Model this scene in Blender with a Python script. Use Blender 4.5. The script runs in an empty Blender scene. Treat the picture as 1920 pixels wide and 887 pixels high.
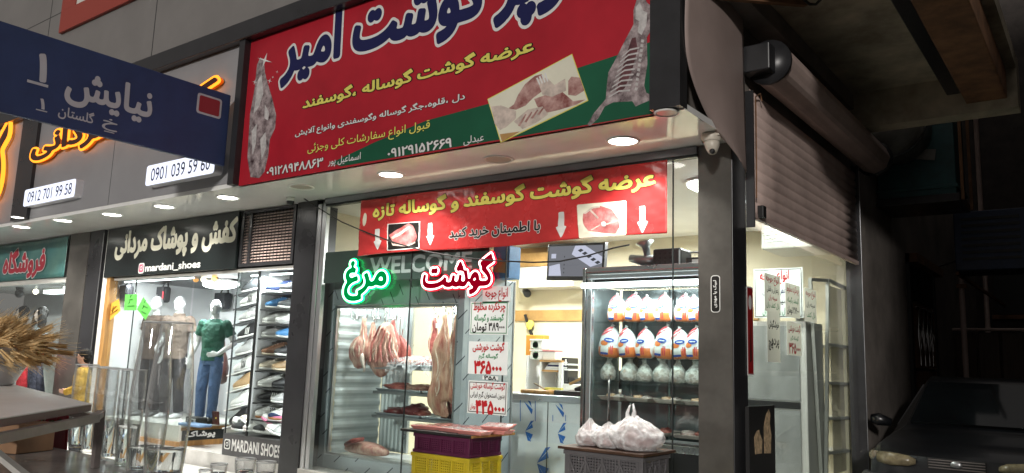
import bpy, math, random, re
import numpy as np
from mathutils import Vector, Matrix, noise
random.seed(7)
S = bpy.context.scene
COL = S.collection
# ------------------------------------------------------------------ camera, world, sun, exposure
F = 1500.0                                   # focal length in photo pixels (1920 wide)
PITCH, ROLL, YAW = math.radians(8.9), math.radians(-1.95), math.radians(37)
CAM = (2.3507, -6.0, 1.55)
fw = Vector((-math.sin(YAW)*math.cos(PITCH), math.cos(YAW)*math.cos(PITCH), math.sin(PITCH)))
r0 = Vector((math.cos(YAW), math.sin(YAW), 0)); u0 = r0.cross(fw)
RT = math.cos(ROLL)*r0 - math.sin(ROLL)*u0; UP = math.sin(ROLL)*r0 + math.cos(ROLL)*u0
cd = bpy.data.cameras.new('camera'); cam = bpy.data.objects.new('camera', cd); COL.objects.link(cam)
cd.sensor_width = 36; cd.lens = F/1920*36; cd.clip_start = .05; cd.clip_end = 500
cam.matrix_world = Matrix(((RT.x, UP.x, -fw.x, CAM[0]), (RT.y, UP.y, -fw.y, CAM[1]), (RT.z, UP.z, -fw.z, CAM[2]), (0, 0, 0, 1)))
S.camera = cam
W = bpy.data.worlds.new('World'); S.world = W; W.use_nodes = True
bg = W.node_tree.nodes['Background']
bg.inputs[0].default_value = (1.0, .93, .88, 1); bg.inputs[1].default_value = .17      # dull glow of a town sky at night
sd = bpy.data.lights.new('street_glow', 'SUN'); so = bpy.data.objects.new('street_glow', sd); COL.objects.link(so)
sd.energy = 1.45; sd.angle = math.radians(3); sd.color = (1, .95, .9)
so.rotation_euler = Vector((-.36, .9, -.2)).to_track_quat('-Z', 'Y').to_euler()
S.view_settings.view_transform = 'Standard'; S.view_settings.look = 'None'
S.view_settings.exposure = .3; S.view_settings.gamma = 1
S.render.engine = 'CYCLES'
S.cycles.use_denoising = True
S.cycles.max_bounces = 10; S.cycles.transparent_max_bounces = 24; S.cycles.caustics_reflective = False; S.cycles.caustics_refractive = False
S.cycles.sample_clamp_indirect = 6

# ------------------------------------------------------------------ helpers: points, meshes, objects, materials
def ray(px, py):
    return fw + (px-960)/F*RT - (py-443.5)/F*UP
def P(px, py, ax, val):                      # the point a photo pixel shows on the plane axis = val (a measuring aid)
    d = ray(px, py); t = (val-CAM[ax])/d[ax]
    return Vector([CAM[i]+t*d[i] for i in range(3)])
def PY(px, py, y=0): return P(px, py, 1, y)
def PX(px, py, x=0): return P(px, py, 0, x)
def PZ(px, py, z=0): return P(px, py, 2, z)

class MB:
    """collects shapes into one mesh"""
    def __init__(s): s.v = []; s.f = []; s.m = []; s.sm = []; s.mats = []
    def mi(s, mat):
        if mat not in s.mats: s.mats.append(mat)
        return s.mats.index(mat)
    def add(s, vs, fs, mat, smooth=False):
        b = len(s.v); s.v += [tuple(p) for p in vs]; k = s.mi(mat)
        for f in fs: s.f.append([i+b for i in f]); s.m.append(k); s.sm.append(smooth)
        return s
    def box(s, lo, hi, mat):
        x0, y0, z0 = [min(a, b) for a, b in zip(lo, hi)]; x1, y1, z1 = [max(a, b) for a, b in zip(lo, hi)]
        return s.add([(x0,y0,z0),(x1,y0,z0),(x1,y1,z0),(x0,y1,z0),(x0,y0,z1),(x1,y0,z1),(x1,y1,z1),(x0,y1,z1)],
                     [(0,3,2,1),(4,5,6,7),(0,1,5,4),(1,2,6,5),(2,3,7,6),(3,0,4,7)], mat)
    def obox(s, c, ax, half, mat):           # oriented box: centre, three axes, half sizes
        c = Vector(c); A = [Vector(a).normalized()*h for a, h in zip(ax, half)]
        vs = [c+i*A[0]+j*A[1]+k*A[2] for k in (-1,1) for j in (-1,1) for i in (-1,1)]
        return s.add(vs, [(0,2,3,1),(4,5,7,6),(0,1,5,4),(1,3,7,5),(3,2,6,7),(2,0,4,6)], mat)
    def bar(s, a, b, w, h, mat, up=(0,0,1)):
        a, b = Vector(a), Vector(b); d = b-a; x = d.normalized(); y = Vector(up).cross(x)
        if y.length < 1e-4: y = Vector((1,0,0)).cross(x)
        y.normalize(); z = x.cross(y)
        return s.obox((a+b)/2, (x, y, z), (d.length/2, w/2, h/2), mat)
    def poly(s, pts, nrm, th, mat):          # flat outline with a thickness, front on +nrm side
        n = Vector(nrm).normalized(); pts = [Vector(p) for p in pts]; k = len(pts)
        ar = sum(((pts[i]-pts[0]).cross(pts[(i+1)%k]-pts[0]) for i in range(1, k-1)), Vector())
        if ar.dot(n) < 0: pts.reverse()
        vs = [p+n*th for p in pts]+pts
        return s.add(vs, [list(range(k)), list(range(2*k-1, k-1, -1))]+[(i, i+k, (i+1)%k+k, (i+1)%k) for i in range(k)], mat)
    def loft(s, nodes, mat, n=14, noise_amp=0, noise_sc=8, cap=True, up=(0,1,0), seed=0, power=1.0, flute=0):
        """nodes: (centre, rx, ry); rx lies across 'up', ry along it"""
        C = [Vector(a[0]) for a in nodes]; vs = []
        for i, nd in enumerate(nodes):
            t = (C[min(i+1, len(C)-1)]-C[max(i-1, 0)]).normalized()
            x = Vector(up).cross(t)
            if x.length < 1e-3: x = Vector((1,0,0)).cross(t)
            x.normalize(); y = t.cross(x)
            for k in range(n):
                a = 2*math.pi*k/n; ca, sa = math.cos(a), math.sin(a)
                ca = math.copysign(abs(ca)**power, ca); sa = math.copysign(abs(sa)**power, sa)
                d = x*ca*nd[1]+y*sa*nd[2]; p = C[i]+d
                if flute: p = p+d*flute*(math.sin(4*a+seed+i*.13)+.6*math.sin(7*a-i*.09+seed*2))
                if noise_amp:
                    q = p*noise_sc+Vector((seed*7.3, seed*3.1, 0))
                    p = p+d.normalized()*noise_amp*(noise.noise(q)+.5*noise.noise(q*2.3))
                vs.append(p)
        fs = [(i*n+k, i*n+(k+1)%n, (i+1)*n+(k+1)%n, (i+1)*n+k) for i in range(len(C)-1) for k in range(n)]
        if cap:
            vs += [C[0], C[-1]]; a, b = len(vs)-2, len(vs)-1; o = (len(C)-1)*n
            fs += [(a, (k+1)%n, k) for k in range(n)]+[(b, o+k, o+(k+1)%n) for k in range(n)]
        return s.add(vs, fs, mat, True)
    def tube(s, pts, r, mat, n=8, closed=False):
        pts = [Vector(p) for p in pts]; m = len(pts); vs = []
        rr = r if isinstance(r, (list, tuple)) else [r]*m
        ref = None
        for i in range(m):
            t = (pts[(i+1) % m]-pts[i-1]) if closed else pts[min(i+1, m-1)]-pts[max(i-1, 0)]
            if t.length < 1e-7: t = Vector((0,0,1))
            t.normalize()
            if ref is None: ref = Vector((0,0,1)) if abs(t.z) < .9 else Vector((1,0,0))
            x = (ref-t*ref.dot(t))
            if x.length < 1e-4: x = t.orthogonal()
            x.normalize(); ref = x; y = t.cross(x)
            vs += [pts[i]+rr[i]*(math.cos(2*math.pi*k/n)*x+math.sin(2*math.pi*k/n)*y) for k in range(n)]
        fs = [(i*n+k, ((i+1) % m)*n+k, ((i+1) % m)*n+(k+1)%n, i*n+(k+1)%n) for i in range(m if closed else m-1) for k in range(n)]
        fs = [f[::-1] for f in fs]
        if not closed: fs += [list(range(n)), list(range((m-1)*n+n-1, (m-1)*n-1, -1))]
        return s.add(vs, fs, mat, True)
    def lathe(s, prof, mat, c=(0,0,0), n=32, axis='z'):
        vs = []; fs = []; m = len(prof)
        for r, h in prof:
            for k in range(n):
                a = 2*math.pi*k/n; q = (r*math.cos(a), r*math.sin(a), h)
                if axis == 'y': q = (q[0], -q[2], q[1])
                vs.append((c[0]+q[0], c[1]+q[1], c[2]+q[2]))
        fs = [(i*n+k, i*n+(k+1)%n, (i+1)*n+(k+1)%n, (i+1)*n+k) for i in range(m-1) for k in range(n)]
        return s.add(vs, fs, mat, True)
    def ball(s, c, r, mat, n=14, m=9, noise_amp=0, noise_sc=8, seed=0):
        r = r if isinstance(r, (list, tuple)) else (r, r, r)
        vs = []
        for i in range(m+1):
            t = math.pi*i/m
            for k in range(n):
                a = 2*math.pi*k/n
                d = Vector((math.sin(t)*math.cos(a), math.sin(t)*math.sin(a), math.cos(t)))
                f = 1+(noise_amp*noise.noise((d*noise_sc)+Vector((seed*5.1, 0, seed))) if noise_amp else 0)
                vs.append((c[0]+d.x*r[0]*f, c[1]+d.y*r[1]*f, c[2]+d.z*r[2]*f))
        fs = [(i*n+k, (i+1)*n+k, (i+1)*n+(k+1)%n, i*n+(k+1)%n) for i in range(m) for k in range(n)]
        return s.add(vs, fs, mat, True)
    def grid(s, fn, nu, nv, mat, smooth=True):
        vs = [fn(i/nu, j/nv) for j in range(nv+1) for i in range(nu+1)]
        return s.add(vs, [(j*(nu+1)+i, j*(nu+1)+i+1, (j+1)*(nu+1)+i+1, (j+1)*(nu+1)+i) for j in range(nv) for i in range(nu)], mat, smooth)
    def xf(s, M):
        s.v = [tuple(M @ Vector(p)) for p in s.v]; return s

def tag(o, label=None, cat=None, group=None, kind=None):
    for k, v in (('label', label), ('category', cat), ('group', group), ('kind', kind)):
        if v: o[k] = v
    return o
def obj(name, mb, parent=None, bevel=0, remesh=0, smooth=0, solid=0, sub=0):
    me = bpy.data.meshes.new(name); o = bpy.data.objects.new(name, me); COL.objects.link(o)
    off = Vector()
    q = parent
    while q is not None: off += q.location; q = q.parent
    me.from_pydata([tuple(Vector(p)-off) for p in mb.v], [], mb.f)
    for m in mb.mats: me.materials.append(m)
    me.polygons.foreach_set('material_index', mb.m); me.polygons.foreach_set('use_smooth', mb.sm)
    me.update()
    if parent is not None: o.parent = parent
    if solid:
        k = o.modifiers.new('thick', 'SOLIDIFY'); k.thickness = solid; k.offset = 0
    if remesh:
        k = o.modifiers.new('skin', 'REMESH'); k.mode = 'VOXEL'; k.voxel_size = remesh; k.use_smooth_shade = True
        if smooth:
            k = o.modifiers.new('soft', 'SMOOTH'); k.iterations = smooth; k.factor = .5
    if bevel:
        k = o.modifiers.new('edge', 'BEVEL'); k.width = bevel; k.segments = 2; k.limit_method = 'ANGLE'; k.harden_normals = False
    if sub:
        k = o.modifiers.new('sub', 'SUBSURF'); k.levels = sub; k.render_levels = sub
    return o
def root(name, label, cat, loc=(0,0,0), group=None):
    o = bpy.data.objects.new(name, None); COL.objects.link(o); o.location = loc; o.empty_display_size = .1
    return tag(o, label, cat, group)
def thing(name, mb, label, cat, group=None, **kw):
    return tag(obj(name, mb, None, **kw), label, cat, group)
def copy_tree(o, parent=None):
    c = o.copy(); COL.objects.link(c); c.parent = parent
    for ch in o.children: copy_tree(ch, c)
    return c

def mat(name, col, rough=.5, metal=0, var=0, vsc=6, bump=0, bsc=40, spec=.5, coat=0, stretch=None, col2=None, detail=4, bdist=.01):
    m = bpy.data.materials.new(name); m.use_nodes = True; nt = m.node_tree; N = nt.nodes; L = nt.links
    p = N['Principled BSDF']; p.inputs['Base Color'].default_value = (*col, 1)
    p.inputs['Roughness'].default_value = rough; p.inputs['Metallic'].default_value = metal
    p.inputs['Specular IOR Level'].default_value = spec; p.inputs['Coat Weight'].default_value = coat
    if var or bump:
        tc = N.new('ShaderNodeTexCoord'); mp = N.new('ShaderNodeMapping'); L.new(tc.outputs['Object'], mp.inputs['Vector'])
        if stretch: mp.inputs['Scale'].default_value = stretch
    if var:
        n1 = N.new('ShaderNodeTexNoise'); n1.inputs['Scale'].default_value = vsc; n1.inputs['Detail'].default_value = detail; n1.inputs['Roughness'].default_value = .65
        L.new(mp.outputs[0], n1.inputs['Vector'])
        rp = N.new('ShaderNodeValToRGB'); L.new(n1.outputs['Fac'], rp.inputs[0])
        rp.color_ramp.elements[0].position = .33; rp.color_ramp.elements[1].position = .67
        c2 = col2 if col2 else [min(1, c*(1+var)) for c in col]; c1 = col if col2 else [c*(1-var) for c in col]
        rp.color_ramp.elements[0].color = (*c1, 1); rp.color_ramp.elements[1].color = (*c2, 1)
        L.new(rp.outputs[0], p.inputs['Base Color'])
        mr = N.new('ShaderNodeMapRange'); L.new(n1.outputs['Fac'], mr.inputs[0])
        mr.inputs['To Min'].default_value = max(.02, rough*.8); mr.inputs['To Max'].default_value = min(1, rough*1.25)
        L.new(mr.outputs[0], p.inputs['Roughness'])
    if bump:
        n2 = N.new('ShaderNodeTexNoise'); n2.inputs['Scale'].default_value = bsc; n2.inputs['Detail'].default_value = 3
        L.new(mp.outputs[0], n2.inputs['Vector']); b = N.new('ShaderNodeBump'); b.inputs['Strength'].default_value = bump; b.inputs['Distance'].default_value = bdist
        L.new(n2.outputs['Fac'], b.inputs['Height']); L.new(b.outputs[0], p.inputs['Normal'])
    return m
def glow(name, col, k):
    m = bpy.data.materials.new(name); m.use_nodes = True; nt = m.node_tree
    nt.nodes.remove(nt.nodes['Principled BSDF']); e = nt.nodes.new('ShaderNodeEmission')
    e.inputs[0].default_value = (*col, 1); e.inputs[1].default_value = k
    nt.links.new(e.outputs[0], nt.nodes['Material Output'].inputs[0]); return m
def pane_mat(name, tint=(.93,.96,.95), ior=1.5, rough=.0, extra=0.0):
    m = bpy.data.materials.new(name); m.use_nodes = True; nt = m.node_tree; N = nt.nodes; L = nt.links
    N.remove(N['Principled BSDF']); t = N.new('ShaderNodeBsdfTransparent'); t.inputs[0].default_value = (*tint, 1)
    g = N.new('ShaderNodeBsdfGlossy'); g.inputs['Roughness'].default_value = rough
    lw = N.new('ShaderNodeLayerWeight'); lw.inputs[0].default_value = .5
    pw = N.new('ShaderNodeMath'); pw.operation = 'POWER'; L.new(lw.outputs['Facing'], pw.inputs[0]); pw.inputs[1].default_value = 5
    f0 = ((ior-1)/(ior+1))**2+extra
    ma = N.new('ShaderNodeMath'); ma.operation = 'MULTIPLY_ADD'; L.new(pw.outputs[0], ma.inputs[0]); ma.inputs[1].default_value = 1-f0; ma.inputs[2].default_value = f0
    mx = N.new('ShaderNodeMixShader'); L.new(ma.outputs[0], mx.inputs[0])
    L.new(t.outputs[0], mx.inputs[1]); L.new(g.outputs[0], mx.inputs[2]); L.new(mx.outputs[0], N['Material Output'].inputs[0]); return m
def vase_mat(name):
    m = pane_mat(name, (1,1,1), 1.5, .02, .02); nt = m.node_tree; N = nt.nodes; L = nt.links
    lw = [n for n in N if n.type == 'LAYER_WEIGHT'][0]; t = [n for n in N if n.type == 'BSDF_TRANSPARENT'][0]; pw = [n for n in N if n.type == 'MATH' and n.operation == 'POWER'][0]
    pw.inputs[1].default_value = 3.0
    r = N.new('ShaderNodeValToRGB'); L.new(lw.outputs['Facing'], r.inputs[0]); r.color_ramp.elements[0].position = .55; r.color_ramp.elements[0].color = (.985,.99,.99,1)
    r.color_ramp.elements[1].position = 1; r.color_ramp.elements[1].color = (.60,.65,.65,1); L.new(r.outputs[0], t.inputs[0])
    out = N['Material Output']; src = out.inputs[0].links[0].from_socket; df = N.new('ShaderNodeBsdfDiffuse'); df.inputs[0].default_value = (.85,.87,.87,1)
    q = N.new('ShaderNodeMath'); q.operation = 'POWER'; q.inputs[1].default_value = 4; L.new(lw.outputs['Facing'], q.inputs[0])
    q2 = N.new('ShaderNodeMath'); q2.operation = 'MULTIPLY_ADD'; q2.inputs[1].default_value = .55; q2.inputs[2].default_value = .018; L.new(q.outputs[0], q2.inputs[0])
    mx = N.new('ShaderNodeMixShader'); L.new(q2.outputs[0], mx.inputs[0]); L.new(src, mx.inputs[1]); L.new(df.outputs[0], mx.inputs[2]); L.new(mx.outputs[0], out.inputs[0]); return m
def film_mat(name, col, alpha, rough=.2, crease=0, sc=26):     # thin cloudy plastic film, whiter along its creases
    m = mat(name, col, rough, var=.06, vsc=30, bump=.9, bsc=45); p = m.node_tree.nodes['Principled BSDF']
    p.inputs['Alpha'].default_value = alpha
    if crease:
        nt = m.node_tree; N = nt.nodes; L = nt.links; tc = N.new('ShaderNodeTexCoord'); n = N.new('ShaderNodeTexNoise'); n.inputs['Scale'].default_value = sc; n.inputs['Detail'].default_value = 3; L.new(tc.outputs['Object'], n.inputs['Vector'])
        s1 = N.new('ShaderNodeMath'); s1.operation = 'SUBTRACT'; s1.inputs[1].default_value = .5; L.new(n.outputs['Fac'], s1.inputs[0])
        s2 = N.new('ShaderNodeMath'); s2.operation = 'ABSOLUTE'; L.new(s1.outputs[0], s2.inputs[0])
        r = N.new('ShaderNodeMapRange'); L.new(s2.outputs[0], r.inputs[0]); r.inputs['From Max'].default_value = .10; r.inputs['To Min'].default_value = min(1, alpha+crease); r.inputs['To Max'].default_value = alpha
        L.new(r.outputs[0], p.inputs['Alpha'])
    return m
def stripes(name, base, ink, scale, width, metal, rough, ang):   # diagonal printed dashes on protective film
    m = mat(name, base, rough, metal, var=.08, vsc=3, bump=.1, bsc=4); nt = m.node_tree; N = nt.nodes; L = nt.links; p = N['Principled BSDF']
    tc = N.new('ShaderNodeTexCoord'); sp = N.new('ShaderNodeSeparateXYZ'); L.new(tc.outputs['Object'], sp.inputs[0])
    def mth(op, a, b=None):
        k = N.new('ShaderNodeMath'); k.operation = op
        for i, v in enumerate((a, b)):
            if v is None: continue
            if isinstance(v, (int, float)): k.inputs[i].default_value = v
            else: L.new(v, k.inputs[i])
        return k.outputs[0]
    h = mth('ADD', sp.outputs['X'], sp.outputs['Y'])
    a = mth('FRACT', mth('MULTIPLY', mth('SUBTRACT', mth('MULTIPLY', sp.outputs['Z'], math.cos(ang)), mth('MULTIPLY', h, math.sin(ang))), scale))
    b = mth('FRACT', mth('MULTIPLY', mth('ADD', mth('MULTIPLY', sp.outputs['Z'], math.sin(ang)), mth('MULTIPLY', h, math.cos(ang))), scale*.62))
    mk = mth('MULTIPLY', mth('LESS_THAN', a, width), mth('LESS_THAN', b, .55))
    mx = N.new('ShaderNodeMix'); mx.data_type = 'RGBA'; L.new(mk, mx.inputs['Factor'])
    src = p.inputs['Base Color'].links[0].from_socket; L.new(src, mx.inputs['A']); mx.inputs['B'].default_value = (*ink, 1)
    L.new(mx.outputs['Result'], p.inputs['Base Color']); return m
def area(name, loc, size, power, col=(1,1,1), rot=(0,0,0), parent=None, sy=None, spread=180):
    d = bpy.data.lights.new(name, 'AREA'); d.energy = power; d.color = col; d.size = size; d.spread = math.radians(spread)
    if sy: d.shape = 'RECTANGLE'; d.size_y = sy
    else: d.shape = 'DISK'
    o = bpy.data.objects.new(name, d); COL.objects.link(o); o.location = loc; o.rotation_euler = rot
    if parent: o.parent = parent; o.location = Vector(loc)-parent.location
    return o

# ------------------------------------------------------------------ lettering: outlines of the built-in font, joined, thickened and laid on a surface
LET = {}
for ch, iso, n in [('ا',0xFE8D,2),('آ',0xFE81,2),('ب',0xFE8F,4),('ت',0xFE95,4),('ج',0xFE9D,4),('ح',0xFEA1,4),('خ',0xFEA5,4),('د',0xFEA9,2),('ذ',0xFEAB,2),('ر',0xFEAD,2),('ز',0xFEAF,2),('س',0xFEB1,4),('ش',0xFEB5,4),('ض',0xFEBD,4),('ط',0xFEC1,4),('ع',0xFEC9,4),('غ',0xFECD,4),('ف',0xFED1,4),('ق',0xFED5,4),('ل',0xFEDD,4),('م',0xFEE1,4),('ن',0xFEE5,4),('ه',0xFEE9,4),('و',0xFEED,2),('ک',0xFB8E,4),('گ',0xFB92,4),('پ',0xFB56,4),('چ',0xFB7A,4),('ی',0xFBFC,4),('ئ',0xFE89,4)]:
    LET[ch] = (iso, n)
def shaped(s):
    if not any(c in LET or '۰' <= c <= '۹' for c in s): return s
    s = s.replace('لا', 'ﻻ'); out = []
    for i, c in enumerate(s):
        p = s[i-1] if i else ' '; q = s[i+1] if i+1 < len(s) else ' '
        jp = p in LET and LET[p][1] == 4
        if c == 'ﻻ': out.append('\ufefc' if jp else '\ufefb'); continue
        if c not in LET: out.append(c); continue
        iso, n = LET[c]; jn = n == 4 and (q in LET or q == 'ﻻ')
        out.append(chr(iso+(3 if jp and jn else 1 if jp else 2 if jn else 0)))
    return re.sub('[0-9۰-۹]+', lambda k: k.group()[::-1], ''.join(out)[::-1])
FIELD = {}
def field(s, cell):
    if (s, cell) in FIELD: return FIELD[s, cell]
    c = bpy.data.curves.new('letters', 'FONT'); c.body = shaped(s); c.fill_mode = 'NONE'; c.resolution_u = 3
    o = bpy.data.objects.new('letters', c); COL.objects.link(o)
    dg = bpy.context.evaluated_depsgraph_get(); me = o.evaluated_get(dg).to_mesh()
    v = np.array([(p.co.x, p.co.y) for p in me.vertices]); e = np.array([tuple(k.vertices) for k in me.edges])
    o.evaluated_get(dg).to_mesh_clear(); bpy.data.objects.remove(o); bpy.data.curves.remove(c)
    lo, hi = e.min(1), e.max(1); nb = hi-lo == 1
    A = v[np.where(nb, lo, hi)]; B = v[np.where(nb, hi, lo)]
    pad = .2; x0, y0 = v.min(0)-pad; x1, y1 = v.max(0)+pad
    nx = int((x1-x0)/cell)+2; ny = int((y1-y0)/cell)+2
    X = x0+np.arange(nx)*cell; Yv = y0+np.arange(ny)*cell
    wind = np.zeros((nx, ny), int); dist = np.full((nx, ny), pad)
    for i, x in enumerate(X):
        a = A[:, 0] <= x; b = B[:, 0] <= x; k = np.nonzero(a != b)[0]
        for j in k:
            t = (x-A[j, 0])/(B[j, 0]-A[j, 0]); yc = A[j, 1]+t*(B[j, 1]-A[j, 1])
            wind[i, Yv < yc] += 1 if a[j] else -1
    mn, mx = np.minimum(A[:, 0], B[:, 0]), np.maximum(A[:, 0], B[:, 0])
    for i in range(0, nx, 8):
        xs = X[i:i+8]; k = (mx > xs[0]-pad) & (mn < xs[-1]+pad)
        if not k.any(): continue
        a, d = A[k], (B-A)[k]; dd = np.maximum((d*d).sum(1), 1e-12)
        gx, gy = np.meshgrid(xs, Yv, indexing='ij'); q = np.stack([gx.ravel(), gy.ravel()], 1)
        ap = q[:, None]-a[None]; t = np.clip((ap*d[None]).sum(2)/dd, 0, 1)
        r = np.sqrt(((ap-t[..., None]*d[None])**2).sum(2).min(1)).reshape(gx.shape)
        dist[i:i+len(xs)] = np.minimum(r, pad)
    phi = np.where(wind != 0, -dist, dist)
    ins = np.argwhere(phi < 0); (i0, j0), (i1, j1) = ins.min(0), ins.max(0)
    FIELD[s, cell] = (phi, X, Yv, (X[i0], Yv[j0], X[i1], Yv[j1])); return FIELD[s, cell]
def cells(phi, off, run=9999):
    """marching squares: polygons (as grid-space points) of phi < off, and contour segments"""
    g = phi-off; nx, ny = g.shape; inn = g < 0; polys = []; segs = []
    full = inn[:-1, :-1] & inn[1:, :-1] & inn[1:, 1:] & inn[:-1, 1:]; anyi = inn[:-1, :-1] | inn[1:, :-1] | inn[1:, 1:] | inn[:-1, 1:]
    for j in range(ny-1):
        row = np.nonzero(full[:, j])[0]
        if len(row):
            br = np.split(row, np.nonzero(np.diff(row) > 1)[0]+1)
            for r in br:
                for q in range(0, len(r), run): z = r[q:q+run]; polys.append([(z[0], j), (z[-1]+1, j), (z[-1]+1, j+1), (z[0], j+1)])
    for i, j in np.argwhere(anyi & ~full):
        cs = [(i, j), (i+1, j), (i+1, j+1), (i, j+1)]; pl = []; cr = []
        for k in range(4):
            a, b = cs[k], cs[(k+1) % 4]; ga, gb = g[a], g[b]
            if ga < 0: pl.append(a)
            if (ga < 0) != (gb < 0):
                t = ga/(ga-gb); q = (a[0]+t*(b[0]-a[0]), a[1]+t*(b[1]-a[1])); pl.append(q); cr.append(q)
        if len(pl) > 2: polys.append(pl)
        for k in range(0, len(cr)-1, 2): segs.append((cr[k], cr[k+1]))
    return polys, segs
def write(mb, s, box, off, m, fn, w=.002, cell=1/44, italic=0, run=9999):
    """text s fitted into box (u0, v0, u1, v1) of the surface fn(u, v, w)"""
    phi, X, Yv, bb = field(s, cell)
    polys, _ = cells(phi, off, run)
    su = (box[2]-box[0])/(bb[2]-bb[0]); sv = (box[3]-box[1])/(bb[3]-bb[1])
    idx = {}; vs = []; fs = []
    for pl in polys:
        f = []
        for i, j in pl:
            k = (round(float(i), 4), round(float(j), 4))
            if k not in idx:
                idx[k] = len(vs); v = box[1]+(Yv[0]+k[1]*cell-bb[1])*sv
                u = box[0]+(X[0]+k[0]*cell-bb[0])*su+italic*(v-box[1]); vs.append(fn(u, v, w))
            f.append(idx[k])
        f = [a for n, a in enumerate(f) if a != f[n-1]]
        if len(f) > 2: fs.append(f)
    mb.add(vs, fs, m)
def shape_on(mb, pts, m, fn, w, cell=.012):
    """an outline (u, v) laid on the surface fn as small faces that follow its folds"""
    A = np.array(pts, float); Bp = np.roll(A, -1, 0); lo = A.min(0)-cell*2; hi = A.max(0)+cell*2
    nx, ny = [int(k)+2 for k in (hi-lo)/cell]; X = lo[0]+np.arange(nx)*cell; Yv = lo[1]+np.arange(ny)*cell
    gx, gy = np.meshgrid(X, Yv, indexing='ij'); q = np.stack([gx.ravel(), gy.ravel()], 1); ins = np.zeros(len(q), bool); d = np.full(len(q), 9.)
    for a, b in zip(A, Bp):
        c = ((a[1] <= q[:, 1]) != (b[1] <= q[:, 1])); e = b-a
        if e[1] != 0: ins ^= c & (q[:, 0] < a[0]+(q[:, 1]-a[1])*e[0]/e[1])
        t = np.clip(((q-a)@e)/max(e@e, 1e-12), 0, 1); d = np.minimum(d, np.hypot(*(q-a-t[:, None]*e).T))
    polys, _ = cells(np.where(ins, -d, d).reshape(nx, ny), 0, 2); idx = {}; vs = []; fs = []
    for pl in polys:
        f = []
        for i, j in pl:
            k = (round(float(i), 4), round(float(j), 4))
            if k not in idx: idx[k] = len(vs); vs.append(fn(lo[0]+k[0]*cell, lo[1]+k[1]*cell, w))
            f.append(idx[k])
        f = [a for n, a in enumerate(f) if a != f[n-1]]
        if len(f) > 2: fs.append(f)
    mb.add(vs, fs, m)
def outline(s, box, off, cell=1/44):
    """the closed outlines of text s at offset off, as lists of (u, v)"""
    phi, X, Yv, bb = field(s, cell); _, segs = cells(phi, off)
    su = (box[2]-box[0])/(bb[2]-bb[0]); sv = (box[3]-box[1])/(bb[3]-bb[1])
    key = lambda q: (round(float(q[0]), 4), round(float(q[1]), 4))
    nb = {}
    for a, b in segs: nb.setdefault(key(a), []).append(key(b)); nb.setdefault(key(b), []).append(key(a))
    loops = []; seen = set()
    for k in nb:
        if k in seen: continue
        lp = [k]; seen.add(k); cur = k
        while True:
            nx = [q for q in nb[cur] if q not in seen]
            if not nx: break
            cur = nx[0]; seen.add(cur); lp.append(cur)
        if len(lp) < 8: continue
        q = np.array(lp)
        for _ in range(2): q = (np.roll(q, 1, 0)+2*q+np.roll(q, -1, 0))/4
        q = q[::2]
        loops.append([(box[0]+(X[0]+a*cell-bb[0])*su, box[1]+(Yv[0]+b*cell-bb[1])*sv) for a, b in q])
    return loops
def fplane(y):  return lambda u, v, w: (u, y-w, v)            # a surface facing the street (-y)
def splane(x):  return lambda u, v, w: (x+w, u, v)            # a surface facing the alley (+x)
def pbox(l, r, ax, val):                                      # box from the left-bottom and right-top pixels of a text
    a, b = P(*l, ax, val), P(*r, ax, val); i = 0 if ax == 1 else 1
    return (a[i], a.z, b[i], b.z)
# ------------------------------------------------------------------ materials
mt = {}
mt['asphalt'] = mat('asphalt', (.10,.10,.095), .8, var=.3, vsc=8, bump=.4, bsc=120)
mt['paving'] = mat('paving', (.50,.49,.46), .6, var=.2, vsc=5, bump=.2, bsc=60)
mt['stone'] = mat('white_stone', (.6,.59,.56), .25, var=.12, vsc=4)
mt['panel_grey'] = mat('grey_composite_panel', (.19,.18,.172), .45, var=.08, vsc=1.5)
mt['panel_white'] = mat('pale_composite_panel', (.27,.27,.28), .4, var=.06, vsc=1.5)
mt['soffit'] = mat('glossy_white_soffit', (.80,.80,.78), .12, var=.05, vsc=2, bump=.03, bsc=3)
mt['black_panel'] = mat('black_composite_panel', (.022,.022,.024), .35, var=.2, vsc=3)
mt['charcoal'] = mat('charcoal_pillar_panel', (.105,.098,.088), .3, metal=.4, var=.22, vsc=2.5, bump=.05, bsc=8)
mt['pillar_dark'] = mat('dark_pillar_panel', (.035,.035,.038), .28, metal=.3, var=.2, vsc=2)
mt['alu'] = mat('aluminium', (.55,.56,.57), .3, metal=.9, var=.12, vsc=5, stretch=(1,1,.2))
mt['steel'] = mat('stainless_steel', (.5,.53,.55), .28, metal=.85, var=.12, vsc=3, bump=.06, bsc=6)
mt['grey_header'] = mat('grey_header', (.22,.23,.25), .4, metal=.3)
mt['seal'] = mat('dark_sealant', (.02,.025,.025), .5)
mt['glass'] = pane_mat('shop_glass')
mt['cream'] = mat('cream_wall', (.70,.635,.47), .55, var=.07, vsc=2)
mt['white'] = mat('white_paint', (.76,.76,.75), .5, var=.05, vsc=3)
mt['offwhite'] = mat('offwhite_paint', (.62,.61,.57), .5, var=.07, vsc=3)
mt['tile'] = mat('pale_floor_tile', (.55,.54,.5), .25, var=.1, vsc=3)
mt['wood'] = mat('varnished_wood', (.36,.19,.06), .4, var=.3, vsc=4, stretch=(6,6,.5))
mt['wood_strip'] = mat('brown_wood_strip', (.42,.24,.08), .5, var=.25, vsc=3)
mt['concrete'] = mat('stained_concrete', (.40,.35,.26), .85, var=.45, vsc=1.6, bump=.4, bsc=12)
mt['alley_wall'] = mat('dirty_render_wall', (.20,.175,.155), .85, var=.35, vsc=1.2, bump=.3, bsc=25)
mt['rust_beam'] = mat('rusty_brown_beam', (.20,.10,.05), .8, var=.4, vsc=4)
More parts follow.
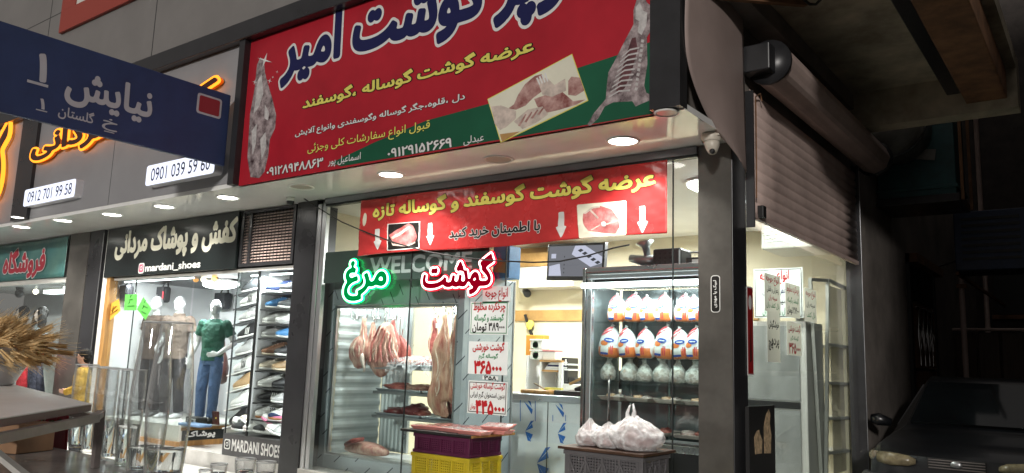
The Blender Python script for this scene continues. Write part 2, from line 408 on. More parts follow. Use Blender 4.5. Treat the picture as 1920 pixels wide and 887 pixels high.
mt['shutter'] = mat('shutter_steel', (.50,.385,.345), .5, metal=.1, var=.18, vsc=2, bump=.05, bsc=20)
mt['black'] = mat('matt_black', (.012,.012,.012), .5)
mt['rubber'] = mat('black_rubber', (.01,.01,.01), .6)
mt['lamp'] = glow('lamp_diffuser', (1,.97,.88), 9)
mt['tube'] = glow('fluorescent_tube', (.93,1,1), 4.5)
mt['whiteplastic'] = mat('white_plastic', (.75,.75,.72), .35)
mt['chrome'] = mat('polished_metal', (.7,.7,.7), .12, metal=1)

# ------------------------------------------------------------------ the setting
g = MB(); g.box((-70,-60,-.3), (60,60,0), mt['asphalt']); tag(obj('street_ground', g), kind='structure')
g = MB(); g.box((-40,-2.4,.004), (-.02,-.02,.13), mt['paving']); tag(obj('pavement', g, bevel=.01), kind='structure')
g = MB(); g.box((-40,-2.55,.004), (-.02,-2.403,.15), mt['concrete']); tag(obj('kerb', g, bevel=.015), kind='structure')

B = root('shop_building', 'grey clad building holding the butcher shop, shoe shop and wig shop', 'building')
GY = .0
# butcher shop front
g = MB(); g.box((-.285,.003,.0), (0,.25,3.349), mt['black_panel']); p = obj('pillar', g, B, bevel=.004)
g = MB(); g.box((-.285,-.006,.13), (-.006,.0,3.347), mt['charcoal']); obj('cladding', g, p)
g = MB(); g.box((-5.385,-.02,.0), (-5.03,.3,3.349), mt['pillar_dark']); p = obj('pillar', g, B, bevel=.006)
g = MB(); g.box((-5.03,-.005,.13), (-4.955,.06,3.3), mt['alu']); g.box((-4.945,.0,.13), (-4.875,.055,3.3), mt['alu']); g.box((-4.955,.02,.13), (-4.945,.05,3.3), mt['seal']); obj('metal_channel', g, B, bevel=.006)
g = MB(); g.box((-4.875,-.035,3.285), (-.286,.06,3.347), mt['grey_header']); g.box((-4.875,-.02,3.262), (-.286,.05,3.2845), mt['seal']); obj('header_frame', g, B)
for x0, x1 in ((-4.872,-3.474), (-3.466,-2.235), (-2.227,-.515), (-.507,-.288)):
    g = MB(); g.box((x0,0,.31), (x1,.01,3.26), mt['glass']); obj('glass_pane', g, B)
for x in (-3.47,-2.231,-.511):
    g = MB(); g.box((x-.004,-.002,.31), (x+.004,.013,3.26), mt['seal']); obj('pane_joint', g, B)
g = MB(); g.box((-5.03,-.03,.0), (-.285,.12,.3), mt['stone']); obj('plinth', g, B, bevel=.004)
# canopy: soffit, fascia, beam
g = MB(); g.box((-18,-.945,3.352), (.03,.001,3.40), mt['soffit']); obj('soffit', g, B)
g = MB(); g.box((-18,-.95,3.402), (-5.31,-.9,5.05), mt['panel_white'])
for x in (-8.1,): g.box((x-.003,-.952,3.402), (x+.003,-.95,5.05), mt['seal'])
obj('fascia_panel', g, B)
g = MB(); g.box((-10.97,-1.0,3.40), (-10.42,-.951,5.05), mt['pillar_dark']); obj('fascia_column', g, B)
g = MB(); g.box((-5.33,-1.03,3.36), (-5.225,-.91,5.02), mt['black_panel']); obj('sign_frame', g, B)
g = MB(); g.box((-.205,-1.03,3.36), (.032,-.91,5.02), mt['black_panel']); obj('sign_frame', g, B)
g = MB(); g.box((-18,-1.06,5.022), (.03,-.86,5.23), mt['pillar_dark']); obj('beam', g, B, bevel=.008)
g = MB(); g.box((-18,-.95,5.23), (.03,-.7,10), mt['panel_grey'])
for x in (-13.4,-10.6,-7.4,-4.3,-1.9): g.box((x-.006,-.953,5.232), (x+.006,-.95,10), mt['seal'])
for z in (6.6,8.2): g.box((-18,-.9525,z-.005), (.03,-.95,z+.005), mt['seal'])
obj('upper_wall', g, B)
g = MB(); g.box((-18,-.7,3.401), (-.06,13,3.46), mt['offwhite']); g.box((-18,-.68,3.461), (-.1,13,9.9), mt['alley_wall']); obj('upper_storey', g, B)
# butcher interior
g = MB(); g.box((-5.2,.12,.0), (-.07,4.3,.3), mt['tile']); obj('shop_floor', g, B)
g = MB(); g.box((-5.3,3.9,.302), (-.07,4.1,3.3), mt['cream']); g.box((-5.02,3.87,2.17), (-1.2,3.898,2.33), mt['wood_strip']); g.box((-5.02,3.87,2.85), (-3.9,3.898,3.28), mt['wood_strip']); obj('back_wall', g, B)
g = MB(); g.box((-5.385,.302,.0), (-5.24,4.3,3.35), mt['cream']); obj('party_wall', g, B)
g = MB(); g.box((-5.238,.07,3.301), (-.07,4.3,3.345), mt['white']); obj('ceiling', g, B)
# alley flank of the building
g = MB(); g.box((-.12,.252,.0), (-.002,.30,3.349), mt['black_panel']); obj('side_jamb', g, B)
g = MB(); g.box((-.1,3.74,0), (.0,3.93,4.0), mt['black_panel']); obj('side_jamb', g, B)
g = MB(); g.box((-.1,.3,.0), (0,3.74,.32), mt['concrete']); obj('side_sill', g, B)
g = MB(); g.box((-.065,.302,.325), (-.057,1.92,3.3), mt['glass']); g.box((-.065,1.93,.325), (-.057,3.735,3.3), mt['glass']); obj('glass_pane', g, B)
g = MB(); g.box((-.6,3.932,.0), (0,14,4.6), mt['alley_wall']); g.box((-.1,.25,3.43), (-.002,3.93,4.6), mt['alley_wall']); obj('alley_wall', g, B)
g = MB()
for (y0, y1, z0, z1) in ((6.75,8.55,.1,1.62), (6.75,8.55,1.66,2.6)): g.box((-.002,y0,z0), (.03,y1,z1), mt['rust_beam'])
g.box((-.002,6.62,.0), (.05,6.75,3.3), mt['black']); g.box((-.002,8.55,.0), (.05,8.68,3.3), mt['black']); g.box((-.002,6.62,3.17), (.16,8.8,3.3), mt['rust_beam']); g.box((-.002,6.75,2.66), (.03,8.55,3.17), mt['black'])
dr = obj('metal_door', g, B)
g = MB()
for y in (7.2, 7.55, 7.9, 8.2):
    for s in (-1, 1): g.tube([(.045,y,1.85), (.05,y+s*.14,2.15), (.045,y,2.5)], .011, mt['chrome'], 6)
    g.tube([(.045,y,1.7), (.045,y,2.56)], .01, mt['chrome'], 6)
g.tube([(.05,7.0,2.56), (.05,8.4,2.56)], .014, mt['chrome'], 6); obj('ornament', g, dr)

# overhanging slab over the alley with its beams
A = root('alley_overhang', 'stained concrete overhang above the dark alley with brown side beam', 'overhang', (0,.5,4.6))
g = MB(); g.box((.0,-.9,4.6), (1.75,3.25,4.75), mt['concrete']); obj('slab', g, A)
g = MB(); g.box((.0,-.6,4.42), (.22,3.2,4.598), mt['alley_wall']); obj('inner_beam', g, A, bevel=.01)
g = MB(); g.box((1.13,-.9,4.42), (1.3,3.2,4.598), mt['black_panel']); g.box((1.302,-.9,4.3), (1.66,3.2,4.598), mt['rust_beam']); obj('edge_beam', g, A, bevel=.01)
g = MB(); g.box((.0,3.0,4.2), (1.75,3.25,4.598), mt['concrete']); obj('end_beam', g, A)
for a, b in (((.02,-.75,4.3),(.5,.35,4.54)), ((.02,-.75,4.3),(.28,-.85,4.56))):
    g = MB(); g.bar(a, b, .05, .05, mt['rust_beam']); obj('brace', g, A)

# far end of the alley, and a sun blocker out of view behind the camera
FB = root('far_building', 'dark house closing the far end of the alley', 'house', (1,13,0))
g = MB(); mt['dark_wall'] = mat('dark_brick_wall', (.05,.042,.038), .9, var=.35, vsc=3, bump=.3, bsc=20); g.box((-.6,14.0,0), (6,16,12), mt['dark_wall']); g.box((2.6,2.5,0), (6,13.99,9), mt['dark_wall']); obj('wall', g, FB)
for x0, z0 in ((.35,2.9), (1.2,2.9)):
    g = MB(); g.box((x0,13.95,z0), (x0+.6,13.998,z0+1.1), mt['black']); w = obj('window', g, FB)
    g = MB(); g.box((x0-.06,13.93,z0-.1), (x0+.66,13.99,z0-.01), mt['rust_beam']); obj('sill', g, w)
g = MB(); g.tube([(.2,13.9,0), (.2,13.9,9)], .05, mt['shutter'], 8); obj('drainpipe', g, FB)
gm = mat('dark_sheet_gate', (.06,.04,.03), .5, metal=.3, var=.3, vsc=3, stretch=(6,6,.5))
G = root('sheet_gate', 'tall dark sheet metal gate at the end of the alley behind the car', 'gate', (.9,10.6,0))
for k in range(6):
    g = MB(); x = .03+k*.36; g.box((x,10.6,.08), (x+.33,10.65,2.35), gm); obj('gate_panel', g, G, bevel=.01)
g = MB(); g.tube([(.0,10.57,2.4), (2.3,10.57,2.4)], .03, mt['shutter'], 8); obj('rail', g, G)
g = MB(); g.tube([(.0,10.57,.9), (2.3,10.57,.9)], .025, mt['rust_beam'], 8); obj('rail', g, G)
g = MB(); g.tube([(.32,9.5,0), (.32,9.5,3.0), (.3,9.4,5)], .045, mt['shutter'], 10); g.box((.25,9.45,3.05),(.4,9.56,3.12), mt['rust_beam'])
thing('drain_pipe', g, 'grey drain pipe standing against the alley wall past the metal door', 'pipe')
OB = root('sun_blocker', 'plain dark block added out of view to keep the sun off the alley', 'house', (15,-16,0))  # unseen house shape, added and sized to shade the alley and car
g = MB(); g.box((8.4,-16,0), (32,-15,16), mt['alley_wall']); obj('wall', g, OB)
g = MB()
for i in range(5):
    for j in range(3): g.box((8.5+i*3.2,-14.998,1.2+j*3.6), (9.9+i*3.2,-14.95,3+j*3.6), mt['black'])
obj('window', g, OB)

# roller shutter of the side opening
R = root('roller_shutter', 'half lowered ribbed metal roller shutter on the alley side of the butcher shop', 'roller shutter', (0,2,2.8))
def slat(u, v):
    y = .32+u*3.38; z = 2.83+v*1.05; ph = (v*11) % 1
    return (.03+.016*math.sin(math.pi*ph)**.7, y, z)
g = MB(); g.grid(slat, 6, 110, mt['shutter']); obj('curtain', g, R, solid=.004)
g = MB(); g.box((.015,.32,2.785), (.055,3.7,2.828), mt['shutter']); obj('bottom_rail', g, R, bevel=.004)
g = MB(); g.box((-.001,.3,2.7), (.07,.317,3.86), mt['black_panel']); obj('guide_rail', g, R)
g = MB(); g.box((-.001,3.703,.3), (.08,3.738,3.95), mt['black_panel']); g.box((.075,3.715,.3),(.083,3.73,3.95),mt['alu']); obj('guide_rail', g, R)
prof = []
g = MB(); n = 28; vs = []
for y in (.35, 3.95):
    for k in range(n):
        a = 2*math.pi*k/n; rr = .175*(1+.035*math.cos(8*a)); vs.append((.2+rr*math.cos(a), y, 4.08+rr*math.sin(a)))
g.add(vs, [(k, (k+1)%n, n+(k+1)%n, n+k) for k in range(n)]+[list(range(n))[::-1], list(range(n,2*n))], mt['shutter'], False); obj('roll', g, R)
g = MB(); g.lathe([(.0,-.02),(.19,-.02),(.19,.02),(0,.02)], mt['black_panel'], (.2,.32,4.08), 20, 'y'); obj('end_plate', g, R)
g = MB(); g.lathe([(.0,-.02),(.21,-.02),(.21,.02),(0,.02)], mt['black_panel'], (.2,3.98,4.08), 20, 'y'); obj('end_plate', g, R)
g = MB(); g.box((.03,.16,3.97), (.26,.34,4.2), mt['black_panel']); obj('motor_box', g, R, bevel=.01)
g = MB(); g.box((.05,.42,2.8), (.1,.5,2.9), mt['black']); obj('lock', g, R, bevel=.005)
g = MB(); g.tube([(.07,.36,3.82), (.075,.35,3.7), (.07,.36,3.2), (.07,.35,2.95)], .006, mt['rust_beam'], 6); g.tube([(.07,.36,3.82),(.09,.42,3.86),(.08,.48,3.82)], .006, mt['rust_beam'], 6); obj('pull_wire', g, R)

# loose cladding sheet at the corner of the canopy
clm = mat('pinkish_grey_cladding', (.36,.28,.255), .5, var=.08, vsc=2)
def clad(u, v):
    z = 3.13+v*2.0; yb = -.98
    fr = max(0, 1-(z-3.13)/1.0)                   # the lower front corner is cut round and curls in
    y0 = yb+.62*fr**2.6; y1 = .12+.06*(1-v)
    y = y0+(y1-y0)*u
    zz = z if v > .001 else z
    zz += (.22*(1-u)**1.6)*max(0, 1-v*3)
    return (.05+.05*math.sin(math.pi*u)*(1-.5*v)-.04*fr*(1-u), y, zz)
g = MB(); g.grid(clad, 20, 34, clm); thing('cladding_sheet', g, 'pinkish grey curved cladding sheet curling off the canopy corner beside the red shop sign', 'cladding', solid=.006)

# metal grate over the shoe cabinet
gr = root('vent_grate', 'dark louvred metal grate between the shoe shop sign and butcher shop pillar', 'grate', (-5.95,0,2.95))
g = MB(); x0, x1, z0, z1 = -6.5, -5.42, 2.62, 3.34
for a, b in (((x0,-.01,z0),(x0+.05,.04,z1)), ((x1-.05,-.01,z0),(x1,.04,z1)), ((x0+.05,-.01,z0),(x1-.05,.04,z0+.04)), ((x0+.05,-.01,z1-.04),(x1-.05,.04,z1)), ((-6.32,-.012,z0+.04),(-6.28,.04,z1-.04))): g.box(a, b, mt['pillar_dark'])
obj('frame', g, gr)
g = MB()
for k in range(17): z = z0+.06+k*.037; g.obox(((x0+x1)/2,.02,z), ((1,0,0),(0,1,.7),(0,-.7,1)), ((x1-x0)/2-.05,.018,.002), mt['shutter'])
for k in range(15): x = x0+.08+k*.067; g.box((x,.0,z0+.04), (x+.004,.004,z1-.04), mt['pillar_dark'])
obj('louvre', g, gr)
g = MB(); g.box((x0,.2,z0), (x1,.24,z1), mt['black']); obj('back_panel', g, gr)
# ------------------------------------------------------------------ lamps
def downlight(loc, r, label, on=True, grp='round ceiling spots under the canopy'):
    t = root('downlight', label, 'ceiling lamp', loc, grp)
    g = MB(); g.lathe([(r, .0), (r, -.008), (r*1.16, -.012), (r*1.22, -.006), (r*1.22, .0)], mt['whiteplastic'], loc, 28); obj('rim', g, t)
    g = MB(); g.lathe([(.0005, -.005), (r, -.005)], mt['lamp'] if on else mt['dim_lens'], loc, 28); obj('diffuser', g, t)
    if on: area('lamp_light', (loc[0], loc[1], loc[2]-.03), r*1.6, 26, (1,.97,.90), parent=t, spread=125)
mt['dim_lens'] = mat('unlit_lens', (.42,.38,.33), .3)
for px, py, on, lab in ((1168,264,1,'lit round spot in the white soffit beneath the lamb carcass picture'), (733,327,1,'lit round spot in the white soffit beneath the phone numbers of the butcher sign'),
    (935,298,0,'unlit round spot in the soffit between the two lit butcher shop spots'), (565,350,0,'unlit round spot at the green tinted end of the butcher soffit'),
    (427,370,1,'lit round spot next to the butcher sign, over the metal grate'), (308,387,1,'lit round spot over the middle of the black shoe shop sign'), (210,402,1,'lit round spot over the far corner of the shoe shop sign'),
    (118,413,1,'lit round spot over the grey pillar between the shoe and wig shops'), (40,425,1,'lit round spot over the teal banner'), (33,407,1,'small lit spot at the foot of the dark fascia column'), (1250,211,0,'small unlit spot by the black right frame of the butcher sign')):
    q = PZ(px, py, 3.352); downlight((q.x, q.y, 3.352), .075 if 'small' in lab else .115, lab, on)

# ------------------------------------------------------------------ lettering materials
def ink(n, c, r=.5): mt[n] = mat(n, c, r, spec=.25, var=.06, vsc=3); return mt[n]
ink('navy', (.010,.012,.07)); ink('ink_white', (.66,.66,.64)); ink('ink_yellow', (.68,.62,.13)); ink('ink_black', (.012,.011,.01)); ink('ink_red', (.42,.015,.02)); ink('ink_green', (.01,.2,.06))
ink('ink_cream', (.7,.68,.55))
mt['sign_red'] = mat('printed_red_vinyl', (.38,.012,.024), .5, var=.16, vsc=.9, spec=.3, bump=.05, bsc=2)
mt['sign_green'] = mat('printed_green_vinyl', (.008,.085,.042), .5, var=.16, vsc=.9, spec=.3)
mt['meat_print'] = mat('printed_meat', (.2,.05,.045), .4, var=.6, vsc=9, col2=(.55,.36,.32))
mt['fat_print'] = mat('printed_fat', (.55,.46,.40), .4, var=.25, vsc=12)
mt['dark_print'] = mat('printed_carcass', (.03,.010,.014), .4, var=.5, vsc=11, col2=(.50,.42,.42), detail=12)
mt['cavity_print'] = mat('printed_cavity', (.10,.035,.04), .4, var=.5, vsc=9)
mt['bone_print'] = mat('printed_bone', (.5,.48,.47), .4, var=.25, vsc=14)
def pix(pts, y): return [PY(a, b, y) for a, b in pts]

# big red butcher sign on the fascia
SY = -.955
sg = root('shop_sign', 'large red and green printed butcher shop sign with navy lettering and carcass pictures', 'shop sign', (-2.7,SY,3.36))
g = MB(); g.box((-5.222,SY,3.352), (-.207,-.905,5.018), mt['sign_red']); face = obj('sign_face', g, sg)
g = MB(); a = [(1226.5,76),(1162,102),(1088,126),(1000,160),(915,195),(800,226),(700,268),(620,306),(640,312),(1226.5,221)]
pts = pix(a, SY); 
for q in pts: q.z = max(q.z, 3.356); q.x = min(q.x, -.21)
g.poly(pts, (0,-1,0), .0015, mt['sign_green']); obj('green_band', g, face)
f = fplane(SY)
lt = MB()
bx = pbox((522,178), (1150,-62), 1, SY)
bx = (bx[0], bx[1], -.62, 5.0)
T1 = 'سوپر گوشت امیر'
def two(s, box, m1, m2, o1, o2, w=.003, cell=1/44, fn=None, mb=None):
    mb = mb or lt; fn = fn or f
    rn = 2 if fn is not f else 9999; write(mb, s, box, o2, m2, fn, w, cell, 0, rn); write(mb, s, box, o1, m1, fn, w+.0015, cell, 0, rn)
bx0 = (PY(528,168,SY).x, PY(530,166,SY).z, -.55, 5.08)
two(T1, bx0, mt['navy'], mt['ink_white'], .048, .092, cell=1/60)
two('عرضه گوشت گوساله ،گوسفند', pbox((569,208), (1000,70), 1, SY), mt['ink_yellow'], mt['ink_black'], .034, .085, cell=1/40)
two('دل ،قلوه،جگر گوساله وگوسفندی وانواع آلایش', pbox((554,260), (872,173), 1, SY), mt['ink_white'], mt['ink_black'], .022, .055, cell=1/36)
two('قبول انواع سفارشات کلی وجزئی', pbox((577,292), (807,224), 1, SY), mt['ink_yellow'], mt['ink_black'], .010, .03, cell=1/36)
two('۰۹۱۲۸۹۴۸۸۶۳', pbox((501,330), (606,296), 1, SY), mt['ink_white'], mt['ink_black'], .025, .06, cell=1/36)
two('اسماعیل پور', pbox((616,314), (677,286), 1, SY), mt['ink_white'], mt['ink_black'], .01, .03, cell=1/36)
two('۰۹۱۲۹۱۵۲۶۶۹', pbox((728,296), (847,259), 1, SY), mt['ink_white'], mt['ink_black'], .025, .06, cell=1/36)
two('عبدلی', pbox((870,274), (908,250), 1, SY), mt['ink_white'], mt['ink_black'], .01, .03, cell=1/36)
obj('lettering', lt, sg)
# pictures printed on it
g = MB(); g.poly(pix([(1196,-8),(1208,-6),(1214,6),(1226,14),(1224,52),(1213,70),(1214,120),(1208,160),(1212,174),(1226,180),(1224,186),(1200,196),(1192,200),(1186,190),(1150,192),(1134,200),(1122,222),(1106,237),(1102,233),(1114,212),(1136,186),(1138,160),(1141,136),(1156,108),(1172,76),(1188,46),(1188,20)], SY), (0,-1,0), .002, mt['dark_print'])
for k in range(9):
    x0, y0 = 1199-k*2.2, 88+k*10; x1, y1 = 1166-k*3.0, 106+k*9.4; mx_, my_ = (x0+x1)/2-1, (y0+y1)/2-5
    g.poly(pix([(x0,y0),(mx_,my_),(x1,y1),(x1,y1+2.2),(mx_,my_+3),(x0,y0+3.2)], SY), (0,-1,0), .003+.0001*k, mt['bone_print'])
g.poly(pix([(1185,72),(1192,70),(1196,92),(1186,130),(1172,165),(1160,176),(1156,170),(1164,140),(1174,104)], SY), (0,-1,0), .0026, mt['cavity_print'])
for k in range(11):
    g.poly(pix([(1203-k*1.2+j, 74+k*9+i) for j, i in ((0,0),(5,1),(4,6),(-1,5))], SY), (0,-1,0), .003, mt['bone_print'])
g.poly(pix([(1192,14),(1200,4),(1206,20),(1214,24),(1212,48),(1203,66),(1196,60),(1199,40),(1192,36)], SY), (0,-1,0), .0028, mt['bone_print'])
obj('carcass_picture', g, sg)
g = MB(); g.poly(pix([(482,122),(488,108),(495,112),(497,136),(502,156),(511,186),(518,216),(516,240),(506,262),(503,292),(496,322),(486,334),(470,332),(464,296),(466,262),(469,214),(478,164)], SY), (0,-1,0), .002, mt['dark_print'])
for q in ([(484,150),(491,140),(494,176),(486,200),(476,214)], [(497,196),(505,212),(503,226),(496,222)], [(488,262),(498,248),(500,274),(491,300)], [(472,246),(482,232),(480,270),(474,290)]): g.poly(pix(q, SY), (0,-1,0), .003, mt['bone_print'])
for cx, cy, r in ((497,113,14),(506,152,5),(478,154,5),(520,135,2.5),(512,145,2.5),(540,137,2.5),(526,166,2.5),(545,148,2)):
    g.poly(pix([(cx+r*(1 if i % 2 == 0 else .16)*math.cos(i*math.pi/4+.3), cy+r*(1 if i % 2 == 0 else .16)*math.sin(i*math.pi/4+.3)) for i in range(8)], SY), (0,-1,0), .0045, mt['ink_white'])
obj('leg_picture', g, sg)
g = MB(); g.poly(pix([(914,186),(1073,101),(1103.5,189),(939,268)], SY), (0,-1,0), .002, mt['ink_yellow']); g.poly(pix([(915.5,187),(1072,103),(1101.5,188),(940,265.5)], SY), (0,-1,0), .003, mt['ink_cream'])
for k, (q, m) in enumerate(([[(953,204),(964,196),(972,178),(985,158),(1003,143),(1016,139),(1022,150),(1016,172),(1000,184),(986,198),(968,206)], 'meat_print'], [[(1002,186),(1030,176),(1052,170),(1075,190),(1098,187),(1082,196),(1050,206),(1024,212),(1008,200)], 'meat_print'],
    [[(1066,152),(1072,144),(1088,146),(1096,170),(1080,180),(1066,178)], 'meat_print'], [[(922,200),(940,198),(968,208),(968,222),(950,238),(938,244),(928,232)], 'fat_print'], [[(964,228),(990,206),(1018,200),(1028,214),(1010,228),(980,242)], 'fat_print'],
    [[(1008,150),(1026,146),(1040,160),(1060,148),(1062,170),(1036,182),(1018,178)], 'fat_print'], [[(942,266),(938,252),(975,247)], 'wood_strip'])): g.poly(pix(q, SY), (0,-1,0), .004+k*.0004, mt[m])
for k in range(4): g.poly(pix([(1006+k*5,147-k*3),(1009+k*5,146-k*3),(1014+k*5,158-k*2),(1012+k*5,160-k*2)], SY), (0,-1,0), .0075, mt['ink_white'])
for k in range(4): g.poly(pix([(972+k*12,236-k*7),(986+k*11,214-k*4),(988+k*11,215-k*4),(976+k*12,237-k*7)], SY), (0,-1,0), .0075, mt['meat_print'])
obj('meat_photo', g, sg)

# red vinyl banner under the soffit
bn = root('banner', 'wrinkled red vinyl banner with yellow lettering hanging under the soffit', 'banner', (-2.4,-.06,3.26))
BX0, BX1, BZ0, BZ1 = -4.225, -.532, 2.635, 3.255
def wr(u, v):
    return .012*noise.noise(Vector((u*2.2, v*1.2, 3)))+.008*noise.noise(Vector((u*7+v*9, v*3-u*2, 1)))+.004*noise.noise(Vector((u*16, v*22, 5)))
fb = lambda u, v, w: (u, -.062-w+wr(u, v), v+.012*math.sin((u-BX0)/(BX1-BX0)*math.pi*3)*(1 if v < 2.75 else 0)*(2.75-v)/.12)
mt['banner_red'] = mat('red_banner_vinyl', (.5,.035,.035), .26, var=.12, vsc=2)
g = MB(); g.grid(lambda a, b: fb(BX0+a*(BX1-BX0), BZ0+b*(BZ1-BZ0), 0), 180, 34, mt['banner_red']); obj('sheet', g, bn, solid=.001)
lt = MB()
two('عرضه گوشت گوسفند و گوساله تازه', pbox((700,414), (1228,314), 1, -.06), mt['ink_yellow'], mt['ink_black'], .040, .070, w=.003, fn=fb)
two('با اطمینان خرید کنید', pbox((842,451), (1012,413), 1, -.06), mt['ink_black'], mt['ink_white'], .030, .072, w=.003, fn=fb)
obj('lettering', lt, bn)
def flat(g, pts, w, m): shape_on(g, [(q.x, q.z) for q in pix(pts, -.06)], m, fb, w+.001)
for cx, y0, y1 in ((709,430,470),(808,419,462),(1053,398,448),(1205,387,440)):
    g = MB(); h = y1-y0; a = 4.2 if cx < 1000 else 5.5
    flat(g, [(cx-a,y0),(cx+a,y0-1),(cx+a,y0+h*.52),(cx+a*1.9,y0+h*.52),(cx,y1),(cx-a*1.9,y0+h*.56),(cx-a,y0+h*.55)], .003, mt['ink_white']); obj('arrow', g, bn)
mt['steak'] = mat('printed_steak', (.34,.06,.06), .35, var=.4, vsc=10, col2=(.6,.25,.24))
g = MB(); flat(g, [(727,420),(789,415),(788,467),(726,472)], .003, mt['ink_white']); flat(g, [(729,421),(787,417),(786,465),(728,470)], .0045, mt['ink_black'])
flat(g, [(730,441),(745,431),(768,419),(776,424),(784,444),(780,454),(764,462),(740,459)], .006, mt['steak']); flat(g, [(734,445),(750,436),(768,424),(771,427),(752,441),(737,449)], .0075, mt['fat_print']); flat(g, [(730,443),(737,457),(764,461),(781,453),(781,456),(764,464),(737,461)], .0075, mt['fat_print'])
obj('meat_photo', g, bn)
g = MB(); flat(g, [(1082,384),(1175,376),(1175,443),(1086,449)], .003, mt['ink_cream'])
flat(g, [(1093,411),(1094,400),(1112,388),(1126,386),(1148,393),(1160,411),(1163,427),(1154,440),(1128,438),(1104,434),(1095,421)], .0045, mt['steak'])
flat(g, [(1094,400),(1112,388),(1126,386),(1127,389),(1113,391),(1097,402)], .006, mt['fat_print']); flat(g, [(1106,391),(1116,400),(1124,409),(1121,411),(1113,402),(1104,393)], .006, mt['fat_print'])
flat(g, [(1127,417),(1134,415),(1138,419),(1136,425),(1129,425)], .006, mt['ink_white']); flat(g, [(1137,420),(1160,412),(1161,414),(1138,423)], .006, mt['fat_print']); flat(g, [(1108,432),(1126,420),(1127,422),(1110,434)], .006, mt['fat_print'])
obj('meat_photo', g, bn)
g = MB(); q = PY(685,412,-.06); pts = [fb(q.x+.03*math.cos(a*.52), q.z+.075*math.sin(a*.52), .003) for a in range(12)]; g.poly(pts, (0,-1,0), .001, mt['ink_cream']); obj('round_logo', g, bn)

# neon words in the window
def neon(s, box, label, word, core, halo, back, y=-.03, gap=.034):
    t = root('neon_sign', label, 'neon sign', ((box[0]+box[2])/2, y, box[1]))
    fn = fplane(y); g = MB(); write(g, s, box, .075, back, fn, 0, 1/50); o = obj('backing', g, t, solid=.006)
    g = MB()
    for lp in outline(s, box, .058, 1/50): g.tube([fn(u, v, .018) for u, v in lp], .0085, core, 8, True)
    obj('tube', g, t)
    g = MB()
    for lp in outline(s, box, .085, 1/50): g.tube([fn(u, v, .006) for u, v in lp], .010, halo, 6, True)
    obj('coloured_sleeve', g, t)
    return t
cg = glow('green_neon', (.35,1,.62), 6); hg = glow('green_sleeve', (.0,.75,.14), 5); bgn = glow('green_acrylic', (.0,.30,.06), .8)
cr = glow('red_neon', (1,.55,.55), 4); hr = glow('red_sleeve', (.9,.0,.02), 2); brd = glow('red_acrylic', (.34,.0,.012), .7)
bx = pbox((648,562), (727,488), 1, -.03); n1 = neon('مرغ', bx, 'glowing green neon word hanging in the butcher window', 'chicken', cg, hg, bgn)
bx = pbox((795,552), (926,478), 1, -.03); n2 = neon('گوشت', bx, 'glowing red neon word hanging in the butcher window', 'meat', cr, hr, brd)
# welcome strip on the glass
mt['strip'] = mat('dark_green_film', (.045,.07,.06), .3); ink('ink_grey', (.35,.38,.38))
g = MB(); g.box((-4.86,.014,2.365), (-2.45,.018,2.72), mt['strip']); ws = thing('window_strip', g, 'dark green strip reading WELCOME on the window glass below the red banner', 'window sticker')
g = MB(); write(g, 'WELCOME', pbox((694,514), (884,472), 1, .012), .03, mt['ink_grey'], fplane(.012), .001)
obj('lettering', g, ws)

# price sheets stuck on the glass
mt['sheet'] = mat('white_price_sheet', (.72,.75,.74), .3, var=.04, vsc=3)
def sheet_px(name, tl, br, ax, val, label, lines, frame=None, grp='price sheets stuck on the butcher glass', cat='price sheet', base=None):
    a, b = P(*tl, ax, val), P(*br, ax, val); i = 0 if ax == 1 else 1
    fn = fplane(val) if ax == 1 else splane(val)
    n = (0,-1,0) if ax == 1 else (1,0,0)
    u0, u1, z0, z1 = a[i], b[i], b.z, a.z
    g = MB(); q = lambda u, v, w=0: fn(u, v, w)
    g.poly([q(u0,z0),q(u1,z0),q(u1,z1),q(u0,z1)], n, .002, base or mt['sheet'])
    o = thing(name, g, label, cat, grp)
    g = MB()
    if frame:
        e = .012; t = .007
        for (p0, p1, p2, p3) in ((u0+e,z0+e,u1-e,z0+e+t),(u0+e,z1-e-t,u1-e,z1-e),(u0+e,z0+e+t,u0+e+t,z1-e-t),(u1-e-t,z0+e+t,u1-e,z1-e-t)):
            g.poly([q(p0,p1,.0025),q(p2,p1,.0025),q(p2,p3,.0025),q(p0,p3,.0025)], n, .0006, frame)
    for s, fu0, fv0, fu1, fv1, m, off in lines:
        fu0 = .045+.91*fu0; fu1 = .045+.91*fu1
        write(g, s, (u0+fu0*(u1-u0), z0+fv0*(z1-z0), u0+fu1*(u1-u0), z0+fv1*(z1-z0)), off, m, fn, .0035, 1/36)
    obj('lettering', g, o); return o
R_, G_, K_ = mt['ink_red'], mt['ink_green'], mt['ink_black']
PYS = -.004
sheet_px('price_sheet', (906,538), (957,567), 1, PYS, 'small white sheet with one red line, topmost of the price sheets on the glass', [('انواع جوجه', .06,.08,.94,.9,R_,.02)])
sheet_px('price_sheet', (883,566), (952,628), 1, PYS, 'framed price sheet reading 389000 in black, below the topmost small sheet', [('چرخکرده مخلوط',.05,.66,.96,.97,R_,.03),('گوسفند و گوساله',.08,.38,.92,.62,G_,.022),('۳۸۹۰۰۰ تومان',.04,.06,.95,.36,K_,.03)], G_)
sheet_px('price_sheet', (880,640), (951,704), 1, PYS, 'unframed price sheet reading 365000 in large red digits', [('گوشت خورشتی',.07,.68,.95,.98,R_,.03),('گوساله گرم',.25,.44,.78,.64,G_,.02),('۳۶۵۰۰۰',.14,.04,.88,.38,R_,.045)])
sheet_px('price_sheet', (905,704.5), (934,712.5), 1, PYS, 'tiny strip with the number 358 between two large price sheets', [('۳۵۸',.1,-.1,.9,.95,K_,.04)])
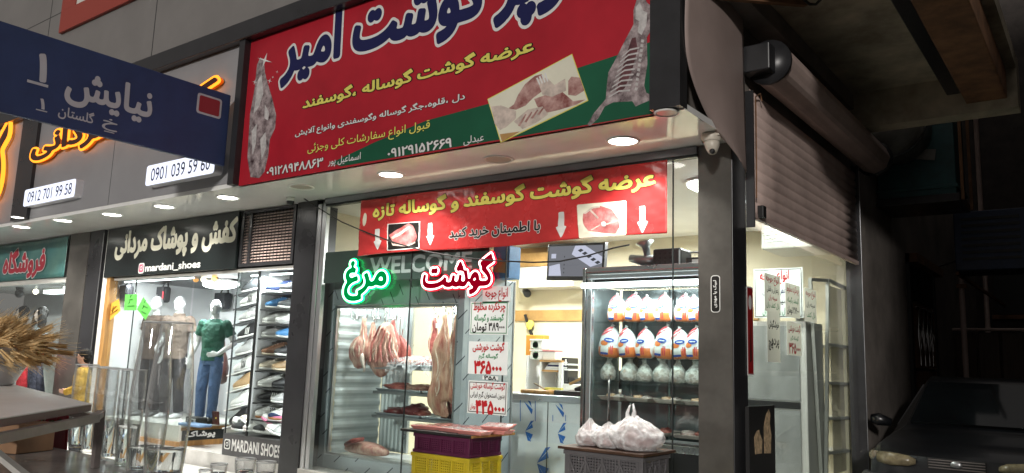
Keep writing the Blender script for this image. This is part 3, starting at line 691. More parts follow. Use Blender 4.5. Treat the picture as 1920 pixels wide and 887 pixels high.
sheet_px('price_sheet', (879,713), (950,780), 1, PYS, 'framed price sheet reading 445000 in red, lowest on the glass', [('گوشت گوساله خورشتی',.02,.73,.98,.97,R_,.02),('بدون استخوان گرم ایرانی',.02,.44,.98,.68,K_,.015),('۴۴۵۰۰۰',.2,.03,.97,.38,R_,.045),('تومان',.03,.1,.18,.3,R_,.02)], K_)
# sheets on the side glass
mt['sheet_side'] = mat('grey_white_sheet', (.7,.7,.66), .45, var=.05, vsc=3)
def letlight(m):                              # thin paper lets light through
    nt = m.node_tree; N = nt.nodes; p = N['Principled BSDF']; t = N.new('ShaderNodeBsdfTranslucent'); t.inputs[0].default_value = (.75,.74,.68,1); x = N.new('ShaderNodeMixShader'); x.inputs[0].default_value = .5
    nt.links.new(p.outputs[0], x.inputs[1]); nt.links.new(t.outputs[0], x.inputs[2]); nt.links.new(x.outputs[0], N['Material Output'].inputs[0])
letlight(mt['sheet_side'])
SX = -.054; sg_ = 'price sheets on the side glass of the butcher shop'
sb = mt['sheet_side']
sheet_px('price_sheet', (1433,511), (1463,588), 0, SX, 'tall side glass sheet with four lines, nearest the shutter bottom corner', [('انواع جوجه',.05,.72,.95,.98,R_,.03),('زعفرانی و فلفلی',.08,.5,.92,.68,K_,.02),('سینه ران',.2,.29,.8,.45,R_,.02),('بال کتف ران',.05,.08,.95,.25,G_,.02)], None, sg_, base=sb)
sheet_px('price_sheet', (1438,583), (1463,680), 0, SX, 'long narrow side glass sheet with two bold black lines, hanging below the tall sheet', [('خوشگوش',.05,.66,.95,.84,K_,.03),('پرده',.3,.28,.92,.46,K_,.03),('پیچ',.05,.24,.4,.42,K_,.03)], None, sg_, base=sb)
sheet_px('price_sheet', (1472,529), (1500,598), 0, SX, 'side glass sheet reading 389000 with a red heading, second along the row', [('چرخکرده مخلوط',.05,.68,.95,.95,R_,.02),('گوسفند و گوساله',.08,.4,.92,.6,G_,.02),('۳۸۹۰۰۰ تومان',.05,.07,.95,.32,K_,.03)], None, sg_, base=sb)
sheet_px('price_sheet', (1475,603), (1503,668), 0, SX, 'side glass sheet reading 365000 in red, hanging below the second sheet', [('گوشت خورشتی',.05,.68,.95,.95,R_,.02),('گوساله گرم',.2,.42,.8,.6,G_,.02),('۳۶۵۰۰۰',.08,.07,.92,.36,R_,.035)], None, sg_, base=sb)
sheet_px('price_sheet', (1508,539), (1531,606), 0, SX, 'half hidden side glass sheet beside the white frame, third along the row', [('انواع جوجه',.05,.7,.95,.96,R_,.02),('سینه ران',.1,.42,.9,.6,K_,.02),('بال کتف',.1,.1,.9,.3,G_,.02)], None, sg_, base=sb)
mt['poster_red'] = mat('red_poster', (.3,.01,.012), .4, var=.15, vsc=3)
g = MB(); a, b = PX(1399.5,536,.003), PX(1413,704,.003)
g.poly([(.003,a.y,b.z),(.003,b.y,b.z),(.003,b.y,a.z),(.003,a.y,a.z)], (1,0,0), .003, mt['ink_white']); e = .012
g.poly([(.006,a.y+e,b.z+e),(.006,b.y-e,b.z+e),(.006,b.y-e,a.z-e),(.006,a.y+e,a.z-e)], (1,0,0), .001, mt['poster_red'])
q = (b.z-a.z)
g.poly([(.0075,a.y+.05,b.z+.1),(.0075,b.y-.05,b.z+.12),(.0075,b.y-.06,b.z+.35),(.0075,a.y+.07,b.z+.45)], (1,0,0), .001, mt['ink_black'])
g.poly([(.0075,b.y-.07+.035*math.cos(k*.6),a.z-.13+.06*math.sin(k*.6)) for k in range(10)], (1,0,0), .001, mt['ink_white'])
thing('wall_poster', g, 'narrow tall red poster with white rim on the black jamb by the right pillar', 'poster')

# small plaque with upright writing on the right pillar
a, b = PY(1333,586,-.008), PY(1350,516,-.008)
pl = root('plaque', 'small black plaque with white upright writing on the right pillar', 'plaque', (a.x,-.008,a.z))
def rr(u0, v0, u1, v1, r, n=5):
    o = []
    for cx, cy, s in ((u1-r,v1-r,0),(u0+r,v1-r,1),(u0+r,v0+r,2),(u1-r,v0+r,3)):
        o += [(cx+r*math.cos((s+k/n)*math.pi/2), cy+r*math.sin((s+k/n)*math.pi/2)) for k in range(n+1)]
    return o
g = MB(); g.poly([(u,-.0062,v) for u, v in rr(a.x,a.z,b.x,b.z,.025)], (0,-1,0), .002, mt['ink_white']); g.poly([(u,-.0082,v) for u, v in rr(a.x+.006,a.z+.006,b.x-.006,b.z-.006,.02)], (0,-1,0), .001, mt['ink_black']); obj('plate', g, pl)
g = MB(); write(g, 'لبیک یا مهدی', (a.z+.04, -(b.x-.025), b.z-.04, -(a.x+.02)), .02, mt['ink_white'], lambda u, v, w: (-v, -.0095-w, u), .0005); obj('lettering', g, pl)

# shoe shop: board, light boxes, orange letters
bd = root('sign_board', 'black shoe shop board with pale lettering over the clothes window', 'shop sign', (-8.2,-.03,2.6))
mt['board_black'] = mat('black_sign_board', (.012,.016,.016), .22)
g = MB(); g.box((-9.87,-.04,2.602), (-6.53,.0,3.345), mt['board_black']); obj('board', g, bd, bevel=.005)
fm = fplane(-.04); lt = MB()
write(lt, 'کفش و پوشاک مردانی', pbox((215,489), (445,409), 1, -.04), .05, mt['ink_cream'], fm, .002, 1/50)
write(lt, 'mardani_shoes', pbox((272,511), (376,488), 1, -.04), .03, mt['ink_white'], fm, .002); obj('lettering', lt, bd)
g = MB(); c = PY(265,503,-.042); r = .072; ink('icon_pink', (.6,.05,.12))
def icon(g, cx, cz, r, m, bgm, y):
    fl = lambda pts, w, m_: g.poly([(u,y-w,v) for u, v in pts], (0,-1,0), .0008, m_)
    fl(rr(cx-r,cz-r,cx+r,cz+r,r*.45), .001, m); fl(rr(cx-r*.76,cz-r*.76,cx+r*.76,cz+r*.76,r*.35), .002, bgm)
    fl([(cx+r*.45*math.cos(k*.35),cz+r*.45*math.sin(k*.35)) for k in range(18)], .003, m); fl([(cx+r*.25*math.cos(k*.35),cz+r*.25*math.sin(k*.35)) for k in range(18)], .004, bgm)
    fl([(cx+r*.5+r*.1*math.cos(k*.6),cz+r*.5+r*.1*math.sin(k*.6)) for k in range(10)], .004, m)
icon(g, c.x, c.z, .075, mt['ink_white'], mt['icon_pink'], -.041); obj('camera_icon', g, bd)
lbx = glow('lightbox_face', (.80,.84,1), 1.15); side = mat('lightbox_side', (.55,.55,.58), .3)
for (tl, br, s, lab) in (((46,363),(137,381),'0912 701 99 58','white phone number light box nearer the orange lettering and dark column'), ((275,318),(399,337),'0901 039 59 60','white phone number light box partly behind the blue street sign')):
    a, b = PY(*tl, -1.06), PY(*br, -1.06); z0 = 3.565 if s[3] == '2' else 3.515; z1 = z0+.255
    t = root('phone_lightbox', lab, 'light box', ((a.x+b.x)/2,-1.0,z0), 'phone number light boxes on the fascia')
    g = MB(); o = [(u,-.951,v) for u, v in rr(a.x,z0,b.x,z1,.04)]; k = len(o)
    o2 = [(u,-1.055,v) for u, v in rr(a.x,z0,b.x,z1,.04)]
    g.add(o+o2, [(i, (i+1)%k, k+(i+1)%k, k+i) for i in range(k)], side); obj('casing', g, t)
    g = MB(); g.poly([(u,-1.055,v) for u, v in rr(a.x+.002,z0+.002,b.x-.002,z1-.002,.038)], (0,-1,0), .004, lbx); obj('lit_face', g, t)
    g = MB(); w_ = b.x-a.x; write(g, s, (a.x+.08*w_, z0+.05, b.x-.06*w_, z1-.05), .004, mt['navy'], fplane(-1.059), .001); obj('lettering', g, t)
orc = glow('orange_led', (1,.27,.02), 2.2); ord_ = mat('brown_letter_face', (.06,.012,.004), .35)
t = root('letter_sign', 'orange edge lit channel lettering on the pale fascia behind the blue street sign', 'letter sign', (-8.5,-.98,4.3))
bx = pbox((60,306), (412,150), 1, -1.02); bx = (bx[0], 4.27, bx[2]-.08, 4.66); s = 'کفش مردانی'
fo = fplane(-1.03); g = MB(); write(g, s, bx, .035, ord_, fo, 0, 1/50); obj('letter_face', g, t, solid=.01)
g = MB()
for lp in outline(s, bx, .07, 1/50): g.tube([fo(u, v, -.01) for u, v in lp], .017, orc, 6, True)
obj('led_edge', g, t)
g = MB(); write(g, s, bx, .075, mat('orange_acrylic', (.5,.16,.02), .3), fplane(-.965), 0, 1/50); obj('back_plate', g, t)
# neighbouring orange sign at the left end
t = root('letter_sign', 'large orange edge lit lettering at the far end of the fascia', 'letter sign', (-12,-.98,3.6))
bx = (-13.0,3.62,-11.42,4.95); s = 'کیف'
fo = fplane(-1.03); g = MB(); write(g, s, bx, .03, ord_, fo, 0); obj('letter_face', g, t, solid=.01)
g = MB()
for lp in outline(s, bx, .07): g.tube([fo(u, v, -.01) for u, v in lp], .03, orc, 6, True)
obj('led_edge', g, t)

# teal banner of the wig shop
mt['teal'] = mat('teal_banner', (.03,.14,.15), .3, var=.45, vsc=1.6, col2=(.10,.22,.19))
t = root('banner', 'teal banner with red white edged lettering over the wig shop window', 'banner', (-12.5,-.06,2.7))
g = MB(); g.grid(lambda u, v: (-15.5+u*4.38, -.06+.012*math.sin(u*40+v*2)*noise.noise(Vector((u*9,v*2,0))), 2.66+v*.66), 90, 8, mt['teal']); obj('sheet', g, t, solid=.002)
lt = MB(); ft = fplane(-.078); q = pbox((4,524), (88,455), 1, -.078)
mt['ink_crimson'] = mat('crimson_print', (.4,.03,.05), .4)
write(lt, 'فروشگاه', (q[0], 2.70, q[2], 3.2), .075, mt['ink_white'], ft, .001); write(lt, 'فروشگاه', (q[0], 2.70, q[2], 3.2), .045, mt['ink_crimson'], ft, .003); obj('lettering', lt, t)

# framed notice on the upper wall
t = root('wall_sign', 'white notice board with a broad red frame on the upper wall', 'sign', (-8.7,-.96,6.2))
g = MB(); x0, x1, z0, z1 = -10.12, -7.0, 6.22, 8.3; rb = mat('red_frame', (.30,.045,.03), .5)
for a, b in (((x0,-1.0,z0),(x1,-.955,z0+.34)), ((x0,-1.0,z1-.34),(x1,-.955,z1)), ((x0,-1.0,z0+.341),(x0+.45,-.955,z1-.341)), ((x1-.45,-1.0,z0+.341),(x1,-.955,z1-.341))): g.box(a, b, rb)
obj('frame', g, t)
g = MB(); g.box((x0+.451,-.985,z0+.341), (x1-.451,-.955,z1-.341), mt['offwhite']); obj('panel', g, t)
g = MB()
for k in range(4): g.box((x0+.62,-.99,z0+.5+k*.33), (x1-.75-.2*(k % 2),-.986,z0+.63+k*.33), mt['ink_black'])
g.box((x0+.54,-.989,z0+.42), (x0+.56,-.986,z1-.5), mt['ink_black']); obj('print', g, t)

# blue street sign, fixed square to the fascia, seen along the street
XS = -5.37; mt['street_blue'] = mat('blue_enamel', (.022,.04,.115), .45, var=.12, vsc=3, bump=.03, bsc=30); ink('ink_dull', (.42,.42,.46))
t = root('street_sign', 'dark blue street name sign with white lettering sticking out from the fascia', 'street sign', (XS-.03,-2.4,3.57))
g = MB(); g.box((XS-.05,-3.62,3.57), (XS,-1.05,4.385), mt['street_blue']); obj('panel', g, t, bevel=.012)
fs = splane(XS); lt = MB()
def syz(l, r): a, b = PX(*l, XS), PX(*r, XS); return (a.y, a.z, b.y, b.z)
q = syz((122,186), (284,196)); write(lt, 'نیایش', (q[0], 3.80, q[2], 4.16), .03, mt['ink_dull'], fs, .002)
q = syz((64,155), (92,112)); write(lt, '۱', (q[0]+.03, 3.955, q[2]-.02, 4.18), .055, mt['ink_dull'], fs, .002)
lt.box((XS+.002,q[0]-.06,3.90), (XS+.004,q[2]+.02,3.925), mt['ink_dull'])
q = syz((104,220), (224,230)); write(lt, 'گلستان', (q[0]+.02, 3.645, q[2]-.25, 3.775), .015, mt['ink_dull'], fs, .002); write(lt, 'خ', (q[2]-.16, 3.645, q[2]-.02, 3.76), .015, mt['ink_dull'], fs, .002)
lt.box((XS+.002,q[2]-.14,3.625), (XS+.004,q[2]-.04,3.635), mt['ink_dull'])
q = syz((74,205), (84,190)); write(lt, '۱', (q[0], 3.69, q[2], 3.78), .02, mt['ink_dull'], fs, .002); lt.box((XS+.002,q[0]-.03,3.668), (XS+.004,q[2]+.03,3.678), mt['ink_dull'])
obj('lettering', lt, t)
g = MB(); a = syz((367,214), (418,172)); y0, y1, z0, z1 = a[0], a[2], 4.075, 4.30
g.poly([(XS+.002,u,v) for u, v in rr(y0,z0,y1,z1,.03)], (1,0,0), .001, mt['ink_dull']); g.poly([(XS+.004,u,v) for u, v in rr(y0+.025,z0+.022,y1-.025,z1-.022,.02)], (1,0,0), .001, mat('dull_red', (.26,.02,.03), .45)); obj('red_square', g, t)
g = MB(); g.tube([(XS-.02,-3.5,0), (XS-.02,-3.5,5.2)], .06, mt['pillar_dark'], 14); obj('pole', g, t)
# ------------------------------------------------------------------ butcher shop: fridges, meat, counter
mt['film_steel'] = stripes('filmed_steel', (.42,.48,.52), (.05,.06,.08), 5.5, .07, .35, .35, math.radians(38))
mt['film_dark'] = stripes('filmed_steel_header', (.34,.40,.42), (.05,.06,.08), 6.5, .07, .35, .35, math.radians(-60))
mt['ribbed'] = mat('grey_ribbed_lining', (.42,.46,.46), .35, metal=.2, var=.1, vsc=4)
mt['fridge_white'] = mat('fridge_lining', (.66,.69,.70), .35, var=.05, vsc=3)
mt['glass_clear'] = pane_mat('fridge_glass', (.96,.98,.98), 1.35)
fr = root('meat_fridge', 'tall stainless display fridge with hanging meat and trays behind the butcher glass', 'display fridge', (-4.0,.3,.3))
g = MB()
for a, b in (((-5.2,.25,.3),(-4.93,.33,2.425)), ((-3.02,.25,.3),(-2.936,.33,2.425)), ((-4.93,.25,.3),(-3.02,.33,.445))): g.box(a, b, mt['film_steel'])
obj('front_frame', g, fr, bevel=.004)
g = MB(); g.box((-4.929,.245,2.13), (-3.021,.33,2.425), mt['film_dark']); obj('header', g, fr, bevel=.004)
g = MB(); g.box((-2.95,.332,.3), (-2.934,1.085,2.425), mt['film_steel']); g.box((-2.96,1.086,.3), (-2.925,1.11,2.43), mt['alu']); obj('side_panel', g, fr, bevel=.003)
g = MB(); g.box((-5.2,.335,2.4), (-2.952,1.08,2.42), mt['steel']); obj('top_panel', g, fr)
g = MB(); g.box((-5.19,.335,.32), (-2.96,1.08,.43), mt['fridge_white']); obj('base', g, fr)
g = MB()
vs = []
for k in range(61):
    z = .44+k*1.95/60; vs += [(-4.925+(.012 if k % 4 in (1,2) else 0), .34, z), (-4.925+(.012 if k % 4 in (1,2) else 0), 1.07, z)]
g.add(vs, [(2*k, 2*k+1, 2*k+3, 2*k+2) for k in range(60)], mt['ribbed']); g.box((-4.5,1.05,.44),(-4.42,1.09,2.4), mt['steel']); obj('ribbed_lining', g, fr)
g = MB(); g.add([(-4.91+k*.0165, 1.075-(.012 if k % 4 in (1,2) else 0), z) for k in range(28) for z in (.44,2.395)], [(2*k, 2*k+2, 2*k+3, 2*k+1) for k in range(27)], mt['ribbed']); obj('rear_lining', g, fr)
g = MB(); g.box((-4.93,.262,.45), (-3.02,.268,2.125), mt['glass_clear']); obj('door_glass', g, fr)
g = MB()
for x0, x1, y in ((-4.92,-4.89,.27),(-3.06,-3.03,.27)): g.box((x0,y,.45), (x1,y+.03,2.125), mt['alu'])
g.box((-4.89,.27,2.10), (-3.06,.3,2.125), mt['alu']); g.box((-4.89,.27,.45), (-3.06,.3,.47), mt['alu']); obj('door_frame', g, fr)
for x in (-3.72,-3.52):
    g = MB(); g.box((x,.98,.44), (x+.05,1.02,2.39), mt['steel'])
    for k in range(30): g.box((x+.018,.977,.5+k*.06), (x+.032,.981,.53+k*.06), mt['black'])
    obj('upright', g, fr)
g = MB(); g.tube([(-4.88,.5,2.12), (-3.06,.5,2.12)], .012, mt['chrome'], 8); obj('hanging_rail', g, fr)
g = MB(); g.tube([(-4.85,.36,2.30), (-3.1,.36,2.30)], .014, mt['tube'], 8); obj('tube_light', g, fr)
area('fridge_light', (-4.0,.36,2.27), 1.7, 31, (1,.985,.95), (math.radians(35),0,0), fr, sy=.08)
area('fridge_light', (-4.0,1.0,2.30), 1.7, 9, (1,.98,.93), (math.radians(10),0,0), fr, sy=.08)
SHZ = [(690,.78),(738,.78),(785,.78)]
SHELF = []
for py, y in SHZ:
    z = PY(790, py, .55).z; SHELF.append(z)
    g = MB(); g.box((-4.45,.5,z-.014), (-3.06,1.0,z-.004), mt['steel']); g.box((-4.45,.495,z-.03), (-3.06,.5,z), mt['alu']); obj('shelf', g, fr)

mt['meat_red'] = mat('raw_red_meat', (.20,.022,.022), .35, var=.5, vsc=16, bump=.6, bsc=50, col2=(.46,.15,.12), detail=7)
mt['meat_fat'] = mat('meat_with_fat', (.27,.045,.04), .38, var=.5, vsc=9, bump=.9, bsc=30, col2=(.62,.42,.32), stretch=(2.2,2.2,.7), detail=8)
mt['meat_tan'] = mat('lamb_carcass', (.30,.075,.055), .4, var=.4, vsc=7, bump=.8, bsc=22, col2=(.58,.40,.27), stretch=(2,2,.5), detail=8)
mt['meat_dark'] = mat('dark_meat', (.13,.022,.022), .35, var=.5, vsc=9, bump=.4, bsc=30)
mt['mince'] = mat('pale_chopped_meat', (.45,.24,.22), .4, var=.5, vsc=22, bump=.8, bsc=60, col2=(.66,.58,.56))
mt['fat_seam'] = mat('white_fat', (.62,.50,.40), .4, var=.25, vsc=20)
def hook(t, x, y, ztop, h=.13):
    g = MB(); g.tube([(x-.02,y,ztop-.02),(x-.012,y,ztop+.012),(x+.006,y,ztop+.012),(x+.012,y,ztop-.01),(x+.01,y,ztop-h*.7),(x+.02,y,ztop-h),(x+.05,y,ztop-h*1.02),(x+.06,y,ztop-h*.75)], .006, mt['chrome'], 8)
    return obj('hook', g, t)
def hang(px_nodes, y, m, label, dep=.6, amp=.012, sc=10, seed=0, name='hanging_meat', cat='meat'):
    """px_nodes: (px, py, half width in photo pixels)"""
    nodes = []
    for px, py, hw in px_nodes:
        c = PY(px, py, y); w = abs(PY(px+hw, py, y).x-c.x); nodes.append((c, w, w*dep))
    t = root(name, label, cat, nodes[0][0], 'meat hanging on hooks in the fridge')
    dn = []                                        # more rings for a soft outline
    for i in range(len(nodes)-1):
        for k in range(4):
            f = k/4; s = f*f*(3-2*f); a, b = nodes[i], nodes[i+1]
            dn.append((a[0].lerp(b[0], f), a[1]+(b[1]-a[1])*s, a[2]+(b[2]-a[2])*s))
    dn.append(nodes[-1])
    g = MB(); g.loft(dn, m, 28, amp, sc, True, (0,1,0), seed, 1.0, .10); b = obj('flesh', g, t, sub=1)
    for kk in range(6 if len(nodes) > 5 else 2):                       # seams of fat on the side that shows
        i0 = 3+int((len(dn)-10)*((kk*.37) % 1)*.7); i1 = min(len(dn)-3, i0+8+int(10*((kk*.61) % 1))); sp = []
        for i_ in range(i0, i1):
            u_ = -.75+1.5*((kk*.29+.1) % 1)+.25*math.sin(i_*.35+kk); u_ = max(-.85, min(.85, u_)); c_, rx_, ry_ = dn[i_]; sp.append(c_+Vector((u_*rx_*.98, -ry_*math.sqrt(1-u_*u_)*.97, 0)))
        if len(sp) > 3: g = MB(); g.tube(sp, [.002+.0065*math.sin(math.pi*q_/(len(sp)-1)) for q_ in range(len(sp))], mt['fat_seam'], 6); obj('fat_seam', g, t)
    hook(t, nodes[0][0].x, nodes[0][0].y, 2.12, max(.06, 2.12-nodes[0][0].z)); return t, nodes
t, n = hang([(683,595,3),(682,612,4.5),(681,630,6),(677,644,13),(674,655,16),(675,668,15),(676,680,11),(679,688,6)], .5, mt['meat_fat'], 'lamb leg hanging on a hook, first from the ribbed side of the fridge', seed=1)
g = MB(); g.loft([(PY(678,660,.46),.028,.02),(PY(680,675,.44),.03,.022),(PY(683,690,.44),.016,.014),(PY(683,697,.44),.012,.012)], mt['fat_print'], 10, .006, 14); obj('shank_bone', g, t)
t, n = hang([(720,606,6),(722,616,13),(722,630,17),(721,645,22),(717,660,28),(712,672,30),(706,686,22),(700,694,10)], .56, mt['meat_fat'], 'rack of ribs hanging over the upper tray in the fridge', .35, .016, 9, 2)
g = MB()
for k in range(6):
    a = PY(712+k*5, 612+k*4, .50); b = PY(694+k*11, 678, .45); m_ = (a+b)/2+Vector((.0,-.05,0)); g.tube([a, m_, b], [.010,.015,.010], mt['meat_fat'] if k % 2 else mt['meat_red'], 8)
obj('rib', g, t)
t, n = hang([(748,630,3),(752,645,9),(757,660,12),(760,672,10)], .7, mt['meat_red'], 'small piece of red meat hanging behind the rack of ribs', .5, .01, 10, 3)
t, n = hang([(834,590,3),(834,602,4.5),(833,620,7),(829,645,15),(827,665,17),(827,690,16),(826,715,18),(824,735,19),(821,750,18),(824,762,13),(832,772,8),(840,780,3)], .45, mt['meat_tan'], 'pale lamb carcass hanging in front of the trays in the fridge', .5, .014, 8, 4)
t, n = hang([(856,590,3),(856,610,5),(855,632,9),(853,650,9),(853,680,9),(854,710,9),(852,735,10),(850,748,9),(850,757,4)], .42, mt['meat_tan'], 'narrow lamb carcass hanging by the door frame of the fridge', .7, .012, 9, 5)
t, n = hang([(843,700,4),(847,730,9),(849,755,11),(848,775,9),(847,786,4)], .62, mt['meat_red'], 'pinkish meat flank hanging behind the two lamb carcasses', .5, .012, 9, 6)
for nn, yy, mm, lab in (([(737,600,2),(738,615,4),(740,635,7),(741,655,9),(740,672,8),(738,682,4)], .62, 'meat_red', 'thin dark red strip of meat hanging right beside the rack of ribs'), ([(700,604,2),(699,618,5),(697,640,8),(696,662,10),(697,678,7),(699,686,3)], .64, 'meat_fat', 'narrow piece of meat hanging between the first leg and the ribs'), ([(815,596,2),(815,612,4),(813,632,7),(812,652,8),(812,668,4)], .7, 'meat_red', 'small dark cut hanging behind the pale lamb carcass by the grey tag')):
    hang(nn, yy, mt[mm], lab, .6, .012, 10, len(lab))
for px, lab in ((668,'empty steel hook beside the first lamb leg'), (708,'empty steel hook over the rack of ribs'), (738,'empty steel hook next to the glass joint')):
    x = PY(px, 580, .5).x; t = root('steel_hook', lab, 'hook', (x,.5,2.12), 'empty meat hooks on the fridge rail'); hook(t, x, .5, 2.12, .13)
    g = MB(); g.tube([(x-.09,.49,2.07),(x-.05,.49,1.99),(x-.01,.49,1.98)], .005, mt['chrome'], 6); obj('spike', g, t)
t = root('price_tag', 'small grey tag hanging beside the pale lamb carcass', 'tag', PY(822,610,.44)); a, b = PY(817,606,.44), PY(830,615,.44); g = MB(); g.box((a.x,.44,b.z), (b.x,.443,a.z), mt['sheet']); obj('card', g, t)
# trays on the shelves
def tray(x0, x1, y0, y1, z, m, label, meats, grp, tm=None):
    t = root('meat_tray', label, 'tray', ((x0+x1)/2,(y0+y1)/2,z), grp); g = MB(); w = .025; h = .03
    tm = tm or mt['steel']
    g.add([(x0+w,y0+w,z),(x1-w,y0+w,z),(x1-w,y1-w,z),(x0+w,y1-w,z),(x0,y0,z+h),(x1,y0,z+h),(x1,y1,z+h),(x0,y1,z+h)], [(0,3,2,1),(0,1,5,4),(1,2,6,5),(2,3,7,6),(3,0,4,7)], tm); obj('pan', g, t, solid=.003)
    for k, (u, v, rx, ry, rz, mm) in enumerate(meats):
        g = MB(); g.ball((x0+u*(x1-x0), y0+v*(y1-y0), z+.012+rz*.6), (rx, ry, rz), mm, 18, 12, .5, 2.2, k+int(z*10)); obj('meat', g, t)
    return t
red, fat, dk = mt['meat_red'], mt['meat_fat'], mt['meat_dark']
TG = 'meat trays on the fridge shelves'
tray(-4.42,-3.72,.5,.95,SHELF[0], None, 'steel tray with meat under loose plastic film on the upper fridge shelf', [(.3,.5,.16,.14,.06,red),(.62,.5,.2,.15,.075,fat),(.85,.4,.1,.12,.05,red)], TG)
tray(-3.70,-3.1,.5,.95,SHELF[0], None, 'steel tray with red cuts on the upper fridge shelf by the lamb carcasses', [(.3,.5,.16,.12,.045,fat),(.65,.5,.14,.12,.05,red)], TG)
tray(-4.42,-3.72,.5,.95,SHELF[1], None, 'tray of light red cuts on the middle fridge shelf', [(.3,.4,.16,.14,.055,red),(.7,.5,.17,.15,.05,fat)], TG)
tray(-3.70,-3.1,.5,.95,SHELF[1], None, 'tray with a long joint on the middle fridge shelf behind the carcasses', [(.3,.5,.2,.13,.065,red),(.7,.45,.14,.12,.05,red)], TG)
tray(-4.42,-3.72,.5,.95,SHELF[2], None, 'tray of very dark cuts on the lowest fridge shelf, nearer the ribbed side', [(.25,.4,.15,.14,.05,dk),(.62,.5,.17,.15,.075,dk),(.85,.4,.08,.1,.04,red)], TG)
tray(-3.70,-3.1,.5,.95,SHELF[2], None, 'tray with a large dark joint on the lowest fridge shelf by the carcasses', [(.45,.5,.2,.16,.08,dk),(.8,.5,.12,.12,.05,dk)], TG)
g = MB(); 
def wrapf(u, v):
    x = -4.25+u*.66; y = .47+v*.36; z = SHELF[0]+.07+.05*math.sin(math.pi*u)*math.sin(math.pi*min(1, v+.2))+.02*noise.noise(Vector((u*9,v*7,1)))
    if v < .12: z -= (.12-v)*1.0*(1+.4*math.sin(u*14))
    return (x, y, z)
mt['cling'] = film_mat('cling_film', (.85,.86,.88), .08, .12, .5, 22)
g.grid(wrapf, 40, 20, mt['cling']); thing('plastic_film', g, 'crumpled clear plastic film over the meat on the upper fridge shelf', 'plastic film')
zf = PY(670,860,.5).z
t = root('floor_meat', 'large bony cut lying on the bottom of the meat fridge', 'meat', (-4.55,.55,.43)); a = PY(625,848,.5)
g = MB(); g.loft([((-4.86,.5,.50),.03,.03),((-4.75,.5,.52),.09,.06),((-4.55,.52,.53),.13,.08),((-4.35,.52,.52),.12,.07),((-4.2,.54,.50),.06,.04)], fat, 16, .02, 9, True, (0,0,1), 3); obj('flesh', g, t, sub=1)
g = MB(); g.loft([((-4.78,.44,.55),.025,.025),((-4.65,.42,.60),.03,.03),((-4.48,.42,.64),.022,.022)], red, 10, .006, 12); obj('bone', g, t)
for k, (px, py) in enumerate(((640,632),(694,638),(756,634))):
    pass

# chicken fridge
mt['side_dim'] = mat('grey_side_panel', (.32,.36,.36), .25, metal=.3, var=.2, vsc=3)
cf = root('chicken_fridge', 'tall glass front fridge full of wrapped chickens beside the right pillar', 'display fridge', (-.95,.4,.3))
g = MB(); g.box((-1.60,.36,.3), (-1.565,.42,2.44), mt['chrome']); g.box((-1.555,.37,.3), (-1.50,.42,2.44), mt['steel']); obj('door_post', g, cf, bevel=.006)
g = MB(); g.box((-1.56,.36,2.33), (-.31,.42,2.44), mt['steel']); g.box((-1.56,.345,2.372), (-.31,.358,2.40), mt['chrome']); obj('top_frame', g, cf, bevel=.006)
g = MB(); g.box((-1.60,.425,2.30), (-.31,1.1,2.44), mt['pillar_dark']); obj('top_panel', g, cf)
g = MB(); g.box((-1.56,.37,.84), (-.31,.42,.94), mt['steel']); g.box((-1.56,.355,.90), (-.31,.369,.925), mt['chrome']); obj('bottom_rail', g, cf, bevel=.005)
g = MB(); g.box((-1.60,.43,.3), (-.31,1.1,.85), mt['pillar_dark']); obj('base', g, cf)
g = MB(); g.box((-1.56,1.06,.86), (-.31,1.1,2.29), mat('dim_rear_mirror', (.30,.34,.35), .12, metal=.7, var=.25, vsc=2)); obj('rear_panel', g, cf)
g = MB(); g.box((-.33,.43,.86), (-.311,1.05,2.29), mt['fridge_white']); obj('side_panel', g, cf)
g = MB(); g.box((-1.60,.43,.86), (-1.585,1.05,2.29), mt['side_dim']); obj('side_glass', g, cf)
g = MB(); g.box((-1.50,.385,.945), (-.31,.392,2.325), mt['glass_clear']); obj('door_glass', g, cf)
g = MB()
for x in (-1.42,-1.02,-.62): g.tube([(x,1.0,.86), (x,1.0,2.28)], .012, mt['alu'], 8)
g.tube([(-1.28,.34,1.0),(-1.28,.33,1.05),(-1.28,.33,1.42),(-1.28,.34,1.47)], .012, mt['chrome'], 8); obj('upright', g, cf)
g = MB(); a, b = PY(1092,536,.30), PY(1310,531,.30); g.tube([(a.x,.30,a.z), (-.30,.30,a.z)], .026, mt['tube'], 12); obj('tube_light', g, cf)
g = MB(); g.box((a.x,.328,a.z-.012), (-.30,.342,a.z+.03), mt['whiteplastic']); obj('tube_holder', g, cf)
area('tube_glow', (-.95,.42,a.z-.04), 1.2, 12, (.95,1,1), (math.radians(28),0,0), cf, sy=.06)
area('tube_glow', (-.95,.26,a.z-.01), 1.2, 6, (.95,1,1), (math.radians(20),0,0), cf, sy=.06)
CY = .62
rows = [([1157,1187,1217,1246,1280,1306], 604, 551), ([1143,1180,1212,1245,1278,1306], 672, 612), ([1141,1181,1209,1243,1271,1303], 716, 673)]
RZ = [PY(1220, r[1], CY).z for r in rows]
for z in RZ+[1.24]:
    g = MB(); g.box((-1.55,.46,z-.012), (-.335,1.03,z-.004), pane_mat('shelf_glass', (.88,.94,.92), 1.4) if 'shelf_glass' not in mt else mt['shelf_glass']); obj('shelf', g, cf)
mt['bag_white'] = mat('white_chicken_wrap', (.74,.74,.74), .25, var=.06, vsc=9, bump=.5, bsc=28)
mt['wrap_red'] = mat('wrap_red_print', (.62,.05,.07), .3); mt['wrap_orange'] = mat('wrap_orange_print', (.72,.20,.05), .3, var=.15, vsc=8); mt['wrap_blue'] = mat('wrap_blue_print', (.015,.07,.36), .3)
mt['skin'] = mat('chicken_skin', (.62,.36,.24), .35, var=.25, vsc=8)
H, WD = .255, .078
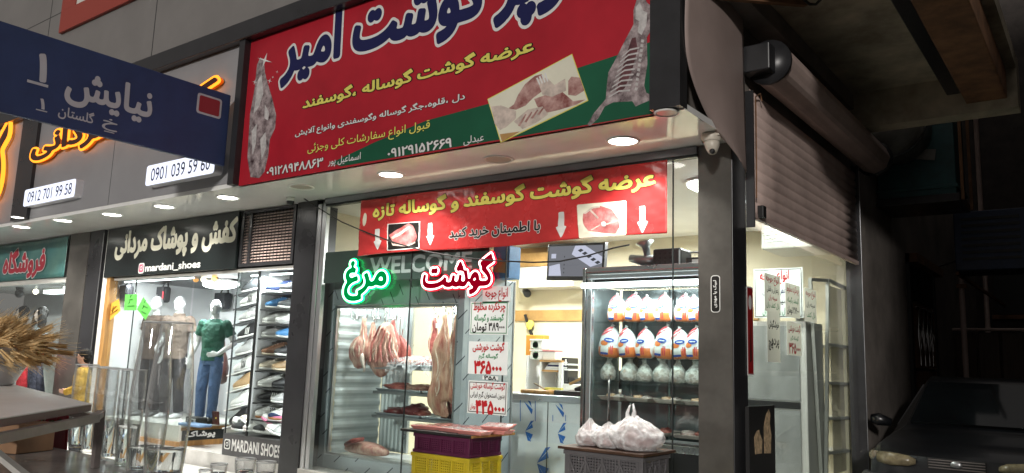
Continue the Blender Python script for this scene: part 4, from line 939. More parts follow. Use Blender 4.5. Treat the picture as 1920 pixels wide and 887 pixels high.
def cr_(z): return WD*1.2*float(np.interp(z/H, [0,.03,.10,.25,.42,.58,.72,.84,.93,.98,1.0], [.62,.82,.95,1.03,1.0,.93,.82,.64,.42,.22,.13]))
def cs(x, z, o=.002):
    r = cr_(z); q = max(0, 1-(x/max(r, 1e-4))**2); return (x, -(r*.85)*math.sqrt(q)-o, z)
def patch(g, x0, x1, z0, z1, m, o=.002, sh=0, nx=8, nz=8, oval=False):
    def fn(u, v):
        if oval:
            a, b = 2*u-1, 2*v-1; xx = a*math.sqrt(1-b*b/2); zz = b*math.sqrt(1-a*a/2); x = (x0+x1)/2+xx*(x1-x0)/2; z = (z0+z1)/2+zz*(z1-z0)/2
        else: x = x0+u*(x1-x0)+sh*(v-.5); z = z0+v*(z1-z0)
        r = cr_(z)*.985; x = max(-r, min(r, x)); return cs(x, z, o)
    g.grid(fn, nx, nz, m)
ck = root('wrapped_chicken', 'x', 'chicken', (0,0,0), 'wrapped whole chickens in the fridge')
g = MB(); g.loft([((0,0,z*H), max(.004, cr_(z*H)), max(.004, cr_(z*H)*.85)) for z in [i/16 for i in range(17)]]+[((.004,0,H+.008),.012,.009),((.008,0,H+.016),.018,.008)], mt['bag_white'], 20, .003, 25, True, (0,1,0)); obj('bag', g, ck)
g = MB(); patch(g, -.085,.085,.003,.085, mt['wrap_orange'], .0012, 0, 18, 8); obj('orange_base', g, ck)
g = MB(); patch(g, -.058,.010,.040,.098, mt['whiteplastic'], .003); patch(g, -.058,.010,.022,.039, mt['wrap_blue'], .0035, 0, 8, 3)
for x in (.022,.036): patch(g, x,x+.008,.03,.10, mt['wrap_red'], .003, 0, 2, 8)
obj('label_panel', g, ck)
g = MB(); patch(g, -.065,.0,.092,.135, mt['wrap_orange'], .0035, 0, 8, 6, True); obj('orange_picture', g, ck)
g = MB(); patch(g, -.036,.046,.122,.160, mt['wrap_blue'], .0045, 0, 12, 8, True); patch(g, -.02,.03,.137,.145, mt['whiteplastic'], .0055, 0, 6, 2); obj('blue_oval', g, ck)
g = MB()
for z0, sh in ((.168,.055),(.192,.05),(.212,.045)): 
    def st(u, v, z0=z0, sh=sh):
        x = -.070+u*.085; z = z0+u*.05+v*.016; r = cr_(min(z, H))*.985; return cs(max(-r, min(r, x)), min(z, H), .003)
    g.grid(st, 10, 3, mt['wrap_red'])
obj('red_stripe', g, ck)
ORD = ['first','second','third','fourth','fifth','sixth']
first = True
for ri in (0, 1):
    for k, px in enumerate(rows[ri][0]):
        o = ck if first else copy_tree(ck); first = False
        x = PY(px, 600, CY).x; h = PY(px, rows[ri][2], CY).z-RZ[ri]
        sc = h/.262*(1+.05*math.sin(k*2.3+ri)); o.location = (x, CY+.01*math.sin(k*5), RZ[ri]-.003); o.scale = (sc*(.98+.06*math.sin(k*3+ri)), sc, sc); o.rotation_euler = (0, .11*math.sin(k*2.1+ri*2), .28*math.sin(k*1.7+ri*1.1)-.02)
        o['label'] = 'wrapped chicken with blue oval, %s from the chrome post in the %s row' % (ORD[k], ['top','second'][ri])
mt['bag_clear'] = film_mat('cloudy_bag', (.72,.70,.67), .40, .2, .4, 16)
bg0 = root('bagged_chicken', 'x', 'chicken', (0,0,0), 'chickens in plain plastic bags in the fridge')
g = MB(); g.loft([((0,0,-.002),.05,.045),((0,0,.01),.072,.06),((0,0,.06),.078,.066),((0,0,.11),.066,.056),((0,0,.15),.034,.03),((.004,0,.175),.014,.014),((.01,0,.20),.03,.012),((.014,0,.215),.034,.006)], mt['bag_clear'], 22, .008, 22, True); obj('bag', g, bg0, sub=1)
g = MB(); g.ball((0,0,.062), (.062,.05,.058), mt['skin'], 16, 10, .12, 2); obj('bird', g, bg0)
for k, px in enumerate(rows[2][0]):
    o = bg0 if k == 0 else copy_tree(bg0); x = PY(px, 690, CY).x; o.location = (x, CY, RZ[2]); s_ = 1.0+.06*math.sin(k*2.2); o.scale = (s_*(1.3 if k else 1.05), s_*1.2, s_); o.rotation_euler = (0,0,k*1.3)
    o['label'] = 'chicken in a plain cloudy bag, %s from the chrome post in the third row' % ORD[k]
mt['pale_tray'] = mat('pale_tray', (.5,.42,.38), .4, var=.2, vsc=8)
for k, x in enumerate((-1.38,-1.1,-.82,-.54)):
    tray(x-.12, x+.12, .5, .8, 1.24, None, 'shallow tray of chicken cuts on the lowest shelf, %s from the chrome post' % ORD[k], [(.35,.4,.05,.06,.025,mt['skin']),(.65,.5,.05,.07,.022,mt['mince'])], 'trays of chicken cuts in the chicken fridge', mt['pale_tray'])
for k, x in enumerate((-1.3,-.95,-.6)):
    tray(x-.15, x+.15, .48, .85, .955, None, 'wide tray of pink cuts on the fridge floor, %s from the chrome post' % ORD[k], [(.3,.4,.07,.08,.03,mt['mince']),(.68,.5,.07,.08,.03,red)], 'trays on the floor of the chicken fridge', mt['pale_tray'])
# things standing on the fridge
t = root('meat_grinder', 'grey steel meat grinder on top of the chicken fridge', 'grinder', (-1.05,.7,2.44))
g = MB(); g.box((-1.0,.6,2.442), (-.72,.85,2.62), mt['pillar_dark']); obj('motor_box', g, t, bevel=.02)
g = MB(); g.loft([((-1.28,.7,2.56),.035,.035),((-1.15,.7,2.53),.05,.05),((-1.0,.7,2.53),.05,.05)], mt['steel'], 14, 0, 1, True, (0,0,1)); g.loft([((-1.1,.7,2.57),.03,.03),((-1.12,.7,2.66),.04,.04),((-1.13,.7,2.7),.09,.09)], mt['steel'], 14); obj('barrel', g, t)
g = MB()
for k in range(12): g.box((-.98+(k % 4)*.05,.596,2.48+(k//4)*.04), (-.955+(k % 4)*.05,.599,2.5+(k//4)*.04), mt['black'])
obj('vent', g, t)
t = root('scale', 'black shop scale with pale display on the fridge top by the pillar', 'scale', (-.5,.7,2.44)); g = MB(); g.box((-.66,.58,2.442), (-.36,.85,2.52), mt['black']); g.box((-.66,.6,2.56), (-.36,.84,2.575), mt['steel']); g.box((-.54,.68,2.52), (-.48,.74,2.56), mt['black']); obj('body', g, t, bevel=.008); g = MB(); g.box((-.60,.575,2.46), (-.46,.579,2.50), mt['sheet']); obj('display', g, t)

# counter with blue printed protective film
ct = root('shop_counter', 'steel counter front under pale film printed with blue triangles', 'counter', (-2.3,1.4,.3))
mt['film_pale'] = mat('pale_protective_film', (.60,.66,.68), .35, var=.06, vsc=2, bump=.15, bsc=5); mt['film_blue'] = mat('blue_film_print', (.01,.12,.42), .4)
g = MB(); g.box((-3.4,1.4,.3), (-1.5,1.95,1.13), mt['film_pale']); obj('body', g, ct)
g = MB(); g.box((-3.42,1.37,1.132), (-1.48,2.0,1.205), mt['steel']); obj('worktop', g, ct, bevel=.006)
g = MB(); g.box((-2.655,1.392,.3), (-2.648,1.399,1.13), mt['seal']); obj('door_gap', g, ct)
fc = fplane(1.398)
def film(px, py, k):
    for q in ([(0,0),(22,-26),(14,-25)], [(0,0),(19,-8),(17,-18)], [(0,1),(15,27),(6,24)], [(0,1),(19,9),(13,22)]): gF.poly([PY(px+k*a, py+k*b, 1.398) for a, b in q], (0,-1,0), .001, mt['film_blue'])
gF = MB(); film(985,808,.75); film(1046,812,.75); film(1007,868,1.15)
for x, y, f in ((985,744,1),(1044,750,1)):
    for q in ([(x-7,y),(x+10,y+9),(x+12,y+20),(x+4,y+6)], [(x-3,y+8),(x+12,y+33),(x+14,y+24)]): gF.poly([PY(a, b, 1.398) for a, b in q], (0,-1,0), .001, mt['film_blue'])
for x in (1003,1060,975,1036):
    gF.poly([PY(x,y,1.398) for x, y in ((x,748+30*(x > 1030)),(x+1.2,748+30*(x > 1030)),(x+1.2,790),(x,790))], (0,-1,0), .001, mt['film_blue'])
obj('film_print', gF, ct)
# on and behind the counter
t = root('cash_register', 'black cash register with slanted screen on the counter', 'cash register', (-2.2,1.6,1.205))
g = MB(); g.box((-2.62,1.45,1.207), (-1.75,1.95,1.26), mt['black']); obj('drawer', g, t, bevel=.01)
g = MB(); g.obox((-2.15,1.7,1.36), ((1,0,.35),(0,1,.2),(-.35,-.2,1)), (.26,.17,.05), mt['black']); obj('keyboard', g, t, bevel=.015)
g = MB(); g.obox((-2.28,1.56,1.42), ((1,0,.45),(0,1,0),(-.45,0,1)), (.22,.015,.012), mt['wood_strip']); obj('paper_roll', g, t)
g = MB(); g.box((-1.95,1.65,1.30), (-1.68,1.9,1.50), mt['black']); obj('screen', g, t, bevel=.012)
t = root('counter_tray', 'brown serving board with knives at the end of the counter by the fridge', 'board', (-2.8,1.6,1.205)); g = MB(); g.box((-3.05,1.42,1.207), (-2.66,1.8,1.25), mt['wood']); obj('board', g, t, bevel=.01)
g = MB(); g.obox((-2.8,1.5,1.275), ((1,0,-.4),(0,1,0),(.4,0,1)), (.12,.02,.004), mt['chrome']); g.obox((-2.68,1.55,1.27), ((1,.2,0),(-.2,1,0),(0,0,1)), (.1,.03,.012), mt['ink_yellow']); obj('knife', g, t)
sh = root('shelf_unit', 'white and orange open shelf unit behind the counter', 'shelf', (-3.1,2.6,.3))
def QP(px, py, y=2.6): return PY(px, py, y)
a, b = QP(1010,748), QP(1054,676); x0, x1, z1 = a.x, b.x, b.z
g = MB()
for p_, q_ in (((x0-.22,2.6,.3),(x0-.19,2.95,z1+.05)), ((x0,2.6,.3),(x0+.03,2.95,z1)), ((x1-.05,2.6,.3),(x1,2.95,z1-.026))): g.box(p_, q_, mt['white'])
obj('side_board', g, sh)
g = MB(); g.box((x0+.031,2.61,1.44), (x1-.051,2.95,1.465), mt['wood_strip']); g.box((x0,2.595,z1-.025), (x1,2.95,z1), mt['wood_strip']); obj('shelf', g, sh)
g = MB(); g.box((x0-.3,2.94,.3), (x1,2.955,z1), mt['offwhite']); obj('back_board', g, sh)
t = root('paper_pile', 'pile of pale papers and bags in the open shelf unit', 'papers', (x0+.2,2.7,1.466)); g = MB()
for k in range(5): g.box((x0+.06+.02*k,2.63,1.467+k*.022), (x0+.42-.03*(k % 3),2.9,1.485+k*.022), [mt['sheet'],mt['white'],mt['navy']][k % 3])
g.ball((x1-.18,2.72,1.53),(.09,.08,.07), mt['cling'],12,8,.3,2); obj('sheets', g, t)
t = root('juice_carton', 'tall orange printed carton on the shelf unit behind the counter', 'carton', (x0-.1,2.8,z1)); g = MB(); a, b = QP(993,678,2.85), QP(1026,629,2.85); g.box((a.x,2.75,z1+.055), (b.x,2.9,b.z), mat('orange_carton', (.62,.26,.03), .4, var=.15, vsc=4)); obj('box', g, t, bevel=.006)
g = MB(); g.box((a.x+.09,2.742,b.z-.18), (b.x-.05,2.748,b.z-.06), mt['ink_red']); g.box((a.x+.12,2.736,b.z-.15), (b.x-.09,2.741,b.z-.09), mt['ink_yellow']); obj('label', g, t)
for k, (px, py) in enumerate(((1010,674),(1010,652),(1034,674))):
    q = QP(px, py, 2.68); t = root('food_tub', ['pale tub with green label, lower of the stacked pair on the shelf unit','pale tub with green label, upper of the stacked pair on the shelf unit','white tub with pink lid on the shelf unit behind the counter'][k], 'tub', (q.x,2.68,z1+(.0 if k != 1 else .135)), 'tubs on the shelf unit')
    z = z1+.001+(.0 if k != 1 else .135); g = MB(); g.box((q.x-.10,2.62,z), (q.x+.10,2.78,z+.105), mt['whiteplastic']); obj('tub', g, t, bevel=.015)
    g = MB(); g.box((q.x-.105,2.615,z+.106), (q.x+.105,2.785,z+.13), mat('pink_lid', (.6,.25,.25), .4) if k == 2 else mt['whiteplastic']); obj('lid', g, t, bevel=.005)
    if k < 2: g = MB(); g.lathe([(.0,-.003),(.045,-.003),(.045,.0)], mat('green_label', (.01,.25,.04), .4), (q.x-.01,2.617,z+.055), 16, 'y'); obj('label', g, t)
t = root('box_file', 'black box file standing beside the shelf unit', 'box file', (x1+.1,2.7,1.2)); a, b = QP(1056,702,2.7), QP(1069,671,2.7); g = MB(); g.box((a.x,2.65,1.3), (b.x,2.9,b.z), mt['black']); g.box((b.x+.01,2.66,1.3), (b.x+.1,2.9,b.z-.25), mt['black']); obj('box', g, t, bevel=.006); g = MB(); g.box((a.x+.06,2.644,b.z-.1), (b.x-.02,2.649,b.z-.02), mt['sheet']); obj('label', g, t)
t = root('back_counter', 'pale back counter carrying the box file and shelf goods', 'counter', (-2.6,2.65,.3)); g = MB(); g.box((x1+.005,2.62,.302), (-1.4,2.95,1.299), mt['offwhite']); obj('body', g, t, bevel=.005)
# television, cameras, fan and boxes high in the shop
a, b = PY(1018,528,2.4), PY(1140,452,2.4)
tv = root('television', 'wall television showing the grey security picture of the shop', 'television', ((a.x+b.x)/2,2.4,a.z)); Mx = Matrix.Translation(((a.x+b.x)/2,2.4,(a.z+b.z)/2)) @ Matrix.Rotation(math.radians(-9),4,'Z') @ Matrix.Rotation(math.radians(3),4,'Y')
w, h = (b.x-a.x)/2, (b.z-a.z)/2
g = MB(); g.box((-w,0,-h), (w,.06,h), mt['pillar_dark']); g.xf(Mx); obj('casing', g, tv, bevel=.006)
scr = glow('screen_grey', (.17,.165,.19), 1.0); g = MB(); g.box((-w+.03,-.004,-h+.05), (w-.03,-.001,h-.03), scr); g.xf(Mx); so_ = obj('screen', g, tv)
g = MB(); s1 = glow('screen_pale', (.55,.54,.68), 1.0); s2 = glow('screen_dark', (.05,.05,.06), 1.0)
def scp(pts, m, k): g.poly([Mx @ Vector((-w+.03+u*(2*w-.06),-.004,-h+.05+v*(2*h-.08))) for u, v in pts], Mx.to_3x3() @ Vector((0,-1,0)), .001+k*.0006, m)
scp([(.44,.72),(.80,.30),(1,.42),(1,.62),(.68,1),(.5,1)], s1, 0); scp([(.02,.02),(.26,.02),(.22,.42),(.02,.34)], s1, 0); scp([(.05,.6),(.14,.6),(.14,.75),(.05,.75)], s1, 0)
for k in range(5): scp([(.55+.08*k,.84-.1*k),(.60+.08*k,.78-.1*k),(.66+.08*k,.84-.1*k),(.61+.08*k,.9-.1*k)], s2, 1); scp([(.30,.1+.13*k),(.315,.1+.13*k),(.315,.15+.13*k),(.30,.15+.13*k)], s2, 1)
obj('picture', g, tv)
g = MB(); g.bar(((a.x+b.x)/2,2.47,(a.z+b.z)/2), ((a.x+b.x)/2-.1,3.88,(a.z+b.z)/2), .06, .06, mt['black']); obj('bracket', g, tv)
t = root('security_camera', 'black security camera on the wall under the television', 'camera', PY(990,545,3.4)); q = PY(985,545,3.85); 
g = MB(); g.loft([(q,.05,.05),(q+Vector((.1,-.12,-.03)),.05,.05),(q+Vector((.2,-.22,-.07)),.06,.06)], mt['black'], 12); obj('body', g, t); g = MB(); g.ball(q+Vector((-.02,.0,.02)), .07, mt['whiteplastic']); obj('mount', g, t)
t = root('wall_cupboard', 'cream wall cupboard over the camera at the back of the butcher shop', 'cupboard', (-4.4,3.7,2.5)); a, b = PY(972,540,3.5), PY(1075,496,3.5); g = MB(); g.box((a.x,3.5,a.z), (b.x,3.86,b.z), mt['offwhite']); obj('body', g, t, bevel=.008); g = MB(); g.box((a.x-.02,3.48,b.z+.002), (b.x+.02,3.862,b.z+.2), mt['wood_strip']); obj('cornice', g, t)
t = root('wall_ornament', 'dark hook rack with a yellow cloth on the cream back wall', 'rack', PY(992,615,3.8)); g = MB(); a = PY(985,590,3.86); b = PY(998,632,3.86); g.bar((a.x,3.86,a.z),(b.x,3.86,b.z),.05,.03,mt['black']); obj('rail', g, t); g = MB(); q = PY(994,609,3.84); g.ball(q,(.07,.03,.07), mt['ink_yellow'], 10, 8, .5, 2); obj('cloth', g, t)
t = root('wall_fan', 'grey wire wall fan behind the glass at the far end of the red banner', 'fan', (-4.75,1.5,2.9)); q = PY(655,415,1.1)
g = MB()
for r in (.28,.24,.19,.14,.09): g.tube([(q.x+r*math.cos(k*.2618), 1.1+(.28-r)*-.15, q.z+r*math.sin(k*.2618)) for k in range(24)], .005, mt['alu'], 6, True)
for k in range(12): g.tube([(q.x,1.06,q.z),(q.x+.28*math.cos(k*.5236),1.1,q.z+.28*math.sin(k*.5236))], .003, mt['alu'], 5)
obj('guard', g, t); g = MB()
for k in range(3):
    c, s_ = math.cos(k*2.094), math.sin(k*2.094); g.poly([(q.x+c*.04-s_*.03,1.13,q.z+s_*.04+c*.03),(q.x+c*.22-s_*.09,1.12,q.z+s_*.22+c*.09),(q.x+c*.22+s_*.04,1.15,q.z+s_*.22-c*.04),(q.x+c*.04+s_*.02,1.14,q.z+s_*.04-c*.02)], (0,-1,0), .004, mt['pillar_dark'])
obj('blade', g, t); g = MB(); g.lathe([(.0,0),(.06,0),(.06,.14),(0,.14)], mt['pillar_dark'], (q.x,1.16,q.z), 16, 'y'); g.bar((q.x,1.25,q.z),(-5.235,1.25,q.z-.05),.04,.04,mt['pillar_dark']); obj('motor', g, t)
t = root('snack_box', 'blue and cream carton on top of the meat fridge near the red neon', 'carton', (-2.75,.8,2.42)); g = MB(); g.box((-2.98,.75,2.43), (-2.76,.95,2.78), mat('blue_carton', (.05,.2,.45), .4, var=.2, vsc=6)); obj('box', g, t, bevel=.005); g = MB(); g.poly([(-2.96,.744,2.5),(-2.80,.744,2.48),(-2.80,.744,2.6),(-2.9,.744,2.66)], (0,-1,0), .003, mt['wood_strip']); obj('print', g, t)
# ceiling lamps inside
for k, (x, y, pw) in enumerate(((-.62,1.0,40), (-2.2,2.6,110), (-3.9,2.6,95))):
    t = root('dome_lamp', ['round glowing ceiling lamp behind the glass by the right pillar','round ceiling lamp over the shop counter','round ceiling lamp over the back of the meat fridge'][k], 'ceiling lamp', (x,y,3.3), 'ceiling lamps inside the butcher shop')
    g = MB(); g.lathe([(.21,.0),(.2,-.05),(.14,-.085),(.0005,-.1)], glow('dome_glass', (1,.99,.94), 5) if k == 0 else bpy.data.materials['dome_glass'], (x,y,3.3), 24); obj('shade', g, t)
    g = MB(); g.lathe([(.235,.0),(.235,-.02),(.205,-.025)], mt['whiteplastic'], (x,y,3.3), 24); obj('rim', g, t)
    area('lamp_light', (x,y,3.18), .4, pw, (1,.99,.95), parent=t)

# things seen through the side glass
mt['frost'] = mat('dull_fridge_front', (.34,.35,.34), .3, metal=.3, var=.15, vsc=3)
sf = root('back_fridge', 'pale upright fridge with dull doors at the back of the shop seen from the alley', 'fridge', (-.55,2.5,.3))
g = MB(); g.box((-1.05,2.5,.3), (-.2,3.1,2.07), mt['offwhite']); obj('body', g, sf, bevel=.01)
g = MB(); g.box((-.98,2.482,1.25), (-.27,2.498,2.02), mt['frost']); g.box((-.98,2.482,.4), (-.27,2.498,1.15), mt['frost']); obj('door', g, sf); g = MB(); g.box((-.98,2.478,1.17), (-.27,2.497,1.235), mt['black']); obj('handle', g, sf)
sheet_px('notice_board', (1413,505), (1507,596), 1, 2.45, 'white price board with red heading standing on the back fridge', [('انواع جوجه',.1,.68,.75,.95,R_,.03),('زعفرانی و فلفلی',.15,.46,.7,.62,mt['navy'],.02),('سینه و ران',.2,.26,.7,.42,K_,.02),('بال و کتف ران',.15,.05,.7,.2,G_,.02)], K_, 'boards', 'board')
ac = root('air_conditioner', 'cream wall air conditioner with a slatted side seen under the shutter', 'air conditioner', (-.5,2.9,2.9)); a, b = PY(1427,468,2.6), PY(1506,402,2.6); g = MB(); g.box((a.x,2.6,a.z), (b.x+.1,3.3,a.z+.5), mt['offwhite']); obj('body', g, ac, bevel=.02)
g = MB()
for k in range(11): g.box((b.x+.101,2.66,a.z+.06+k*.036), (b.x+.108,3.24,a.z+.075+k*.036), mt['alu'])
for k in range(9): g.box((a.x+.05,2.592,a.z+.08+k*.04), (b.x+.05,2.599,a.z+.095+k*.04), mt['alu'])
obj('slat', g, ac)
mt['frame_white'] = mat('worn_white_frame', (.52,.52,.48), .45, var=.12, vsc=4)
rk = root('rack_door', 'tall white framed rack with shelves leaning inside the side glass', 'rack', (-.15,2.6,.3))
def rp(px, py, x=-.16): return PX(px, py, x)
g = MB()
for (p0, p1) in (((1519,524),(1541,900)), ((1552,524),(1549,900)), ((1594,560),(1597,900)), ((1519,524),(1550,526)), ((1552,525),(1594,545))): g.bar(rp(*p0), rp(*p1), .035, .035, mt['frame_white'])
obj('frame', g, rk)
for y0, y1 in ((645,652),(718,720),(785,783),(850,845)):
    g = MB(); g.bar(rp(1551,y0), rp(1596,y1), .03, .03, mt['frame_white']); a, b = rp(1551,y0), rp(1596,y1); g.box((a.x-.35,a.y,a.z-.02), (a.x-.02,b.y,a.z-.01), mt['frame_white']); obj('shelf', g, rk)
g = MB(); a, b = rp(1554,535,-.2), rp(1593,880,-.2); g.box((-.205,a.y,b.z), (-.2,b.y,a.z), film_mat('dusty_plastic', (.4,.38,.33), .55, .4)); obj('plastic_sheet', g, rk)
g = MB(); g.box((-.36,a.y-.7,.6), (-.33,a.y-.25,2.2), mt['frost']); g.box((-.328,a.y-.4,1.3), (-.318,a.y-.37,1.5), mt['chrome']); obj('side_door', g, rk)
pb = root('poster_board', 'black leaning advert board with a hen and a cockerel on a yellow foot strip', 'poster board', (.06,.6,.0))
a, b = PX(1404,746,.06), PX(1452,746,.06); y0, y1 = a.y, b.y
g = MB(); g.box((.03,y0,.0), (.06,y1,1.27), mt['black']); g.box((.061,y0,.0), (.063,y1,.62), mt['ink_yellow']); obj('board', g, pb)
mt['bird'] = mat('hen_print', (.45,.33,.2), .5, var=.5, vsc=25)
g = MB(); 
for pts in ([(1416,852),(1414,820),(1419,808),(1423,806),(1425,815),(1429,825),(1428,850)], [(1433,850),(1432,800),(1436,778),(1441,768),(1444,776),(1443,795),(1446,815),(1445,850)]): g.poly([PX(u, v, .062) for u, v in pts], (1,0,0), .002, mt['bird'])
obj('hen_picture', g, pb)
t = root('hanging_fluorescent', 'bare fluorescent lamp on the ceiling near the side glass', 'lamp', (-.7,2.0,3.28)); g = MB(); g.tube([(-1.0,1.9,3.26), (-.3,1.9,3.26)], .016, mt['tube'], 8); obj('tube', g, t); area('lamp_light', (-.6,1.9,3.2), .7, 30, (.97,1,.92), parent=t, sy=.1)
# ------------------------------------------------------------------ shoe shop
mt['display_white'] = mat('display_wall', (.66,.66,.67), .5, var=.05, vsc=2)
g = MB(); g.box((-9.9,.06,0), (-5.39,2.4,.3), mt['stone']); obj('shop_floor', g, B)
g = MB(); g.box((-9.9,1.75,.302), (-5.39,1.85,3.3), mt['display_white'])
for x in (-8.72,-7.6): g.box((x-.006,1.742,.6), (x+.006,1.749,2.58), mt['alu'])
obj('back_wall', g, B)
g = MB(); g.box((-9.93,.12,.302), (-9.80,1.75,3.3), mt['display_white']); obj('party_wall', g, B)
g = MB(); g.box((-9.80,.06,2.58), (-5.39,1.74,2.62), mt['pillar_dark']); obj('ceiling', g, B)
g = MB(); g.box((-9.80,-.02,.3), (-9.70,.11,2.6), mt['wood']); obj('window_frame', g, B, bevel=.008)
g = MB(); g.box((-9.93,-.015,.3), (-9.81,.10,3.34), mt['offwhite']); obj('jamb', g, B, bevel=.004)
g = MB(); g.box((-9.70,.04,2.56), (-6.56,.09,2.60), mt['offwhite']); obj('window_frame', g, B, bevel=.004)
g = MB(); g.box((-9.70,.04,.3), (-7.60,.09,.36), mt['wood']); obj('window_frame', g, B, bevel=.004)
for x0, x1 in ((-9.69,-9.08), (-9.07,-7.61)):
    g = MB(); g.box((x0,.06,.362), (x1,.068,2.56), mt['glass']); obj('glass_pane', g, B)
g = MB(); g.box((-9.079,.055,.362), (-9.071,.072,2.56), mt['seal']); obj('pane_joint', g, B)
g = MB(); g.box((-7.607,.09,.50), (-7.60,1.15,2.56), mt['glass']); obj('glass_pane', g, B)
g = MB(); g.box((-11.06,-.05,0), (-10.42,.3,3.349), mt['charcoal']); obj('pillar', g, B, bevel=.006)
g = MB(); g.box((-10.415,-.04,0), (-9.985,.3,3.349), mt['pillar_dark']); g.box((-10.0,-.045,.2), (-9.985,-.041,3.3), mt['alu']); obj('pillar', g, B, bevel=.006)
g = MB(); g.box((-9.984,.0,0), (-9.935,.3,3.345), mt['black_panel']); obj('pillar_reveal', g, B)
# display platform with its name board
pf = root('display_platform', 'low wooden display platform under the mannequins', 'platform', (-8.6,.6,.3))
g = MB(); g.box((-9.69,.1,.302), (-7.62,1.7,.56), mt['offwhite']); obj('base', g, pf)
g = MB(); g.box((-7.617,.1,.302), (-7.60,1.16,.37), mt['wood']); g.box((-7.617,.1,.505), (-7.60,1.16,.545), mt['wood']); obj('trim', g, pf)
g = MB(); g.box((-7.617,.12,.372), (-7.602,.74,.503), mt['board_black']); nb = obj('name_board', g, pf)
g = MB(); write(g, 'پوشاک', (.17,.395,.60,.49), .04, mt['ink_white'], splane(-7.602), .002); obj('lettering', g, nb)

mt['mannequin'] = mat('white_mannequin', (.55,.55,.55), .3, var=.03, vsc=4)
def cloth(name, c, var=.22): return mat(name, c, .8, var=var, vsc=6, bump=1.0, bsc=9, bdist=.05)
def body_mb(g, m, A, sex='m'):
    """A: joint positions, metres, standing figure facing -y, feet at 0"""
    L = lambda a, b, ra, rb, n=5: g.loft([(a.lerp(b, i/n), ra+(rb-ra)*i/n+.006*math.sin(math.pi*i/n), ra+(rb-ra)*i/n+.006*math.sin(math.pi*i/n)) for i in range(n+1)], m, 12)
    g.loft([((0,.0,.86),.10,.08),((0,.0,.92),.165,.115),((0,.0,1.02),.158,.11),((0,-.005,1.12),.142,.10),((0,-.01,1.25),.162,.115),((0,-.01,1.36),.178,.115),((0,.0,1.44),.165,.095),((0,.005,1.49),.10,.07),((0,.005,1.53),.058,.058),((0,-.005,1.60),.054,.056)], m, 20)
    h = A['head']
    g.ball(h, (.075,.095,.115), m, 18, 12); g.ball(h+Vector((0,-.035,-.065)), (.052,.058,.058), m, 14, 8)
    g.loft([(h+Vector((0,-.088,.03)),.009,.009),(h+Vector((0,-.105,-.02)),.015,.015),(h+Vector((0,-.085,-.03)),.014,.01)], m, 8)
    g.loft([(h+Vector((-.055,-.072,.025)),.012,.012),(h+Vector((0,-.092,.03)),.012,.012),(h+Vector((.055,-.072,.025)),.012,.012)], m, 8, up=(0,0,1))
    g.loft([(h+Vector((-.022,-.086,-.058)),.007,.007),(h+Vector((0,-.096,-.055)),.009,.009),(h+Vector((.022,-.086,-.058)),.007,.007)], m, 8, up=(0,0,1))
    for s in (-1, 1):
        g.ball(h+Vector((s*.076,.01,-.01)), (.012,.02,.03), m, 8, 6)
    for s, k in ((-1,'l'), (1,'r')):
        sh, el, wr_ = A[k+'sh'], A[k+'el'], A[k+'wr']; hp, kn, an = A[k+'hp'], A[k+'kn'], A[k+'an']
        g.ball(sh, .062, m, 12, 8); L(sh, el, .054, .042); g.ball(el, .041, m, 10, 6); L(el, wr_, .041, .027)
        d = A.get(k+'hd', (wr_-el).normalized()); side = d.cross(Vector((0,1,0))); side = side.normalized() if side.length > .1 else Vector((1,0,0)); nr = d.cross(side)
        g.loft([(wr_,.026,.020),(wr_+d*.04,.036,.017),(wr_+d*.085,.040,.014),(wr_+d*.095,.032,.011)], m, 12, up=nr)
        for f_, (o, ln) in enumerate(((-.030,.062),(-.010,.076),(.010,.072),(.029,.056))):
            b = wr_+d*.088+side*o; c1 = b+d*ln*.5+nr*.006*s; c2 = b+d*ln+nr*.022*s
            g.tube([b-d*.02, b, c1, c2], [.010,.0095,.0085,.007], m, 7)
        b = wr_+d*.03-side*s*.03*1; g.tube([wr_+d*.015, b, b+d*.035-side*s*.018, b+d*.06-side*s*.016], [.012,.012,.010,.008], m, 7)
        L(hp, kn, .088, .056); g.ball(kn, .056, m, 10, 6); L(kn, an, .055, .036)
        g.loft([(an+Vector((0,.05,-.04)),.03,.03),(an+Vector((0,-.02,-.035)),.042,.045),(an+Vector((0,-.10,-.055)),.044,.026),(an+Vector((0,-.17,-.065)),.032,.014)], m, 12, up=(0,0,1))
def joints(**kw):
    A = dict(head=Vector((0,-.01,1.69)))
    for s, k in ((-1,'l'), (1,'r')):
        A[k+'sh'] = Vector((s*.185,.0,1.435)); A[k+'el'] = Vector((s*.255,.03,1.16)); A[k+'wr'] = Vector((s*.275,-.05,.93))
        A[k+'hp'] = Vector((s*.09,0,.90)); A[k+'kn'] = Vector((s*.105,-.02,.50)); A[k+'an'] = Vector((s*.115,.02,.085))
    for k, v in kw.items(): A[k] = Vector(v)
    return A
